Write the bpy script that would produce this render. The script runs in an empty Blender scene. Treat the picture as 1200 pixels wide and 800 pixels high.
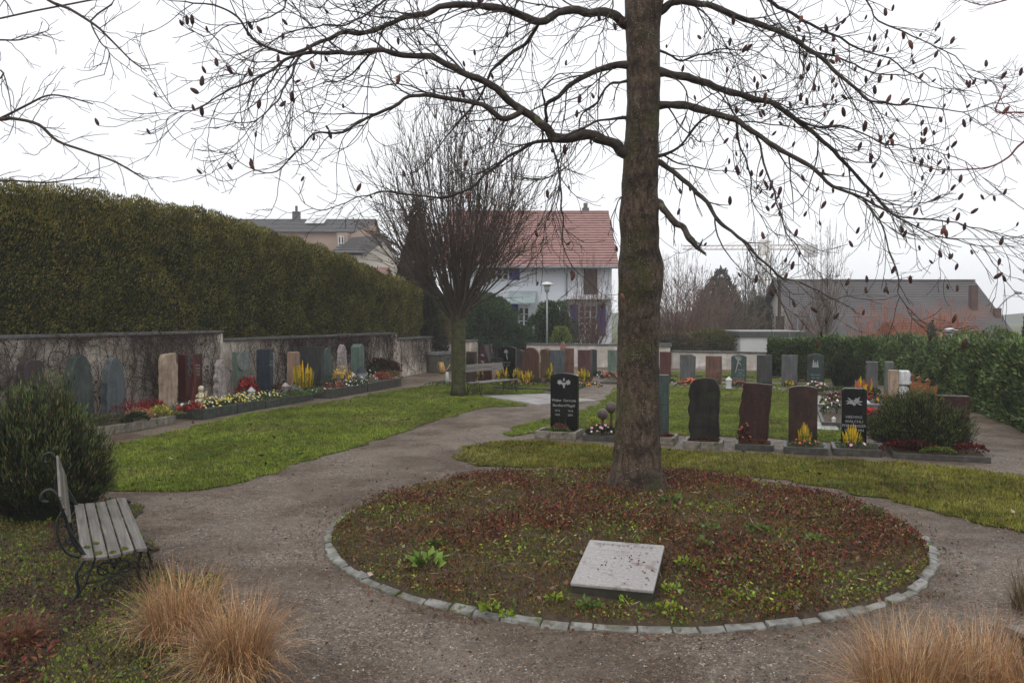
import bpy, math, random
import numpy as np
from mathutils import Vector, Matrix, noise

DEN = True
R = random.Random(11)
NR = np.random.default_rng(5)
PI = math.pi
F = 968.0; PITCH = math.atan(28 / 968.0); H0 = 2.2
C = bpy.context.scene.collection

# ---------------------------------------------------------------- camera geometry (1200x800 photo pixels -> world)
def ray(px, py):
    x = (px - 600) / F; y = (400 - py) / F
    return Vector((x, math.cos(PITCH) + y * math.sin(PITCH), -math.sin(PITCH) + y * math.cos(PITCH)))
def atY(px, py, Y):
    d = ray(px, py); t = Y / d.y
    return Vector((d.x * t, Y, H0 + d.z * t))
def gz(px, py, z=0.0):
    d = ray(px, py); t = (z - H0) / d.z
    return Vector((d.x * t, d.y * t, z))
def zat(py, Y):
    return atY(600, py, Y).z
def hx(px):
    return (px - 600) / F / math.cos(PITCH)          # X/Y of a column close to the horizon

# ---------------------------------------------------------------- tags
def tag(o, label=None, cat=None, group=None, kind=None):
    if label: o['label'] = label
    if cat: o['category'] = cat
    if group: o['group'] = group
    if kind: o['kind'] = kind
    return o
def empty(name, loc=(0, 0, 0), rz=0.0, label=None, cat=None, group=None):
    o = bpy.data.objects.new(name, None); C.objects.link(o)
    o.location = loc; o.rotation_euler = (0, 0, rz); o.empty_display_size = .1
    return tag(o, label, cat, group)

# ---------------------------------------------------------------- mesh builder
class MB:
    def __init__(s):
        s.V = []; s.L = []; s.S = []; s.Cc = []; s.M = []; s.n = 0
    def add(s, V, faces, col=(1, 1, 1), mi=0):
        V = np.asarray(V, dtype=np.float32).reshape(-1, 3)
        if isinstance(faces, np.ndarray):
            k = faces.shape[1]; nf = faces.shape[0]
            s.L.append((faces + s.n).astype(np.int32).ravel()); s.S.append(np.full(nf, k, np.int32))
        else:
            nf = len(faces)
            s.L.append(np.array([i + s.n for f in faces for i in f], np.int32)); s.S.append(np.array([len(f) for f in faces], np.int32))
        c = np.asarray(col, dtype=np.float32)
        if c.ndim == 1: c = np.tile(c[:3], (nf, 1))
        s.Cc.append(c); s.M.append(np.full(nf, mi, np.int32))
        s.V.append(V); s.n += len(V)
        return s
    def box(s, x0, x1, y0, y1, z0, z1, col=(1, 1, 1), mi=0, T=None):
        V = [(x0, y0, z0), (x1, y0, z0), (x1, y1, z0), (x0, y1, z0), (x0, y0, z1), (x1, y0, z1), (x1, y1, z1), (x0, y1, z1)]
        if T is not None: V = [tuple(T @ Vector(v)) for v in V]
        return s.add(V, [(0, 3, 2, 1), (4, 5, 6, 7), (0, 1, 5, 4), (1, 2, 6, 5), (2, 3, 7, 6), (3, 0, 4, 7)], col, mi)
    def prism(s, poly, y0, y1, col=(1, 1, 1), mi=0, T=None):
        # outline in x,z extruded along y
        n = len(poly)
        V = [(x, y0, z) for x, z in poly] + [(x, y1, z) for x, z in poly]
        if T is not None: V = [tuple(T @ Vector(v)) for v in V]
        Fc = [tuple(range(n)), tuple(range(2 * n - 1, n - 1, -1))]
        Fc += [(j, i, i + n, j + n) for i, j in ((i, (i + 1) % n) for i in range(n))]
        return s.add(V, Fc, col, mi)
    def tube(s, pts, rad, sides=6, col=(1, 1, 1), mi=0, cap=True):
        P = np.asarray([tuple(p) for p in pts], dtype=np.float64); n = len(P)
        if np.isscalar(rad): rad = [rad] * n
        rad = np.asarray(rad, dtype=np.float64)
        T = np.gradient(P, axis=0); T /= (np.linalg.norm(T, axis=1)[:, None] + 1e-9)
        ref = np.array([.31, .17, .93]) if abs(T[0] @ np.array([.31, .17, .93])) < .9 else np.array([.9, -.4, .1])
        A = np.zeros_like(P)
        a = ref
        for i in range(n):
            a = a - T[i] * (a @ T[i]); l = np.linalg.norm(a)
            if l < 1e-4: a = np.cross(T[i], [0.3, .5, .8]); l = np.linalg.norm(a)
            a = a / l; A[i] = a
        B = np.cross(T, A)
        th = np.arange(sides) * 2 * PI / sides
        V = P[:, None, :] + rad[:, None, None] * (np.cos(th)[None, :, None] * A[:, None, :] + np.sin(th)[None, :, None] * B[:, None, :])
        i = np.arange(n - 1)[:, None]; j = np.arange(sides)[None, :]; k = (j + 1) % sides
        Q = np.stack([i * sides + j, i * sides + k, (i + 1) * sides + k, (i + 1) * sides + j], -1).reshape(-1, 4)
        s.add(V.reshape(-1, 3), Q, col, mi)
        if cap and sides > 3:
            base = s.n - n * sides
            s.L.append(np.array(list(range(base, base + sides))[::-1] + list(range(s.n - sides, s.n)), np.int32))
            s.S.append(np.array([sides, sides], np.int32)); c = np.asarray(col, np.float32)
            s.Cc.append(np.tile(c[:3] if c.ndim == 1 else c[0], (2, 1))); s.M.append(np.full(2, mi, np.int32))
        return s
    def quads(s, V4, col, mi=0):
        n = len(V4)
        return s.add(V4.reshape(-1, 3), np.arange(n * V4.shape[1]).reshape(n, V4.shape[1]), col, mi)
    def build(s, name, mats, parent=None, smooth=False, link=True):
        me = bpy.data.meshes.new(name)
        V = np.concatenate(s.V); L = np.concatenate(s.L); S = np.concatenate(s.S)
        me.vertices.add(len(V)); me.vertices.foreach_set('co', V.ravel())
        me.loops.add(len(L)); me.loops.foreach_set('vertex_index', L)
        me.polygons.add(len(S)); st = np.concatenate([[0], np.cumsum(S)[:-1]]).astype(np.int32)
        me.polygons.foreach_set('loop_start', st)
        try: me.polygons.foreach_set('loop_total', S)
        except Exception: pass
        me.polygons.foreach_set('material_index', np.concatenate(s.M))
        me.polygons.foreach_set('use_smooth', np.full(len(S), smooth))
        me.update(calc_edges=True)
        a = me.attributes.new('Col', 'FLOAT_COLOR', 'FACE')
        cc = np.concatenate(s.Cc); a.data.foreach_set('color', np.concatenate([cc, np.ones((len(cc), 1), np.float32)], 1).astype(np.float32).ravel())
        if not isinstance(mats, (list, tuple)): mats = [mats]
        for m in mats: me.materials.append(m)
        o = bpy.data.objects.new(name, me)
        if link: C.objects.link(o)
        if parent: o.parent = parent
        return o

def bevel(o, w=.006, seg=2):
    m = o.modifiers.new('bevel', 'BEVEL'); m.width = w; m.segments = seg; m.limit_method = 'ANGLE'; m.angle_limit = math.radians(40)
    return o
def nz(p, s=1.0):
    return noise.noise(Vector((p[0] * s, p[1] * s, p[2] * s)))
def smooth(pts, per=4):
    pts = [Vector(p) for p in pts]
    if len(pts) < 3: return pts
    P = [pts[0] * 2 - pts[1]] + pts + [pts[-1] * 2 - pts[-2]]
    out = []
    for i in range(1, len(P) - 2):
        for k in range(per):
            t = k / per; a, b, c, d = P[i - 1], P[i], P[i + 1], P[i + 2]
            out.append(.5 * ((2 * b) + (c - a) * t + (2 * a - 5 * b + 4 * c - d) * t * t + (3 * b - a - 3 * c + d) * t ** 3))
    out.append(pts[-1]); return out
def inpoly(X, Y, poly):
    ins = np.zeros(len(X), bool); n = len(poly)
    for i in range(n):
        x1, y1 = poly[i][0], poly[i][1]; x2, y2 = poly[(i + 1) % n][0], poly[(i + 1) % n][1]
        c = ((y1 > Y) != (y2 > Y)) & (X < (x2 - x1) * (Y - y1) / (y2 - y1 + 1e-12) + x1)
        ins ^= c
    return ins
def unit(a):
    return a / (np.linalg.norm(a, axis=-1, keepdims=True) + 1e-9)
def pickcols(cols, n, jit=.25):
    w = np.array([c[3] if len(c) > 3 else 1 for c in cols], float); w /= w.sum()
    A = np.array([c[:3] for c in cols])[NR.choice(len(cols), n, p=w)]
    return A * (1 + (NR.random((n, 1)) - .5) * 2 * jit) * (1 + (NR.random((n, 3)) - .5) * .16)
def kites(P, D, size, asp=.5, col=None, tilt=.6, nrm=None, bend=0.0):
    """leaf-shaped quads: base at P, growing along D, random roll; size scalar or array"""
    n = len(P); D = unit(D + (NR.random((n, 3)) - .5) * 2 * tilt)
    ref = NR.normal(size=(n, 3)) if nrm is None else nrm + NR.normal(size=(n, 3)) * .5
    S = unit(np.cross(D, ref)); size = np.broadcast_to(np.asarray(size, float), (n,))[:, None]
    mid = P + D * size * .45
    N = np.cross(D, S)
    return np.stack([P, mid + S * size * asp * .5 + N * size * bend, P + D * size, mid - S * size * asp * .5 + N * size * bend], 1).astype(np.float32)

# ---------------------------------------------------------------- materials
def newmat(name):
    m = bpy.data.materials.new(name); m.use_nodes = True
    nt = m.node_tree; b = nt.nodes['Principled BSDF']
    return m, nt, b
def N(nt, t, **kw):
    n = nt.nodes.new(t)
    for k, v in kw.items():
        if k in n.inputs: n.inputs[k].default_value = v
        else: setattr(n, k, v)
    return n
def ramp(nt, fac, stops):
    r = nt.nodes.new('ShaderNodeValToRGB'); e = r.color_ramp.elements
    while len(e) > len(stops): e.remove(e[-1])
    while len(e) < len(stops): e.new(.5)
    for x, (p, c) in zip(e, stops): x.position = p; x.color = (*c[:3], 1)
    nt.links.new(fac, r.inputs[0]); return r.outputs[0]
def mix(nt, fac, a, b, mode='MIX'):
    m = nt.nodes.new('ShaderNodeMix'); m.data_type = 'RGBA'; m.blend_type = mode
    for s, v in ((0, fac), (6, a), (7, b)):
        if hasattr(v, 'is_output'): nt.links.new(v, m.inputs[s])
        elif s == 0: m.inputs[0].default_value = v
        else: m.inputs[s].default_value = (*v[:3], 1)
    return m.outputs[2]
def coord(nt, kind='Object', scale=None):
    t = nt.nodes.new('ShaderNodeTexCoord'); o = t.outputs[kind]
    if scale is not None:
        mp = nt.nodes.new('ShaderNodeMapping'); mp.inputs['Scale'].default_value = scale; nt.links.new(o, mp.inputs[0]); o = mp.outputs[0]
    return o
def noi(nt, co, scale, detail=6, rough=.6, dist=0):
    n = nt.nodes.new('ShaderNodeTexNoise'); n.inputs['Scale'].default_value = scale; n.inputs['Detail'].default_value = detail
    n.inputs['Roughness'].default_value = rough; n.inputs['Distortion'].default_value = dist; nt.links.new(co, n.inputs['Vector']); return n.outputs[0]
def bump(nt, b, h, strength=.4, dist=.01):
    n = nt.nodes.new('ShaderNodeBump'); n.inputs['Strength'].default_value = strength; n.inputs['Distance'].default_value = dist
    nt.links.new(h, n.inputs['Height']); nt.links.new(n.outputs[0], b.inputs['Normal'])
def M(name, c1, c2=None, scale=6, rough=.6, bmp=0.0, bscale=40, attr=False, met=0, spec=.22, lo=.35, hi=.65, bdist=.01, coat=0, extra=None, streak=0):
    m, nt, b = newmat(name); co = coord(nt)
    c2 = c2 or tuple(x * .7 for x in c1)
    col = ramp(nt, noi(nt, co, scale), [(lo, c2), (hi, c1)])
    if extra:   # (colour, scale, threshold)
        for ec, es, et in extra:
            f = ramp(nt, noi(nt, co, es, 8, .65), [(et, (0, 0, 0)), (et + .08, (1, 1, 1))])
            col = mix(nt, f, col, ec)
    if streak:
        s = ramp(nt, noi(nt, coord(nt, 'Object', (7, 7, 1.1)), 1.6, 8, .65), [(.35, (1 - streak,) * 3), (.65, (1 + streak,) * 3)]); col = mix(nt, 1.0, col, s, 'MULTIPLY')
    if attr:
        a = nt.nodes.new('ShaderNodeAttribute'); a.attribute_name = 'Col'
        col = mix(nt, 1.0, a.outputs['Color'], col, 'MULTIPLY')
    nt.links.new(col, b.inputs['Base Color'])
    b.inputs['Roughness'].default_value = rough; b.inputs['Metallic'].default_value = met
    b.inputs['Specular IOR Level'].default_value = spec; b.inputs['Coat Weight'].default_value = coat
    if bmp: bump(nt, b, noi(nt, co, bscale, 8, .6), bmp, bdist)
    return m
LEAF = M('leaf', (1.1, 1.1, 1.1), (.75, .75, .75), 3, .6, attr=True, spec=.12)
LEAFG = M('leaf_glossy', (1.1, 1.1, 1.1), (.75, .75, .75), 3, .42, attr=True, spec=.4)
GRASSM = M('grass_blade', (1.1, 1.1, 1.1), (.8, .8, .8), 1, .7, attr=True, spec=.1)
ATTR = M('painted', (1, 1, 1), (.85, .85, .85), 8, .6, attr=True)
PEB = M('pebble', (1, 1, 1), (.7, .7, .7), 60, .45, attr=True)
WOODTWIG = M('twig', (.055, .042, .035), (.03, .022, .018), 8, .6, attr=False)
def bark_material():
    m, nt, b = newmat('bark'); co = coord(nt)
    st = coord(nt, 'Object', (7, 7, 3.2))
    n1 = noi(nt, st, 2.4, 10, .72, .5); n2 = noi(nt, co, 38, 8, .75)
    col = ramp(nt, n1, [(.34, (.018, .012, .008)), (.47, (.062, .042, .028)), (.58, (.112, .08, .054)), (.7, (.17, .13, .095))])
    d = ramp(nt, n2, [(.34, (.45, .45, .45)), (.5, (1, 1, 1)), (.68, (1.6, 1.55, 1.5))]); col = mix(nt, 1.0, col, d, 'MULTIPLY')
    f = ramp(nt, noi(nt, co, 1.9, 9, .68), [(.5, (0, 0, 0)), (.6, (.8, .8, .8))])
    col = mix(nt, f, col, mix(nt, 1.0, d, (.05, .052, .015), 'MULTIPLY'))
    k = ramp(nt, noi(nt, coord(nt, 'Object', (1.2, 1.2, 3)), 1.5, 7, .6), [(.36, (.45, .42, .4)), (.55, (1.1, 1.1, 1.1))]); col = mix(nt, 1.0, col, k, 'MULTIPLY')
    v = nt.nodes.new('ShaderNodeTexVoronoi'); v.inputs['Scale'].default_value = 1; nt.links.new(coord(nt, 'Object', (34, 34, 55)), v.inputs['Vector'])
    sp = ramp(nt, v.outputs['Distance'], [(.14, (1, 1, 1)), (.24, (0, 0, 0))])
    sn = ramp(nt, noi(nt, co, 9, 4), [(.48, (0, 0, 0)), (.6, (1, 1, 1))])
    sp = mix(nt, 1.0, sp, sn, 'MULTIPLY'); col = mix(nt, sp, col, (.36, .34, .3))
    nt.links.new(col, b.inputs['Base Color']); b.inputs['Roughness'].default_value = .6; b.inputs['Specular IOR Level'].default_value = .2
    bump(nt, b, mix(nt, .5, n1, n2), 1.0, .05)
    return m
BARK = bark_material()
LIMB = M('limb_bark', (.06, .045, .036), (.02, .014, .012), 9, .6, .5, 60, extra=[((.13, .13, .06), 6, .58)])

def gravel_material():
    m, nt, b = newmat('gravel'); co = coord(nt)
    v = nt.nodes.new('ShaderNodeTexVoronoi'); v.inputs['Scale'].default_value = 70; nt.links.new(co, v.inputs['Vector'])
    sep = nt.nodes.new('ShaderNodeSeparateColor'); nt.links.new(v.outputs['Color'], sep.inputs[0])
    peb = ramp(nt, sep.outputs[0], [(0, (.03, .024, .02)), (.45, (.115, .094, .08)), (.85, (.21, .178, .155)), (.97, (.5, .46, .42))])
    fine = ramp(nt, noi(nt, co, 160, 4), [(.3, (.04, .032, .026)), (.7, (.23, .195, .168))])
    col = mix(nt, .4, peb, fine)
    md = ramp(nt, noi(nt, co, 16, 8, .8), [(.34, (.42, .4, .38)), (.5, (.95, .95, .95)), (.66, (1.6, 1.6, 1.6))]); col = mix(nt, 1.0, col, md, 'MULTIPLY')
    big = noi(nt, co, .55, 7, .62)
    mud = ramp(nt, big, [(.43, (0, 0, 0)), (.53, (1, 1, 1))])
    col = mix(nt, mud, col, mix(nt, 1.0, mix(nt, .3, col, (.07, .05, .035)), (.68, .6, .5), 'MULTIPLY'))
    wear = ramp(nt, noi(nt, co, 1.3, 6, .55), [(.45, (0, 0, 0)), (.7, (.6, .6, .6))])
    col = mix(nt, wear, col, (.19, .163, .143))
    gm = ramp(nt, noi(nt, co, 1.9, 8, .7), [(.62, (0, 0, 0)), (.74, (.4, .4, .4))])
    col = mix(nt, gm, col, (.09, .08, .028)); col = mix(nt, 1.0, col, (1.0, .91, .78), 'MULTIPLY')
    nt.links.new(col, b.inputs['Base Color'])
    rr = ramp(nt, noi(nt, co, 3, 5), [(.35, (.38,) * 3), (.6, (.65,) * 3)])
    nt.links.new(rr, b.inputs['Roughness']); b.inputs['Specular IOR Level'].default_value = .3
    h = mix(nt, .5, v.outputs['Distance'], noi(nt, co, 22, 8, .7))
    bump(nt, b, h, .9, .02)
    return m
GRAVEL = gravel_material()
def lawn_material():
    m, nt, b = newmat('lawn'); co = coord(nt)
    n = noi(nt, co, 1.1, 7, .65)
    col = ramp(nt, n, [(.3, (.075, .055, .025)), (.42, (.075, .095, .018)), (.55, (.11, .14, .022)), (.68, (.17, .15, .04))])
    m2 = ramp(nt, noi(nt, co, 6, 7, .7), [(.36, (.62, .62, .55)), (.64, (1.3, 1.25, 1.2))]); col = mix(nt, 1.0, col, m2, 'MULTIPLY')
    f = noi(nt, co, 60, 6, .75)
    d = ramp(nt, f, [(.35, (.45, .45, .45)), (.65, (1.25, 1.25, 1.25))])
    col = mix(nt, 1.0, col, d, 'MULTIPLY')
    nt.links.new(col, b.inputs['Base Color']); b.inputs['Roughness'].default_value = .8; b.inputs['Specular IOR Level'].default_value = .05
    bump(nt, b, f, .8, .03); return m
LAWN = lawn_material()
SOIL = M('soil', (.085, .058, .036), (.035, .025, .017), 14, .8, .8, 50, extra=[((.05, .05, .015), 3, .52), ((.07, .028, .018), 7, .6)])
FAR = M('far_ground', (.09, .1, .035), (.06, .07, .025), .2, .9)
# ================================================================ THE GROUND
u = Vector((.312, .950, 0)).normalized()      # the direction the left wall runs away from us
v = Vector((.950, -.312, 0)).normalized()     # the direction the grave rows run to the right
ANG_ROW = math.atan2(v.y, v.x); ANG_WALL = math.atan2(u.y, u.x)

b = MB(); b.add([(-400, -60, 0), (400, -60, 0), (400, 700, 0), (-400, 700, 0)], [(0, 1, 2, 3)])
tag(b.build('ground', GRAVEL), kind='structure')
def wobble(poly, amp=.05, seg=.12):
    out = []; n = len(poly)
    for i in range(n):
        a, c = Vector(poly[i]), Vector(poly[(i + 1) % n]); k = max(1, min(60, int((c - a).length / seg)))
        for j in range(k):
            p = a.lerp(c, j / k); q = Vector((p.x + amp * 1.6 * nz((p.x * 2.1, p.y * 2.1, 3)) + amp * nz((p.x * 7, p.y * 7, 9)), p.y + amp * 2 * nz((p.x * 2.3, p.y * 2.3, 7)), p.z)); out.append(q)
    return out
def sheet(name, poly, z, mat, amp=.11):
    P = wobble([Vector((p[0], p[1], z)) for p in poly], amp)
    b = MB(); b.add([tuple(p) for p in P], [tuple(range(len(P)))]); o = b.build(name, mat)
    tag(o, kind='structure'); return [(p.x, p.y) for p in P]
def G(pts, z=0): return [tuple(gz(x, y, z)) for x, y in pts]
POLY = {}
pl = G([(60, 530), (120, 527), (200, 506), (300, 484), (400, 469), (440, 461), (470, 457), (506, 451), (532, 450), (580, 448), (640, 450), (642, 456), (636, 462), (560, 462), (566, 465), (622, 475), (564, 478), (540, 484), (512, 492), (486, 502), (430, 519), (370, 537), (330, 550), (290, 564), (245, 574), (180, 577), (120, 574), (60, 574)])
POLY['left'] = sheet('lawn', pl, .012, LAWN)
pr = G([(588, 509), (606, 500), (640, 491), (668, 485), (700, 474), (716, 462), (724, 452), (740, 450), (955, 450), (962, 463), (985, 503), (1010, 520), (900, 514), (800, 509), (700, 505), (640, 506), (600, 512)])
POLY['mid'] = sheet('lawn', pr, .012, LAWN)
pf = G([(530, 538), (550, 524), (580, 518), (620, 517), (700, 521), (778, 527), (870, 532), (960, 537), (1100, 546), (1200, 557), (1300, 566), (1300, 645), (1200, 624), (1110, 605), (1050, 586), (960, 570), (900, 561), (850, 554), (700, 549), (620, 548), (560, 546)])
POLY['front'] = sheet('lawn', pf, .012, LAWN)
pb = G([(722, 446), (722, 434), (790, 435), (890, 436), (1000, 440), (1040, 446), (960, 448), (850, 447)])
POLY['back'] = sheet('lawn', pb, .012, LAWN, .02)
pm = [(-9, 4.2), (-1.6, 4.2), (-1.75, 5.3), (-2.1, 6.1), (-2.45, 6.9), (-2.9, 7.1), (-3.25, 7.5), (-4.0, 8.6), (-4.35, 9.6), (-5.2, 10.0), (-9, 10.4)]
POLY['moss'] = sheet('mossy_bed_ground', pm, .016, SOIL)
# land behind the walls
P = [(-120, 39), (-6, 39), (0, 38.2), (12, 36.5), (22, 30), (60, 26), (260, 26), (260, 420), (-260, 420), (-260, 39)]
b = MB(); b.add([(x, y, .02) for x, y in P], [tuple(range(len(P)))]); tag(b.build('meadow', FAR), kind='structure')
# gentle far hills that the haze nearly swallows
b = MB(); n = 60; V = []
for i in range(n):
    x = -330 + 660 * i / (n - 1); V += [(x, 300, -1), (x, 330, 5 + 5 * nz((x * .012, 1, 1)) + 2 * nz((x * .05, 3, 1))), (x, 380, 0)]
Fc = []
for i in range(n - 1):
    for k in range(2): Fc.append((i * 3 + k, (i + 1) * 3 + k, (i + 1) * 3 + k + 1, i * 3 + k + 1))
b.add(V, Fc); tag(b.build('hills', M('hill', (.05, .06, .04), (.035, .045, .03), .02, .9)), kind='structure')

# slab paths
SLAB = M('slab', (.42, .4, .39), (.27, .26, .25), 3, .3, .2, 60, extra=[((.2, .2, .17), 5, .62)])
def slab_path(pts, wn, ln, z=.03):
    # pts = 4 ground corners a,b (near edge) c,d (far edge)
    a, b_, c, d = [Vector((p[0], p[1], 0)) for p in pts]; mb = MB()
    for i in range(ln):
        for j in range(wn):
            def q(s, t): return a.lerp(d, t).lerp(b_.lerp(c, t), s)
            g = .012
            s0, s1 = j / wn, (j + 1) / wn; t0, t1 = i / ln, (i + 1) / ln
            ss = (s1 - s0) * .03; tt = (t1 - t0) * .03
            q4 = [q(s0 + ss, t0 + tt), q(s1 - ss, t0 + tt), q(s1 - ss, t1 - tt), q(s0 + ss, t1 - tt)]
            zz = z + R.uniform(-.004, .004)
            V = [(p.x, p.y, 0) for p in q4] + [(p.x, p.y, zz + R.uniform(-.003, .003)) for p in q4]
            mb.add(V, [(4, 5, 6, 7), (0, 1, 5, 4), (1, 2, 6, 5), (2, 3, 7, 6), (3, 0, 4, 7)], (1, 1, 1))
    tag(mb.build('paving_path', SLAB), kind='structure')
n0 = gz(983, 503); f0 = gz(963, 466)
slab_path([n0 - v * .62 - u * .3, n0 - u * .3, f0 + u * .4, f0 + u * .4 - v * .62], 1, 12)
slab_path([gz(566, 464.5), gz(628, 475), gz(700, 470), gz(640, 462)], 6, 2)

# grass
GR = [(0.1295, 0.191, 0.02046, 5), (0.1841, 0.2455, 0.02728, 4), (0.2455, 0.2524, 0.04092, 2), (0.07502, 0.1159, 0.01637, 2), (0.2592, 0.2046, 0.08184, .8)]
GY = [(0.1494, 0.1609, 0.02012, 4), (0.2069, 0.1954, 0.02874, 4), (0.2414, 0.2069, 0.04598, 3), (0.08046, 0.09775, 0.01379, 2), (0.2299, 0.1609, 0.05747, 1)]
def blades(poly, n, h, w, cols=GR, z=.01, yellow=None, ybias=1.6):
    xs = [p[0] for p in poly]; ys = [p[1] for p in poly]
    X = NR.uniform(min(xs), max(xs), n * 3); y0, y1 = min(ys), max(ys)
    Y = y0 + (y1 - y0) * NR.random(n * 3) ** ybias
    k = inpoly(X, Y, poly); X = X[k][:n]; Y = Y[k][:n]; m = len(X)
    X = X + NR.normal(size=m) * .045; Y = Y + NR.normal(size=m) * .045
    kk = (np.array([noise.noise(Vector((x * 1.5, y * 1.5, 21))) + .4 * noise.noise(Vector((x * 6, y * 6, 21))) for x, y in zip(X, Y)]) > -.3) | (NR.random(m) < .25); X = X[kk]; Y = Y[kk]; m = len(X)
    P = np.stack([X, Y, np.full(m, z)], 1)
    hh = h * (.5 + NR.random(m) * .8); a = NR.random(m) * 2 * PI
    D = np.stack([np.cos(a), np.sin(a), np.zeros(m)], 1); S = np.stack([-np.sin(a), np.cos(a), np.zeros(m)], 1)
    tip = P + D * (hh * (.2 + .7 * NR.random(m)))[:, None] + np.array([0, 0, 1]) * hh[:, None]
    c = pickcols(cols, m, .25)
    nn = np.array([noise.noise(Vector((x * .9, y * .9, 2))) for x, y in zip(X, Y)])
    n2 = np.array([noise.noise(Vector((x * 5, y * 5, 12))) for x, y in zip(X, Y)]); c *= (1 + .6 * nn + .55 * n2)[:, None]
    yy = np.clip(np.array([noise.noise(Vector((x * .5, y * .5, 8))) for x, y in zip(X, Y)]) * 2, 0, 1)[:, None]
    c = c * (1 - yy * .5) + c.mean(1, keepdims=True) * np.array([1.35, 1.2, .45]) * yy * .5
    ww = (w * (1 + Y / 14.0))[:, None]
    return np.stack([P - S * ww / 2, P + S * ww / 2, tip], 1), c
for nm, n, h, lab in (('left', 120000, .035, 0), ('front', 90000, .04, 0), ('mid', 60000, .035, 0), ('back', 12000, .035, 0)):
    b = MB(); T, c = blades(POLY[nm], n, h, .006, GY if nm == 'front' else GR)
    b.add(T.reshape(-1, 3), np.arange(len(T) * 3).reshape(-1, 3), c)
    where = {'left': 'grass of the lawn beside the creeper wall', 'front': 'grass strip in front of the front grave row', 'mid': 'grass between the two grave rows', 'back': 'grass behind the rear grave row'}[nm]
    tag(b.build('grass', GRASSM), where, 'grass', kind='stuff')

# pebbles on the gravel
def pebbles(n):
    Y = 4.3 + 12 * NR.random(n) ** 2.2; X = (NR.random(n) - .5) * 1.35 * Y
    r = np.hypot(X - 1.117, Y - 8.72); k = (r > 3.12)
    for nm in ('left', 'front', 'mid', 'moss'): k &= ~inpoly(X, Y, POLY[nm])
    X = X[k]; Y = Y[k]; m = len(X); s = .003 + .008 * NR.random(m) ** 3
    base = np.array([(1, 0, 0), (-.3, .9, 0), (-.8, -.4, 0), (.2, -1, 0), (.1, 0, .9)])
    a = NR.random(m) * 6.28; ca, sa = np.cos(a), np.sin(a)
    V = np.zeros((m, 5, 3))
    for i, q in enumerate(base):
        j = 1 + (NR.random(m) - .5) * .5
        V[:, i, 0] = X + s * j * (q[0] * ca - q[1] * sa * .7); V[:, i, 1] = Y + s * j * (q[0] * sa + q[1] * ca * .7); V[:, i, 2] = s * q[2] * .9 + .001
    Fb = np.array([(0, 1, 4), (1, 2, 4), (2, 3, 4), (3, 0, 4)])
    Fc = (np.arange(m)[:, None, None] * 5 + Fb[None]).reshape(-1, 3)
    c = pickcols([(.13, .11, .095, 5), (.24, .21, .185, 3), (.06, .05, .042, 3), (.5, .47, .44, .7), (.16, .08, .055, .8)], m, .25)
    b = MB(); b.add(V.reshape(-1, 3), Fc, np.repeat(c, 4, 0)); return b.build('loose_gravel', PEB)
tag(pebbles(110000), 'loose wet stones lying on the gravel paths', 'gravel', kind='stuff')

# ================================================================ THE ROUND BED
BC = Vector((1.117, 8.72, 0)); BR = 3.0
def bedz(x, y):
    r = math.hypot(x - BC.x, y - BC.y) / BR
    return .035 + .12 * max(0, 1 - r ** 3) + .05 * nz((x * 1.6, y * 1.6, 4)) * max(0, 1 - r ** 6) + .02 * nz((x * 7, y * 7, 4)) * max(0, 1 - r ** 6)
b = MB(); nr, na = 44, 140; V = [(BC.x, BC.y, bedz(BC.x, BC.y))]
for i in range(1, nr + 1):
    for j in range(na):
        r = (BR - .03) * i / nr; a = 2 * PI * j / na; x = BC.x + r * math.cos(a); y = BC.y + r * math.sin(a); V.append((x, y, max(.04, bedz(x, y)) if i < nr else -.01))
Fc = [(0, 1 + j, 1 + (j + 1) % na) for j in range(na)]
for i in range(nr - 1):
    for j in range(na): p = 1 + i * na + j; q = 1 + i * na + (j + 1) % na; Fc.append((p, p + na, q + na, q))
b.add(V, Fc); tag(b.build('bed_soil', SOIL, smooth=True), kind='structure')

def bedscatter(n, size, cols, asp=.6, up=.35, zoff=.0, mask=None, zspread=.03, tilt=.7, jit=.3):
    a = NR.random(n) * 2 * PI; r = (BR - .035) * np.sqrt(NR.random(n)); X = BC.x + r * np.cos(a); Y = BC.y + r * np.sin(a)
    if mask is not None:
        k = np.array([mask(x, y) for x, y in zip(X, Y)]) > NR.random(n); X = X[k]; Y = Y[k]
    # nothing grows on the plaque
    k = ~inpoly(X, Y, PLQ); X = X[k]; Y = Y[k]; m = len(X)
    Z = np.array([max(.034, bedz(x, y)) for x, y in zip(X, Y)]) + zoff + NR.random(m) * zspread
    D = NR.normal(size=(m, 3)); D[:, 2] = np.abs(D[:, 2]) * .6 + up
    s = size * (.5 + NR.random(m))
    return kites(np.stack([X, Y, Z], 1), D, s, asp, tilt=tilt, bend=.1), pickcols(cols, m, jit)
pq = [gz(666, 684, .2), gz(768, 693, .2), gz(773, 637, .3), gz(682, 631, .3)]
PLQ = [(p.x, p.y) for p in pq]
def redmask(x, y):   # the back and the right of the bed are redder
    return min(1, max(.06, .17 + .14 * (y - 8.2) + .16 * (x - 1.0) + 2.0 * nz((x * .8, y * .8, 1)) + 1.0 * nz((x * 3, y * 3, 1))))
def greenmask(x, y):
    return min(1, max(.0, .3 - .13 * (y - 8) + 2.4 * nz((x * 1.3, y * 1.3, 14)) + .35 * math.exp(-((x - 1.9) ** 2 + (y - 6.7) ** 2) * 1.5)))
b = MB()
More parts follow.
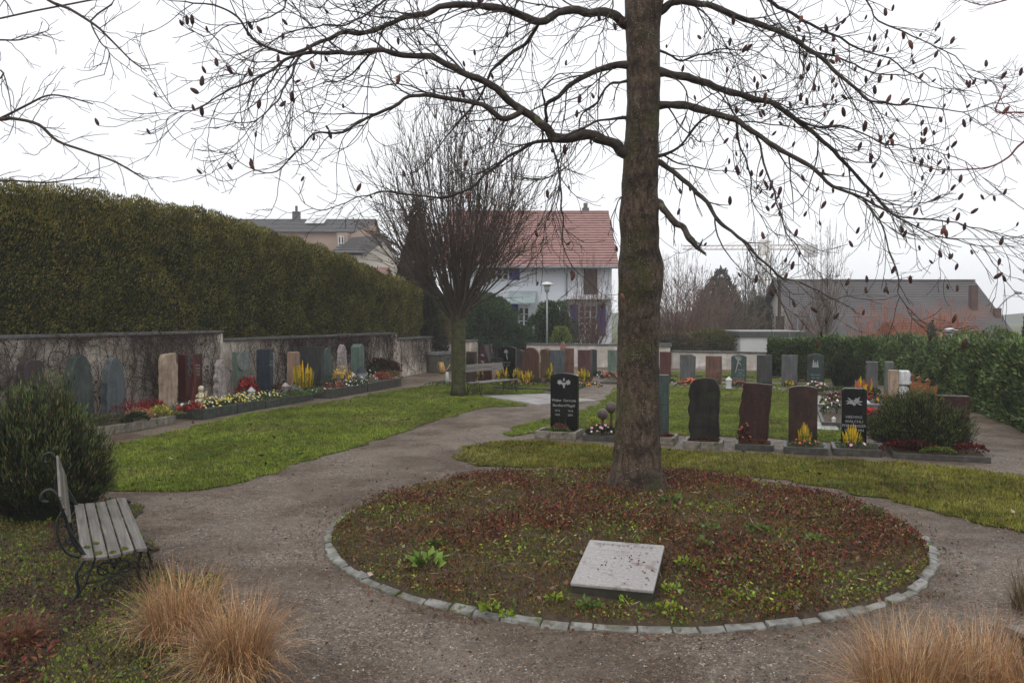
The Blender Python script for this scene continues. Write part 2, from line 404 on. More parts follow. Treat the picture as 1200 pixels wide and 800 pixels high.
REDS = [(0.1728, 0.0468, 0.0324, 4), (0.108, 0.0324, 0.02448, 4), (0.2304, 0.072, 0.036, 2), (0.1872, 0.0936, 0.036, 2), (0.0432, 0.01872, 0.0144, 4), (0.2304, 0.0288, 0.0252, .4), (0.2304, 0.1656, 0.1368, .5), (0.0648, 0.0576, 0.01728, 2)]
MOSS = [(0.1584, 0.1152, 0.0216, 4), (0.108, 0.108, 0.02016, 3), (0.216, 0.1512, 0.0324, 2), (0.072, 0.0396, 0.018, 3), (0.1584, 0.0792, 0.0252, 2)]
for n, sz, cols, kw in ((100000, .022, MOSS, dict(asp=.35, up=.9, zspread=.03, jit=.45)),
                        (80000, .025, REDS, dict(asp=.6, up=.3, zspread=.08, mask=redmask, jit=.45)),
                        (2600, .042, [(.2, .11, .07, 2), (.14, .06, .04, 2), (.34, .27, .22, .5)], dict(asp=.6, up=.1, zspread=.04, jit=.3)),
                        (20000, .028, [(.14, .21, .035, 2), (.28, .34, .05, 1.3), (.08, .13, .03, 2)], dict(asp=.65, up=.2, zspread=.05, mask=greenmask))):
    q, c = bedscatter(n, sz, cols, **kw); b.quads(q, c)
m_ = 1500; a_ = NR.random(m_) * 6.283; r_ = (BR - .2) * np.sqrt(NR.random(m_)); X_ = BC.x + r_ * np.cos(a_); Y_ = BC.y + r_ * np.sin(a_); k_ = ~inpoly(X_, Y_, PLQ); X_ = X_[k_]; Y_ = Y_[k_]
D_ = NR.normal(size=(len(X_), 3)); D_[:, 2] = np.abs(D_[:, 2]) * .35
b.quads(kites(np.stack([X_, Y_, np.array([bedz(x, y) for x, y in zip(X_, Y_)]) + .03], 1), D_, .05 + .1 * NR.random(len(X_)), .05, tilt=.1), pickcols([(.42, .33, .2, 2), (.28, .2, .12, 2), (.12, .07, .05, 2)], len(X_), .2))
# low dark twiggy ground-cover stems that stick up at the back
for i in range(700):
    a = R.random() * 2 * PI; r = (BR - .2) * math.sqrt(R.random()); x = BC.x + r * math.cos(a); y = BC.y + r * math.sin(a)
    if R.random() > redmask(x, y) * .9 or y < 7.4: continue
    z = bedz(x, y); h = R.uniform(.06, .2); dx, dy = R.uniform(-.08, .08), R.uniform(-.08, .08)
    b.tube([(x, y, z), (x + dx * .5, y + dy * .5, z + h * .6), (x + dx, y + dy, z + h)], [.003, .0025, .0015], 3, (.04, .02, .017))
tag(b.build('ground_cover', LEAF), 'red brown ground cover and moss filling the round bed', 'ground cover', kind='stuff')
# single bright green weeds in the bed
def weed(px, py, size, n, col, label, nm='weed_plant'):
    p = gz(px, py, .1)
    for _ in range(4): p = gz(px, py, bedz(p.x, p.y))
    z = bedz(p.x, p.y); b = MB(); e = empty(nm, (p.x, p.y, z), 0, label, 'weed', 'bright green weeds in the round bed')
    a = NR.random(n) * 6.28; rr = size * .5 * np.sqrt(NR.random(n)); P = np.stack([rr * np.cos(a), rr * np.sin(a), NR.random(n) * size * .25], 1)
    D = np.stack([np.cos(a), np.sin(a), .2 + NR.random(n)], 1)
    b.quads(kites(P, D, size * .42 * (.6 + .6 * NR.random(n)), .7, tilt=.4, bend=.12), pickcols([(*col, 1)], n, .25))
    b.build('leaves', LEAF, e)
    b = MB()
    for k in range(5): b.tube([(0, 0, 0), (R.uniform(-.3, .3) * size, R.uniform(-.3, .3) * size, size * .35)], [.003, .002], 3, (.07, .08, .02))
    b.build('stem', LEAF, e); return e
LG = (.2, .27, .03); MG = (.09, .16, .035)
weed(500, 662, .25, 34, (.17, .26, .05), 'long leaved green plant in the left part of the round bed')
for px, py, s, c, lab in ((806, 664, .16, LG, 'lime green rosette just right of the plaque'), (790, 694, .14, LG, 'lime weed low to the right of the plaque corner'),
                          (784, 715, .12, LG, 'lime weed between the plaque and the edging'), (576, 715, .13, LG, 'pale lime weed at the front left edging'),
                          (594, 722, .1, LG, 'small pale weed by the front left edging stones'), (650, 703, .12, LG, 'lime weed left below the plaque'),
                          (690, 712, .14, MG, 'green weed below the plaque front edge'), (824, 640, .15, MG, 'green weed above the lime rosette'),
                          (830, 622, .16, MG, 'mid green weed right of the tree foot'), (888, 622, .16, MG, 'green weed in the right middle of the bed'),
                          (950, 634, .14, MG, 'green weed far right in the bed'), (788, 588, .2, MG, 'dark green herb at the right foot of the trunk'),
                          (905, 715, .13, LG, 'yellowish weed near the front right edging'), (930, 700, .1, LG, 'tiny lime weed near the right edging'),
                          (1020, 605, .22, (.08, .1, .03), 'grey green weed at the rear right edging'), (735, 705, .1, LG, 'tiny lime weed under the plaque middle'),
                          (860, 700, .12, LG, 'lime weed between rosette and right edging'), (510, 640, .14, MG, 'small green weed behind the long leaved plant')):
    weed(px, py, s, 30, c, lab)

# edging stones
root = empty('stone_edging', BC, 0, 'circle of pale grey edging stones around the round bed', 'edging')
EDGE = M('edge_stone', (.27, .265, .24), (.1, .095, .082), 5, .42, .8, 28, extra=[((.08, .09, .03), 6, .55), ((.09, .07, .05), 13, .56)])
na_ = 78; a = 0; cuts = [0]
while a < 2 * PI - .06: a += R.uniform(.055, .11); cuts.append(a)
cuts[-1] = 2 * PI
for i in range(len(cuts) - 1):
    a0, a1 = cuts[i] + .0015, cuts[i + 1] - .0015; w0 = R.uniform(.065, .105); z1 = R.uniform(.018, .042); off = R.uniform(-.018, .018)
    mb = MB(); k = 4; V = []
    jit = [[R.uniform(-.016, .016) for _ in range(4)] for _ in range(k + 1)]
    for q in range(k + 1):
        aa = a0 + (a1 - a0) * q / k
        for m_, (rr, zz) in enumerate(((BR + off + w0 / 2, -.03), (BR + off + w0 / 2 - .005, z1 - .012), (BR + off - w0 / 2 + .005, z1 + .005), (BR + off - w0 / 2, -.03))):
            r2 = rr + jit[q][m_]; V.append((r2 * math.cos(aa), r2 * math.sin(aa), zz + (jit[q][m_] * .5 if 0 < m_ < 3 else 0)))
    Fc = [(0, 1, 2, 3), tuple(k * 4 + x for x in (3, 2, 1, 0))]
    for q in range(k):
        for m_ in range(3): Fc.append((q * 4 + m_, (q + 1) * 4 + m_, (q + 1) * 4 + m_ + 1, q * 4 + m_ + 1))
    mb.add(V, Fc); bevel(mb.build('edging_stone', EDGE, root), .008, 2)

# the plaque
def basis(o, xdir, ydir):
    x = Vector(xdir).normalized(); z = x.cross(Vector(ydir)).normalized(); y = z.cross(x)
    return Matrix(((x.x, y.x, z.x, o[0]), (x.y, y.y, z.y, o[1]), (x.z, y.z, z.z, o[2]), (0, 0, 0, 1)))
A = gz(668, 682, .18); B_ = gz(766, 691, .18); D_ = gz(684, 631, .31)
pw = (B_ - A).length; pl_ = (D_ - A).length
pe = empty('memorial_plaque', A, 0, 'light grey granite plaque lying tilted in the round bed', 'plaque')
Tm = basis((0, 0, 0), B_ - A, D_ - A); pe.matrix_world = Matrix.Translation(A) @ Tm
PLM = M('plaque_granite', (.36, .34, .325), (.25, .235, .225), 40, .28, .15, 90, extra=[((.2, .16, .15), 4, .55)])
mb = MB(); c_ = .03
mb.prism([(0, 0), (0, 0)] and [(0, -.035), (pw, -.035), (pw, 0), (0, 0)], 0, pl_)
bevel(mb.build('slab', PLM, pe), .012, 3)
mb = MB(); mb.box(.012, pw - .012, .012, pl_ - .03, -.3, -.036); mb.build('plinth', M('plinth', (.06, .055, .04), (.03, .028, .02), 8, .8), pe)
def text(parent, s, size, loc, rot, mat, name='inscription', align='CENTER', ext=.0015, space=1.0, line=1.0):
    cu = bpy.data.curves.new(name, 'FONT'); cu.body = s; cu.size = size; cu.extrude = ext; cu.align_x = align
    cu.space_character = space; cu.space_line = line
    cu.resolution_u = 2
    tmp = bpy.data.objects.new(name, cu); C.objects.link(tmp); bpy.context.view_layer.update(); me = bpy.data.meshes.new_from_object(tmp.evaluated_get(bpy.context.evaluated_depsgraph_get())); bpy.data.objects.remove(tmp); me.materials.clear(); me.materials.append(mat); o = bpy.data.objects.new(name, me); C.objects.link(o); o.parent = parent; o.location = loc; o.rotation_euler = rot
    return o
CARVE = M('carved_dark', (.25, .235, .225), (.18, .165, .16), 30, .7)
text(pe, 'GEMEINDE  PLATZ', .052, (pw * .5, pl_ * .88, .001), (0, 0, 0), CARVE, space=1.1)
# worn, unreadable smaller lines: short strokes
mb = MB()
for (x0, x1, y) in ((.07, .3, .76), (.12, .33, .66), (.04, .12, .54), (.04, .2, .4), (.1, .3, .33)):
    x = x0 * pw / .62
    while x < x1:
        w = R.uniform(.008, .02); mb.box(x, x + .003, y * pl_, y * pl_ + .016, 0, .001); mb.box(x, x + w * .7, y * pl_, y * pl_ + .0025, .0, .0012)
        x += w + .006
mb.build('worn_lettering', M('carved_worn', (.26, .245, .24), (.2, .19, .19), 30, .7), pe)
mb = MB(); m = 46
P = np.stack([.12 + (pw - .14) * NR.random(m), pl_ * (.05 + .85 * NR.random(m)), np.full(m, .003)], 1)
D = NR.normal(size=(m, 3)); D[:, 2] = .05
mb.quads(kites(P, D, .012 + .022 * NR.random(m), .5, tilt=.05, nrm=np.tile([0, 0, 1.], (m, 1))), pickcols([(.16, .03, .03, 2), (.03, .02, .016, 3)], m, .2))
tag(mb.build('fallen_leaves', LEAF), 'bits of red and black leaf litter on the plaque', 'leaf litter', kind='stuff').matrix_world = pe.matrix_world.copy()

# ---------------------------------------------------------------- leaf litter
def litter(name, n, region, size, cols, label, z=.02):
    xs = [p[0] for p in region]; ys = [p[1] for p in region]
    X = NR.uniform(min(xs), max(xs), n * 4); Y = NR.uniform(min(ys), max(ys), n * 4); k = inpoly(X, Y, region); X = X[k][:n]; Y = Y[k][:n]; m = len(X)
    P = np.stack([X, Y, z + NR.random(m) * .02], 1); D = NR.normal(size=(m, 3)); D[:, 2] = np.abs(D[:, 2]) * .25
    b = MB(); b.quads(kites(P, D, size * (.5 + NR.random(m)), .55, tilt=.1, nrm=np.tile([0, 0, 1.], (m, 1)), bend=.15), pickcols(cols, m, .3))
    tag(b.build(name, LEAF), label, 'leaf litter', kind='stuff')
BRN = [(.1, .04, .022, 4), (.06, .028, .018, 3), (.16, .07, .035, 2), (.14, .03, .02, 1), (.3, .25, .2, .4)]
litter('fallen_leaves', 260, POLY['left'], .07, BRN, 'brown leaves scattered on the lawn by the creeper wall', .03)
litter('fallen_leaves', 240, POLY['front'], .06, BRN, 'brown leaves scattered on the grass strip behind the bed', .03)
litter('fallen_leaves', 1500, [(-4, 4.4), (5, 4.4), (9, 15), (-7, 15)], .03, BRN, 'small leaf bits scattered over the gravel', .008)
m = 1600; a_ = NR.random(m) * 6.283; r_ = BR + .06 + np.abs(NR.normal(size=m)) * .16; X_ = BC.x + r_ * np.cos(a_); Y_ = BC.y + r_ * np.sin(a_)
D_ = NR.normal(size=(m, 3)); D_[:, 2] = np.abs(D_[:, 2]) * .25
b = MB(); b.quads(kites(np.stack([X_, Y_, .006 + .012 * NR.random(m)], 1), D_, .012 + .03 * NR.random(m) ** 2, .55, tilt=.1, nrm=np.tile([0, 0, 1.], (m, 1)), bend=.15), pickcols(BRN + [(.09, .1, .03, 4)], m, .3))
tag(b.build('fallen_leaves', LEAF), 'leaf crumbs and moss gathered along the round edging', 'leaf litter', kind='stuff')
# mossy bed with the bench: moss, leaves, low herbs
def region_pts(poly, n, z):
    xs = [p[0] for p in poly]; ys = [p[1] for p in poly]; X = NR.uniform(max(min(xs), -6.5), max(xs), n * 4); Y = min(ys) + (max(ys) - min(ys)) * NR.random(n * 4) ** 1.4
    k = inpoly(X, Y, poly); X = X[k][:n]; Y = Y[k][:n]; return np.stack([X, Y, z + NR.random(len(X)) * .03], 1)
b = MB()
P = region_pts(POLY['moss'], 60000, .015); n = len(P); D = NR.normal(size=(n, 3)); D[:, 2] = np.abs(D[:, 2]) + .6
nn = np.array([noise.noise(Vector((x * 1.7, y * 1.7, 5))) for x, y in P[:, :2]])
ca = pickcols([(0.136, 0.152, 0.024, 3), (0.2, 0.2, 0.032, 3), (0.096, 0.12, 0.028, 3), (0.264, 0.224, 0.056, 1.5)], n, .3); cb = pickcols([(0.08, 0.044, 0.028, 3), (0.12, 0.06, 0.032, 2), (0.048, 0.032, 0.0208, 3)], n, .3)
w_ = (nn[:, None] > .14) | (NR.random((n, 1)) < .1)
b.quads(kites(P, D, .024, .4, tilt=.4), np.where(w_, cb, ca))
P = region_pts(POLY['moss'], 9000, .02); n = len(P); D = NR.normal(size=(n, 3)); D[:, 2] = np.abs(D[:, 2]) * .4 + .1
b.quads(kites(P, D, .015 + .04 * NR.random(n) ** 2, .6, tilt=.3, bend=.15), pickcols([(.12, .17, .03, 4), (.16, .22, .04, 3), (.13, .05, .03, 2), (.05, .022, .018, 3), (.15, .03, .025, .6), (.045, .035, .03, 2)], n, .3))
tag(b.build('ground_cover', LEAF), 'moss, herbs and dead leaves under the near bench', 'ground cover', kind='stuff')
# dark red leaf heap, lower left corner
b = MB(); P = region_pts([(-3.6, 4.3), (-2.7, 4.3), (-2.9, 5.2), (-3.3, 5.8), (-4.6, 5.9), (-4.6, 4.3)], 2600, .02); n = len(P); P[:, 2] += NR.random(n) * .1
D = NR.normal(size=(n, 3)); D[:, 2] = np.abs(D[:, 2]) * .5 + .1
b.quads(kites(P, D, .02 + .05 * NR.random(n) ** 2, .5, tilt=.4, bend=.15), pickcols([(.12, .035, .025, 4), (.075, .035, .025, 4), (.2, .09, .04, 2), (.15, .17, .04, .8)], n, .3))
tag(b.build('ground_cover', LEAF), 'dark red dead leaves in the lower left corner', 'ground cover', kind='stuff')
# ================================================================ STONES, KERBS, GRAVE PLANTS
def SM(name, c1, c2=None, rough=.45, scale=25, bmp=.1, bscale=60, extra=None, spec=.35):
    return M(name, c1, c2, scale, rough, bmp, bscale, extra=extra, spec=spec, streak=.38)
POL_BLACK = SM('black_granite', (.009, .011, .01), (.004, .005, .005), .14, 50, 0, spec=.35)
LETTER = M('silver_letters', (.36, .37, .36), (.26, .27, .26), 20, .5)
LETTER_DIM = M('grey_letters', (.3, .31, .3), (.24, .25, .24), 20, .5)
DARKROUGH = SM('dark_rough_stone', (.03, .026, .02), (.01, .009, .007), .7, 5, .8, 25, [((.026, .03, .016), 3, .55)], spec=.2)
REDDARK = SM('dark_red_granite', (.05, .02, .014), (.02, .009, .007), .5, 20, .3, 20, [((.07, .05, .045), 8, .66)], spec=.25)
BROWNPOL = SM('brown_granite', (.055, .026, .017), (.018, .01, .007), .35, 6, .05, 50, spec=.3)
GREENPOL = SM('green_stone', (.05, .075, .065), (.03, .048, .042), .35, 14, .15, 60)
GREENL = SM('light_green_stone', (.13, .17, .135), (.09, .12, .095), .5, 10, .2, 60)
GREY = SM('grey_granite', (.11, .11, .11), (.06, .06, .062), .5, 40, .25, 70, [((.05, .06, .04), 4, .6)])
GREYD = SM('dark_grey_granite', (.055, .053, .052), (.03, .029, .029), .45, 40, .2, 70)
REDBR = SM('red_brown_stone', (.16, .08, .06), (.09, .04, .03), .5, 6, .3, 40, [((.05, .03, .02), 4, .58)])
BLUE = SM('blue_grey_stone', (.11, .125, .13), (.05, .06, .066), .6, 30, .5, 50, [((.05, .06, .045), 5, .56)])
BEIGE = SM('sandstone', (.4, .3, .22), (.27, .19, .135), .7, 7, .4, 40)
WHITEROUGH = SM('marble_rough', (.42, .37, .35), (.2, .16, .15), .6, 12, .8, 20)
DGREEN = SM('dark_green_stone', (.03, .045, .042), (.016, .024, .024), .4, 8, .25, 40)
DBLUE = SM('dark_blue_stone', (.035, .048, .065), (.018, .025, .036), .35, 12, .2, 40)
PINK = SM('pink_stone', (.3, .15, .12), (.2, .09, .08), .6, 12, .4, 40)
KERB_LIGHT = SM('kerb_concrete', (.24, .21, .17), (.13, .115, .09), .55, 9, .4, 50, [((.06, .065, .03), 6, .56)])
KERB_DARK = SM('kerb_dark', (.075, .07, .06), (.035, .033, .028), .45, 9, .3, 50, [((.05, .055, .03), 6, .58)])
KERB_GREEN = SM('kerb_green', (.055, .066, .05), (.03, .036, .028), .5, 9, .3, 50, [((.09, .085, .07), 6, .6)])

def outline(kind, w, h):
    if kind == 'flat': return [(0, 0), (w, 0), (w, h), (0, h)]
    if kind == 'arc':
        P = [(0, 0), (w, 0)]; r = .09 * w
        P += [(w * (1 - i / 12), h - r + r * math.sin(PI * (i / 12)) ** .8) for i in range(13)]; return P
    if kind == 'round':
        P = [(0, 0), (w, 0)]; hh = min(w * .5, h * .5)
        P += [(w / 2 + w / 2 * math.cos(t), h - hh + hh * math.sin(t)) for t in [PI * i / 16 for i in range(17)]]; return P
    if kind == 'softround':
        P = [(0, 0), (w, 0)]; hh = min(w * .42, h * .4)
        for i in range(17):
            t = PI * i / 16; c, s = math.cos(t), math.sin(t)
            P.append((w / 2 + w / 2 * math.copysign(abs(c) ** .75, c), h - hh + hh * abs(s) ** .75))
        return P
    if kind == 'rcorner':
        r = .17 * w; P = [(0, 0), (w, 0)]
        P += [(w - r + r * math.cos(t), h - r + r * math.sin(t)) for t in [PI / 2 * i / 6 for i in range(7)]]
        P += [(r + r * math.cos(t), h - r + r * math.sin(t)) for t in [PI / 2 + PI / 2 * i / 6 for i in range(7)]]; return P
    if kind == 'gable': return [(0, 0), (w, 0), (w, h * .93), (w * .8, h * .97), (w * .5, h), (w * .2, h * .965), (0, h * .93)]
    if kind == 'point': return [(0, 0), (w, 0), (w * .98, h * .55), (w * .86, h * .86), (w * .7, h * .97), (w * .5, h), (w * .28, h * .96), (w * .1, h * .82), (.0, h * .5)]
    if kind == 'spire': return [(0, 0), (w, 0), (w * .95, h * .5), (w * .85, h * .8), (w * .62, h * .97), (w * .45, h), (w * .25, h * .93), (w * .1, h * .7), (.0, h * .4)]
    if kind == 'lean': return [(0, 0), (w, 0), (w * 1.0, h * .5), (w * .85, h), (w * .3, h * .97), (-w * .0, h * .6)]
    if kind == 'tilt': return [(0, 0), (w * .97, 0), (w * 1.12, h * .97), (w * .6, h * .99), (w * .2, h), (w * .08, h * .6)]
    if kind == 'slant': return [(0, 0), (w, 0), (w, h * .93), (w * .75, h), (0, h * .98)]
    if kind == 'shoulder': return [(0, 0), (w, 0), (w, h * .45), (w * 1.08, h * .5), (w * 1.08, h * .82), (w * .92, h * .86), (w * .92, h), (w * .15, h * .985), (0, h * .9)]
def stone_mesh(name, kind, w, h, th, mat, parent, rough=0.0, bev=.008, x0=0, y0=0, z0=0):
    P = outline(kind, w, h)
    if rough:
        Q = []
        for i in range(len(P)):
            a, c = Vector(P[i]), Vector(P[(i + 1) % len(P)]); k = max(1, int((c - a).length / .06))
            for j in range(k):
                p = a.lerp(c, j / k); e = 0 if p.y < .01 else rough; Q.append((p.x + e * 1.6 * nz((p.x * 9, p.y * 9, w * 17)), p.y + e * 1.2 * nz((p.x * 9, p.y * 9, 40 + w * 17))))
        P = Q
    b = MB(); b.prism([(x + x0, z + z0) for x, z in P], y0, y0 + th); return bevel(b.build(name, mat, parent), bev, 2)

def kerb(loc, rz, w, d, mat, label, h=.12, t=.06, group=None, soilz=.09, closed=True):
    e = empty('grave_kerb', loc, rz, label, 'grave kerb', group)
    b = MB(); b.box(0, w, 0, t, 0, h)
    b.box(0, t, t + .002, d, 0, h); b.box(w - t, w, t + .002, d, 0, h)
    if closed: b.box(t + .002, w - t - .002, d - t, d, 0, h)
    bevel(b.build('border', mat, e), .006, 1)
    b = MB(); n = 8; V = []
    for i in range(n + 1):
        for j in range(n + 1):
            V.append((t + (w - 2 * t) * i / n, t + (d - t - (t if closed else 0)) * j / n, soilz + R.uniform(-.012, .02)))
    b.add(V, [(i * (n + 1) + j, (i + 1) * (n + 1) + j, (i + 1) * (n + 1) + j + 1, i * (n + 1) + j + 1) for i in range(n) for j in range(n)])
    b.build('soil', SOIL, e)
    return e

def dome(n, rx, ry, h, low=0.0):
    a = NR.random(n) * 2 * PI; r = np.sqrt(NR.random(n)); z = h * (low + (1 - low) * np.sqrt(np.clip(1 - r ** 2, 0, 1))) * (.55 + .45 * NR.random(n))
    return np.stack([rx * r * np.cos(a), ry * r * np.sin(a), z], 1), a, r
def plant(loc, rx, ry, h, leafc, n, size, label, cat='plant', name='grave_plant', bloomc=None, nb=0, bs=.03, rz=0, group=None, spiky=False, asp=.55):
    e = empty(name, loc, rz, label, cat, group)
    P, a, r = dome(n, rx, ry, h); D = np.stack([np.cos(a) * r, np.sin(a) * r, .5 + NR.random(n)], 1)
    b = MB(); b.quads(kites(P * np.array([1, 1, .9]), D, size * (.6 + .7 * NR.random(n)), asp, tilt=.6, bend=.1), pickcols(leafc, n, .3)); b.build('foliage', LEAF, e)
    if bloomc:
        if spiky:
            b = MB()
            for k in range(nb):
                aa = R.random() * 6.28; rr = math.sqrt(R.random()); x, y = rx * .7 * rr * math.cos(aa), ry * .7 * rr * math.sin(aa); hh = h * R.uniform(1.0, 1.8) * (1 - .35 * rr)
                c = R.choice(bloomc)[:3]; lx, ly = x * .35 + R.uniform(-.02, .02), y * .35
                j = R.uniform(.75, 1.2)
                b.tube([(x, y, h * .25), (x + lx * .5, y + ly * .5, hh * .7), (x + lx, y + ly, hh)], [bs * .35, bs * .5, bs * .12], 5, tuple(q * j for q in c))
            b.build('flower_spikes', LEAF, e)
        else:
            P, a, r = dome(nb, rx, ry, h * 1.08, .2); b = MB(); n5 = 5
            D = np.stack([np.cos(a) * r * .6 + .0, np.sin(a) * r * .6 - .55, np.full(nb, .8)], 1); D = unit(D)
            S = unit(np.cross(D, NR.normal(size=(nb, 3)))); T = np.cross(D, S); ss = (bs * (.6 + .6 * NR.random(nb)))[:, None]
            ring = np.stack([P + D * bs * .6 + ss * .5 * (math.cos(2 * PI * i / n5) * S + math.sin(2 * PI * i / n5) * T) + D * ss * .15 * (i % 2) for i in range(n5)], 1)
            b.quads(ring.astype(np.float32), pickcols(bloomc, nb, .2)); b.build('blossoms', LEAF, e)
    return e
GLV = [(.06, .1, .025, 3), (.04, .07, .02, 3), (.1, .14, .04, 1)]
DLV = [(.02, .04, .014, 3), (.03, .05, .018, 2)]
SILV = [(.2, .24, .17, 2), (.12, .16, .1, 2)]
REDL = [(.12, .018, .015, 3), (.07, .014, .012, 2), (.2, .03, .02, 1)]
YEL = [(.68, .42, .02, 3), (.5, .34, .02, 2), (.25, .24, .03, .7)]; YLW = [(.55, .5, .2, 2), (.6, .45, .06, 2), (.6, .58, .5, 1)]
WHT = [(.65, .64, .6, 1)]; PNK = [(.6, .3, .38, 1), (.6, .45, .5, 1)]; ORG = [(.5, .13, .06, 2), (.35, .08, .05, 1)]; RED = [(.4, .015, .015, 1), (.25, .01, .012, 1)]
HEATH = [(.07, .08, .02, 1)]

# flower / branch emblem made of small raised leaves on a stone's face
def emblem(parent, cx, cz, s, kind, mat):
    b = MB(); y = -.0022
    def leaf(x, z, a, L, w):
        dx, dz = math.cos(a), math.sin(a)
        b.prism([(x, z), (x + dx * L * .5 - dz * w, z + dz * L * .5 + dx * w), (x + dx * L, z + dz * L), (x + dx * L * .5 + dz * w, z + dz * L * .5 - dx * w)], y, .001)
    if kind == 'grape':
        for (x, z) in ((-.03, 0), (.03, 0), (0, -.05), (-.06, .04), (.06, .045), (0, .035), (0, -.1)):
            b.prism([(cx + s * (x + .035 * math.cos(t)), cz + s * (z + .035 * math.sin(t))) for t in [2 * PI * i / 10 for i in range(10)]], y, .001)
        for sx in (-1, 1):
            for k in range(6): leaf(cx + sx * s * .16, cz + s * .08, 2 * PI * k / 6 + .3, s * .11, s * .035)
        leaf(cx, cz + s * .1, PI / 2, s * .16, s * .04)
    elif kind == 'rose':
        for ox, oz, q in ((-.1, .0, .1), (.09, .05, .13), (0, -.07, .08)):
            for k in range(6): leaf(cx + s * ox, cz + s * oz, 2 * PI * k / 6 + ox * 9, s * q, s * q * .35)
        for a in (-.4, .1, 3.4, 3.0, 2.5, .8): leaf(cx + s * .1 * math.cos(a), cz + s * .08 * math.sin(a), a, s * .22, s * .03)
    elif kind == 'stalk':
        for k in range(9): leaf(cx + s * (-.12 + .02 * k * .6), cz + s * (-.45 + .08 * k), 1.25 - .06 * k, s * .22, s * .025)
        for a, q in ((2.0, .3), (1.6, .3), (1.1, .34), (.6, .3), (.2, .24), (-.9, .36)): leaf(cx + s * (-.02), cz + s * .22, a, s * q, s * .03)
    elif kind == 'lily':
        for a, q in ((1.57, .25), (1.0, .2), (2.1, .2), (.3, .16), (2.8, .16)): leaf(cx, cz, a, s * q, s * .04)
        for k in range(6): leaf(cx + s * .01 * k, cz - s * .06 * k, -1.4 + .4 * (k % 2), s * .14, s * .03)
    elif kind == 'firs':
        for ox, q in ((-.1, .4), (.1, .34), (0, .28)):
            for k in range(5): b.prism([(cx + s * (ox - .09 + .012 * k), cz + s * (q * .2 * k - .1)), (cx + s * (ox + .09 - .012 * k), cz + s * (q * .2 * k - .1)), (cx + s * ox, cz + s * (q * .2 * (k + 1.5) - .1))], y - .0003 * k, .001)
    b.build('emblem', mat, parent)

# ---- rows facing the camera.  base line through front kerb corners
def row_stone(pxl, pxr, ytop, yfoot, kind, mat, label, name='gravestone', th=.14, group=None, rough=0, texts=None, emb=None, off=0.0, lettermat=None, rz=None):
    p = gz(pxl, yfoot); p = p + u * off
    d = v if rz is None else Vector((math.cos(rz), math.sin(rz), 0))
    t = hx(pxl); p.x = t * p.y
    tr = hx(pxr); w = (tr * p.y - p.x) / (d.x - tr * d.y); h = zat(ytop, p.y + d.y * w / 2)
    e = empty(name, (p.x, p.y, 0), ANG_ROW if rz is None else rz, label, 'gravestone', group)
    stone_mesh('stone', kind, w, h, th, mat, e, rough)
    lm = lettermat or LETTER
    if texts:
        for s, size, fx, fz, sp in texts: text(e, s, size, (w * fx, -.0005, h * fz), (PI / 2, 0, 0), lm, space=sp)
    if emb: emblem(e, w * emb[1], h * emb[2], emb[3], emb[0], lm)
    return e, w, h, p
def row_kerb(pxl, pxr, yb, depth, mat, label, group=None, h=.12, soilz=.09, rz=None):
    p = gz(pxl, yb); d = v if rz is None else Vector((math.cos(rz), math.sin(rz), 0)); tr = hx(pxr); w = (tr * p.y - p.x) / (d.x - tr * d.y)
    return kerb(p, ANG_ROW if rz is None else rz, w, depth, mat, label, h, group=group, soilz=soilz), p, w
def on(p, a, b_, z=.09):       # point in the row frame from a kerb corner
    q = p + v * a + u * b_; return (q.x, q.y, z)

GF = 'gravestones of the front row'; KF = 'kerbs of the front grave row'
# front row ------------------------------------------------------
k, p, w = row_kerb(626, 675, 513, .62, KERB_LIGHT, 'pale concrete kerb under the black stone with vine leaves', KF, .13)
q = p + u * .40; yf = 400 + 0
def yfoot_at(Y): return 400 - F * math.tan(math.atan2(-H0, Y) + PITCH)
row_stone(645, 677, 437, yfoot_at(q.y - .08), 'arc', POL_BLACK, 'polished black gravestone carved with grapes and Walter Gertrude', group=GF, th=.12,
          texts=[('Walter  Gertrude', .068, .5, .55, .95), ('Bernhard Mageli', .068, .5, .47, .95), ('1915', .05, .26, .39, 1), ('1918', .05, .74, .39, 1), ('1983', .05, .26, .325, 1), ('2001', .05, .74, .325, 1)], emb=('grape', .5, .82, .5))
plant(on(p, w * .5, .22), .22, .15, .10, [(.12, .16, .04, 2), (.07, .1, .03, 2)], 260, .04, 'green ground cover in the pale kerb of the black stone', cat='plant')
plant(on(p, w * .52, .30), .14, .08, .17, [(.16, .05, .045, 3), (.2, .08, .07, 1)], 160, .05, 'reddish heather clump in front of the black stone', cat='heather')
k2, p2, w2 = row_kerb(682, 722, 516, .55, KERB_DARK, 'low dark kerb with cyclamen left of the big trunk', KF, .1)
plant(on(p2, w2 * .5, .2), w2 * .45, .2, .16, DLV, 420, .06, 'dark green cyclamen with pale pink flowers by the trunk', cat='flower', bloomc=PNK, nb=14, bs=.06)
plant(on(p2, w2 * .72, .3), .09, .07, .16, REDL, 120, .04, 'small red heather beside the brown ball ornaments', cat='heather')
plant(on(p2, w2 * .2, .5), .1, .08, .3, [(.3, .33, .03, 1), (.22, .26, .03, 1)], 160, .09, 'yellow green grass tuft behind the cyclamen', cat='plant', asp=.15)
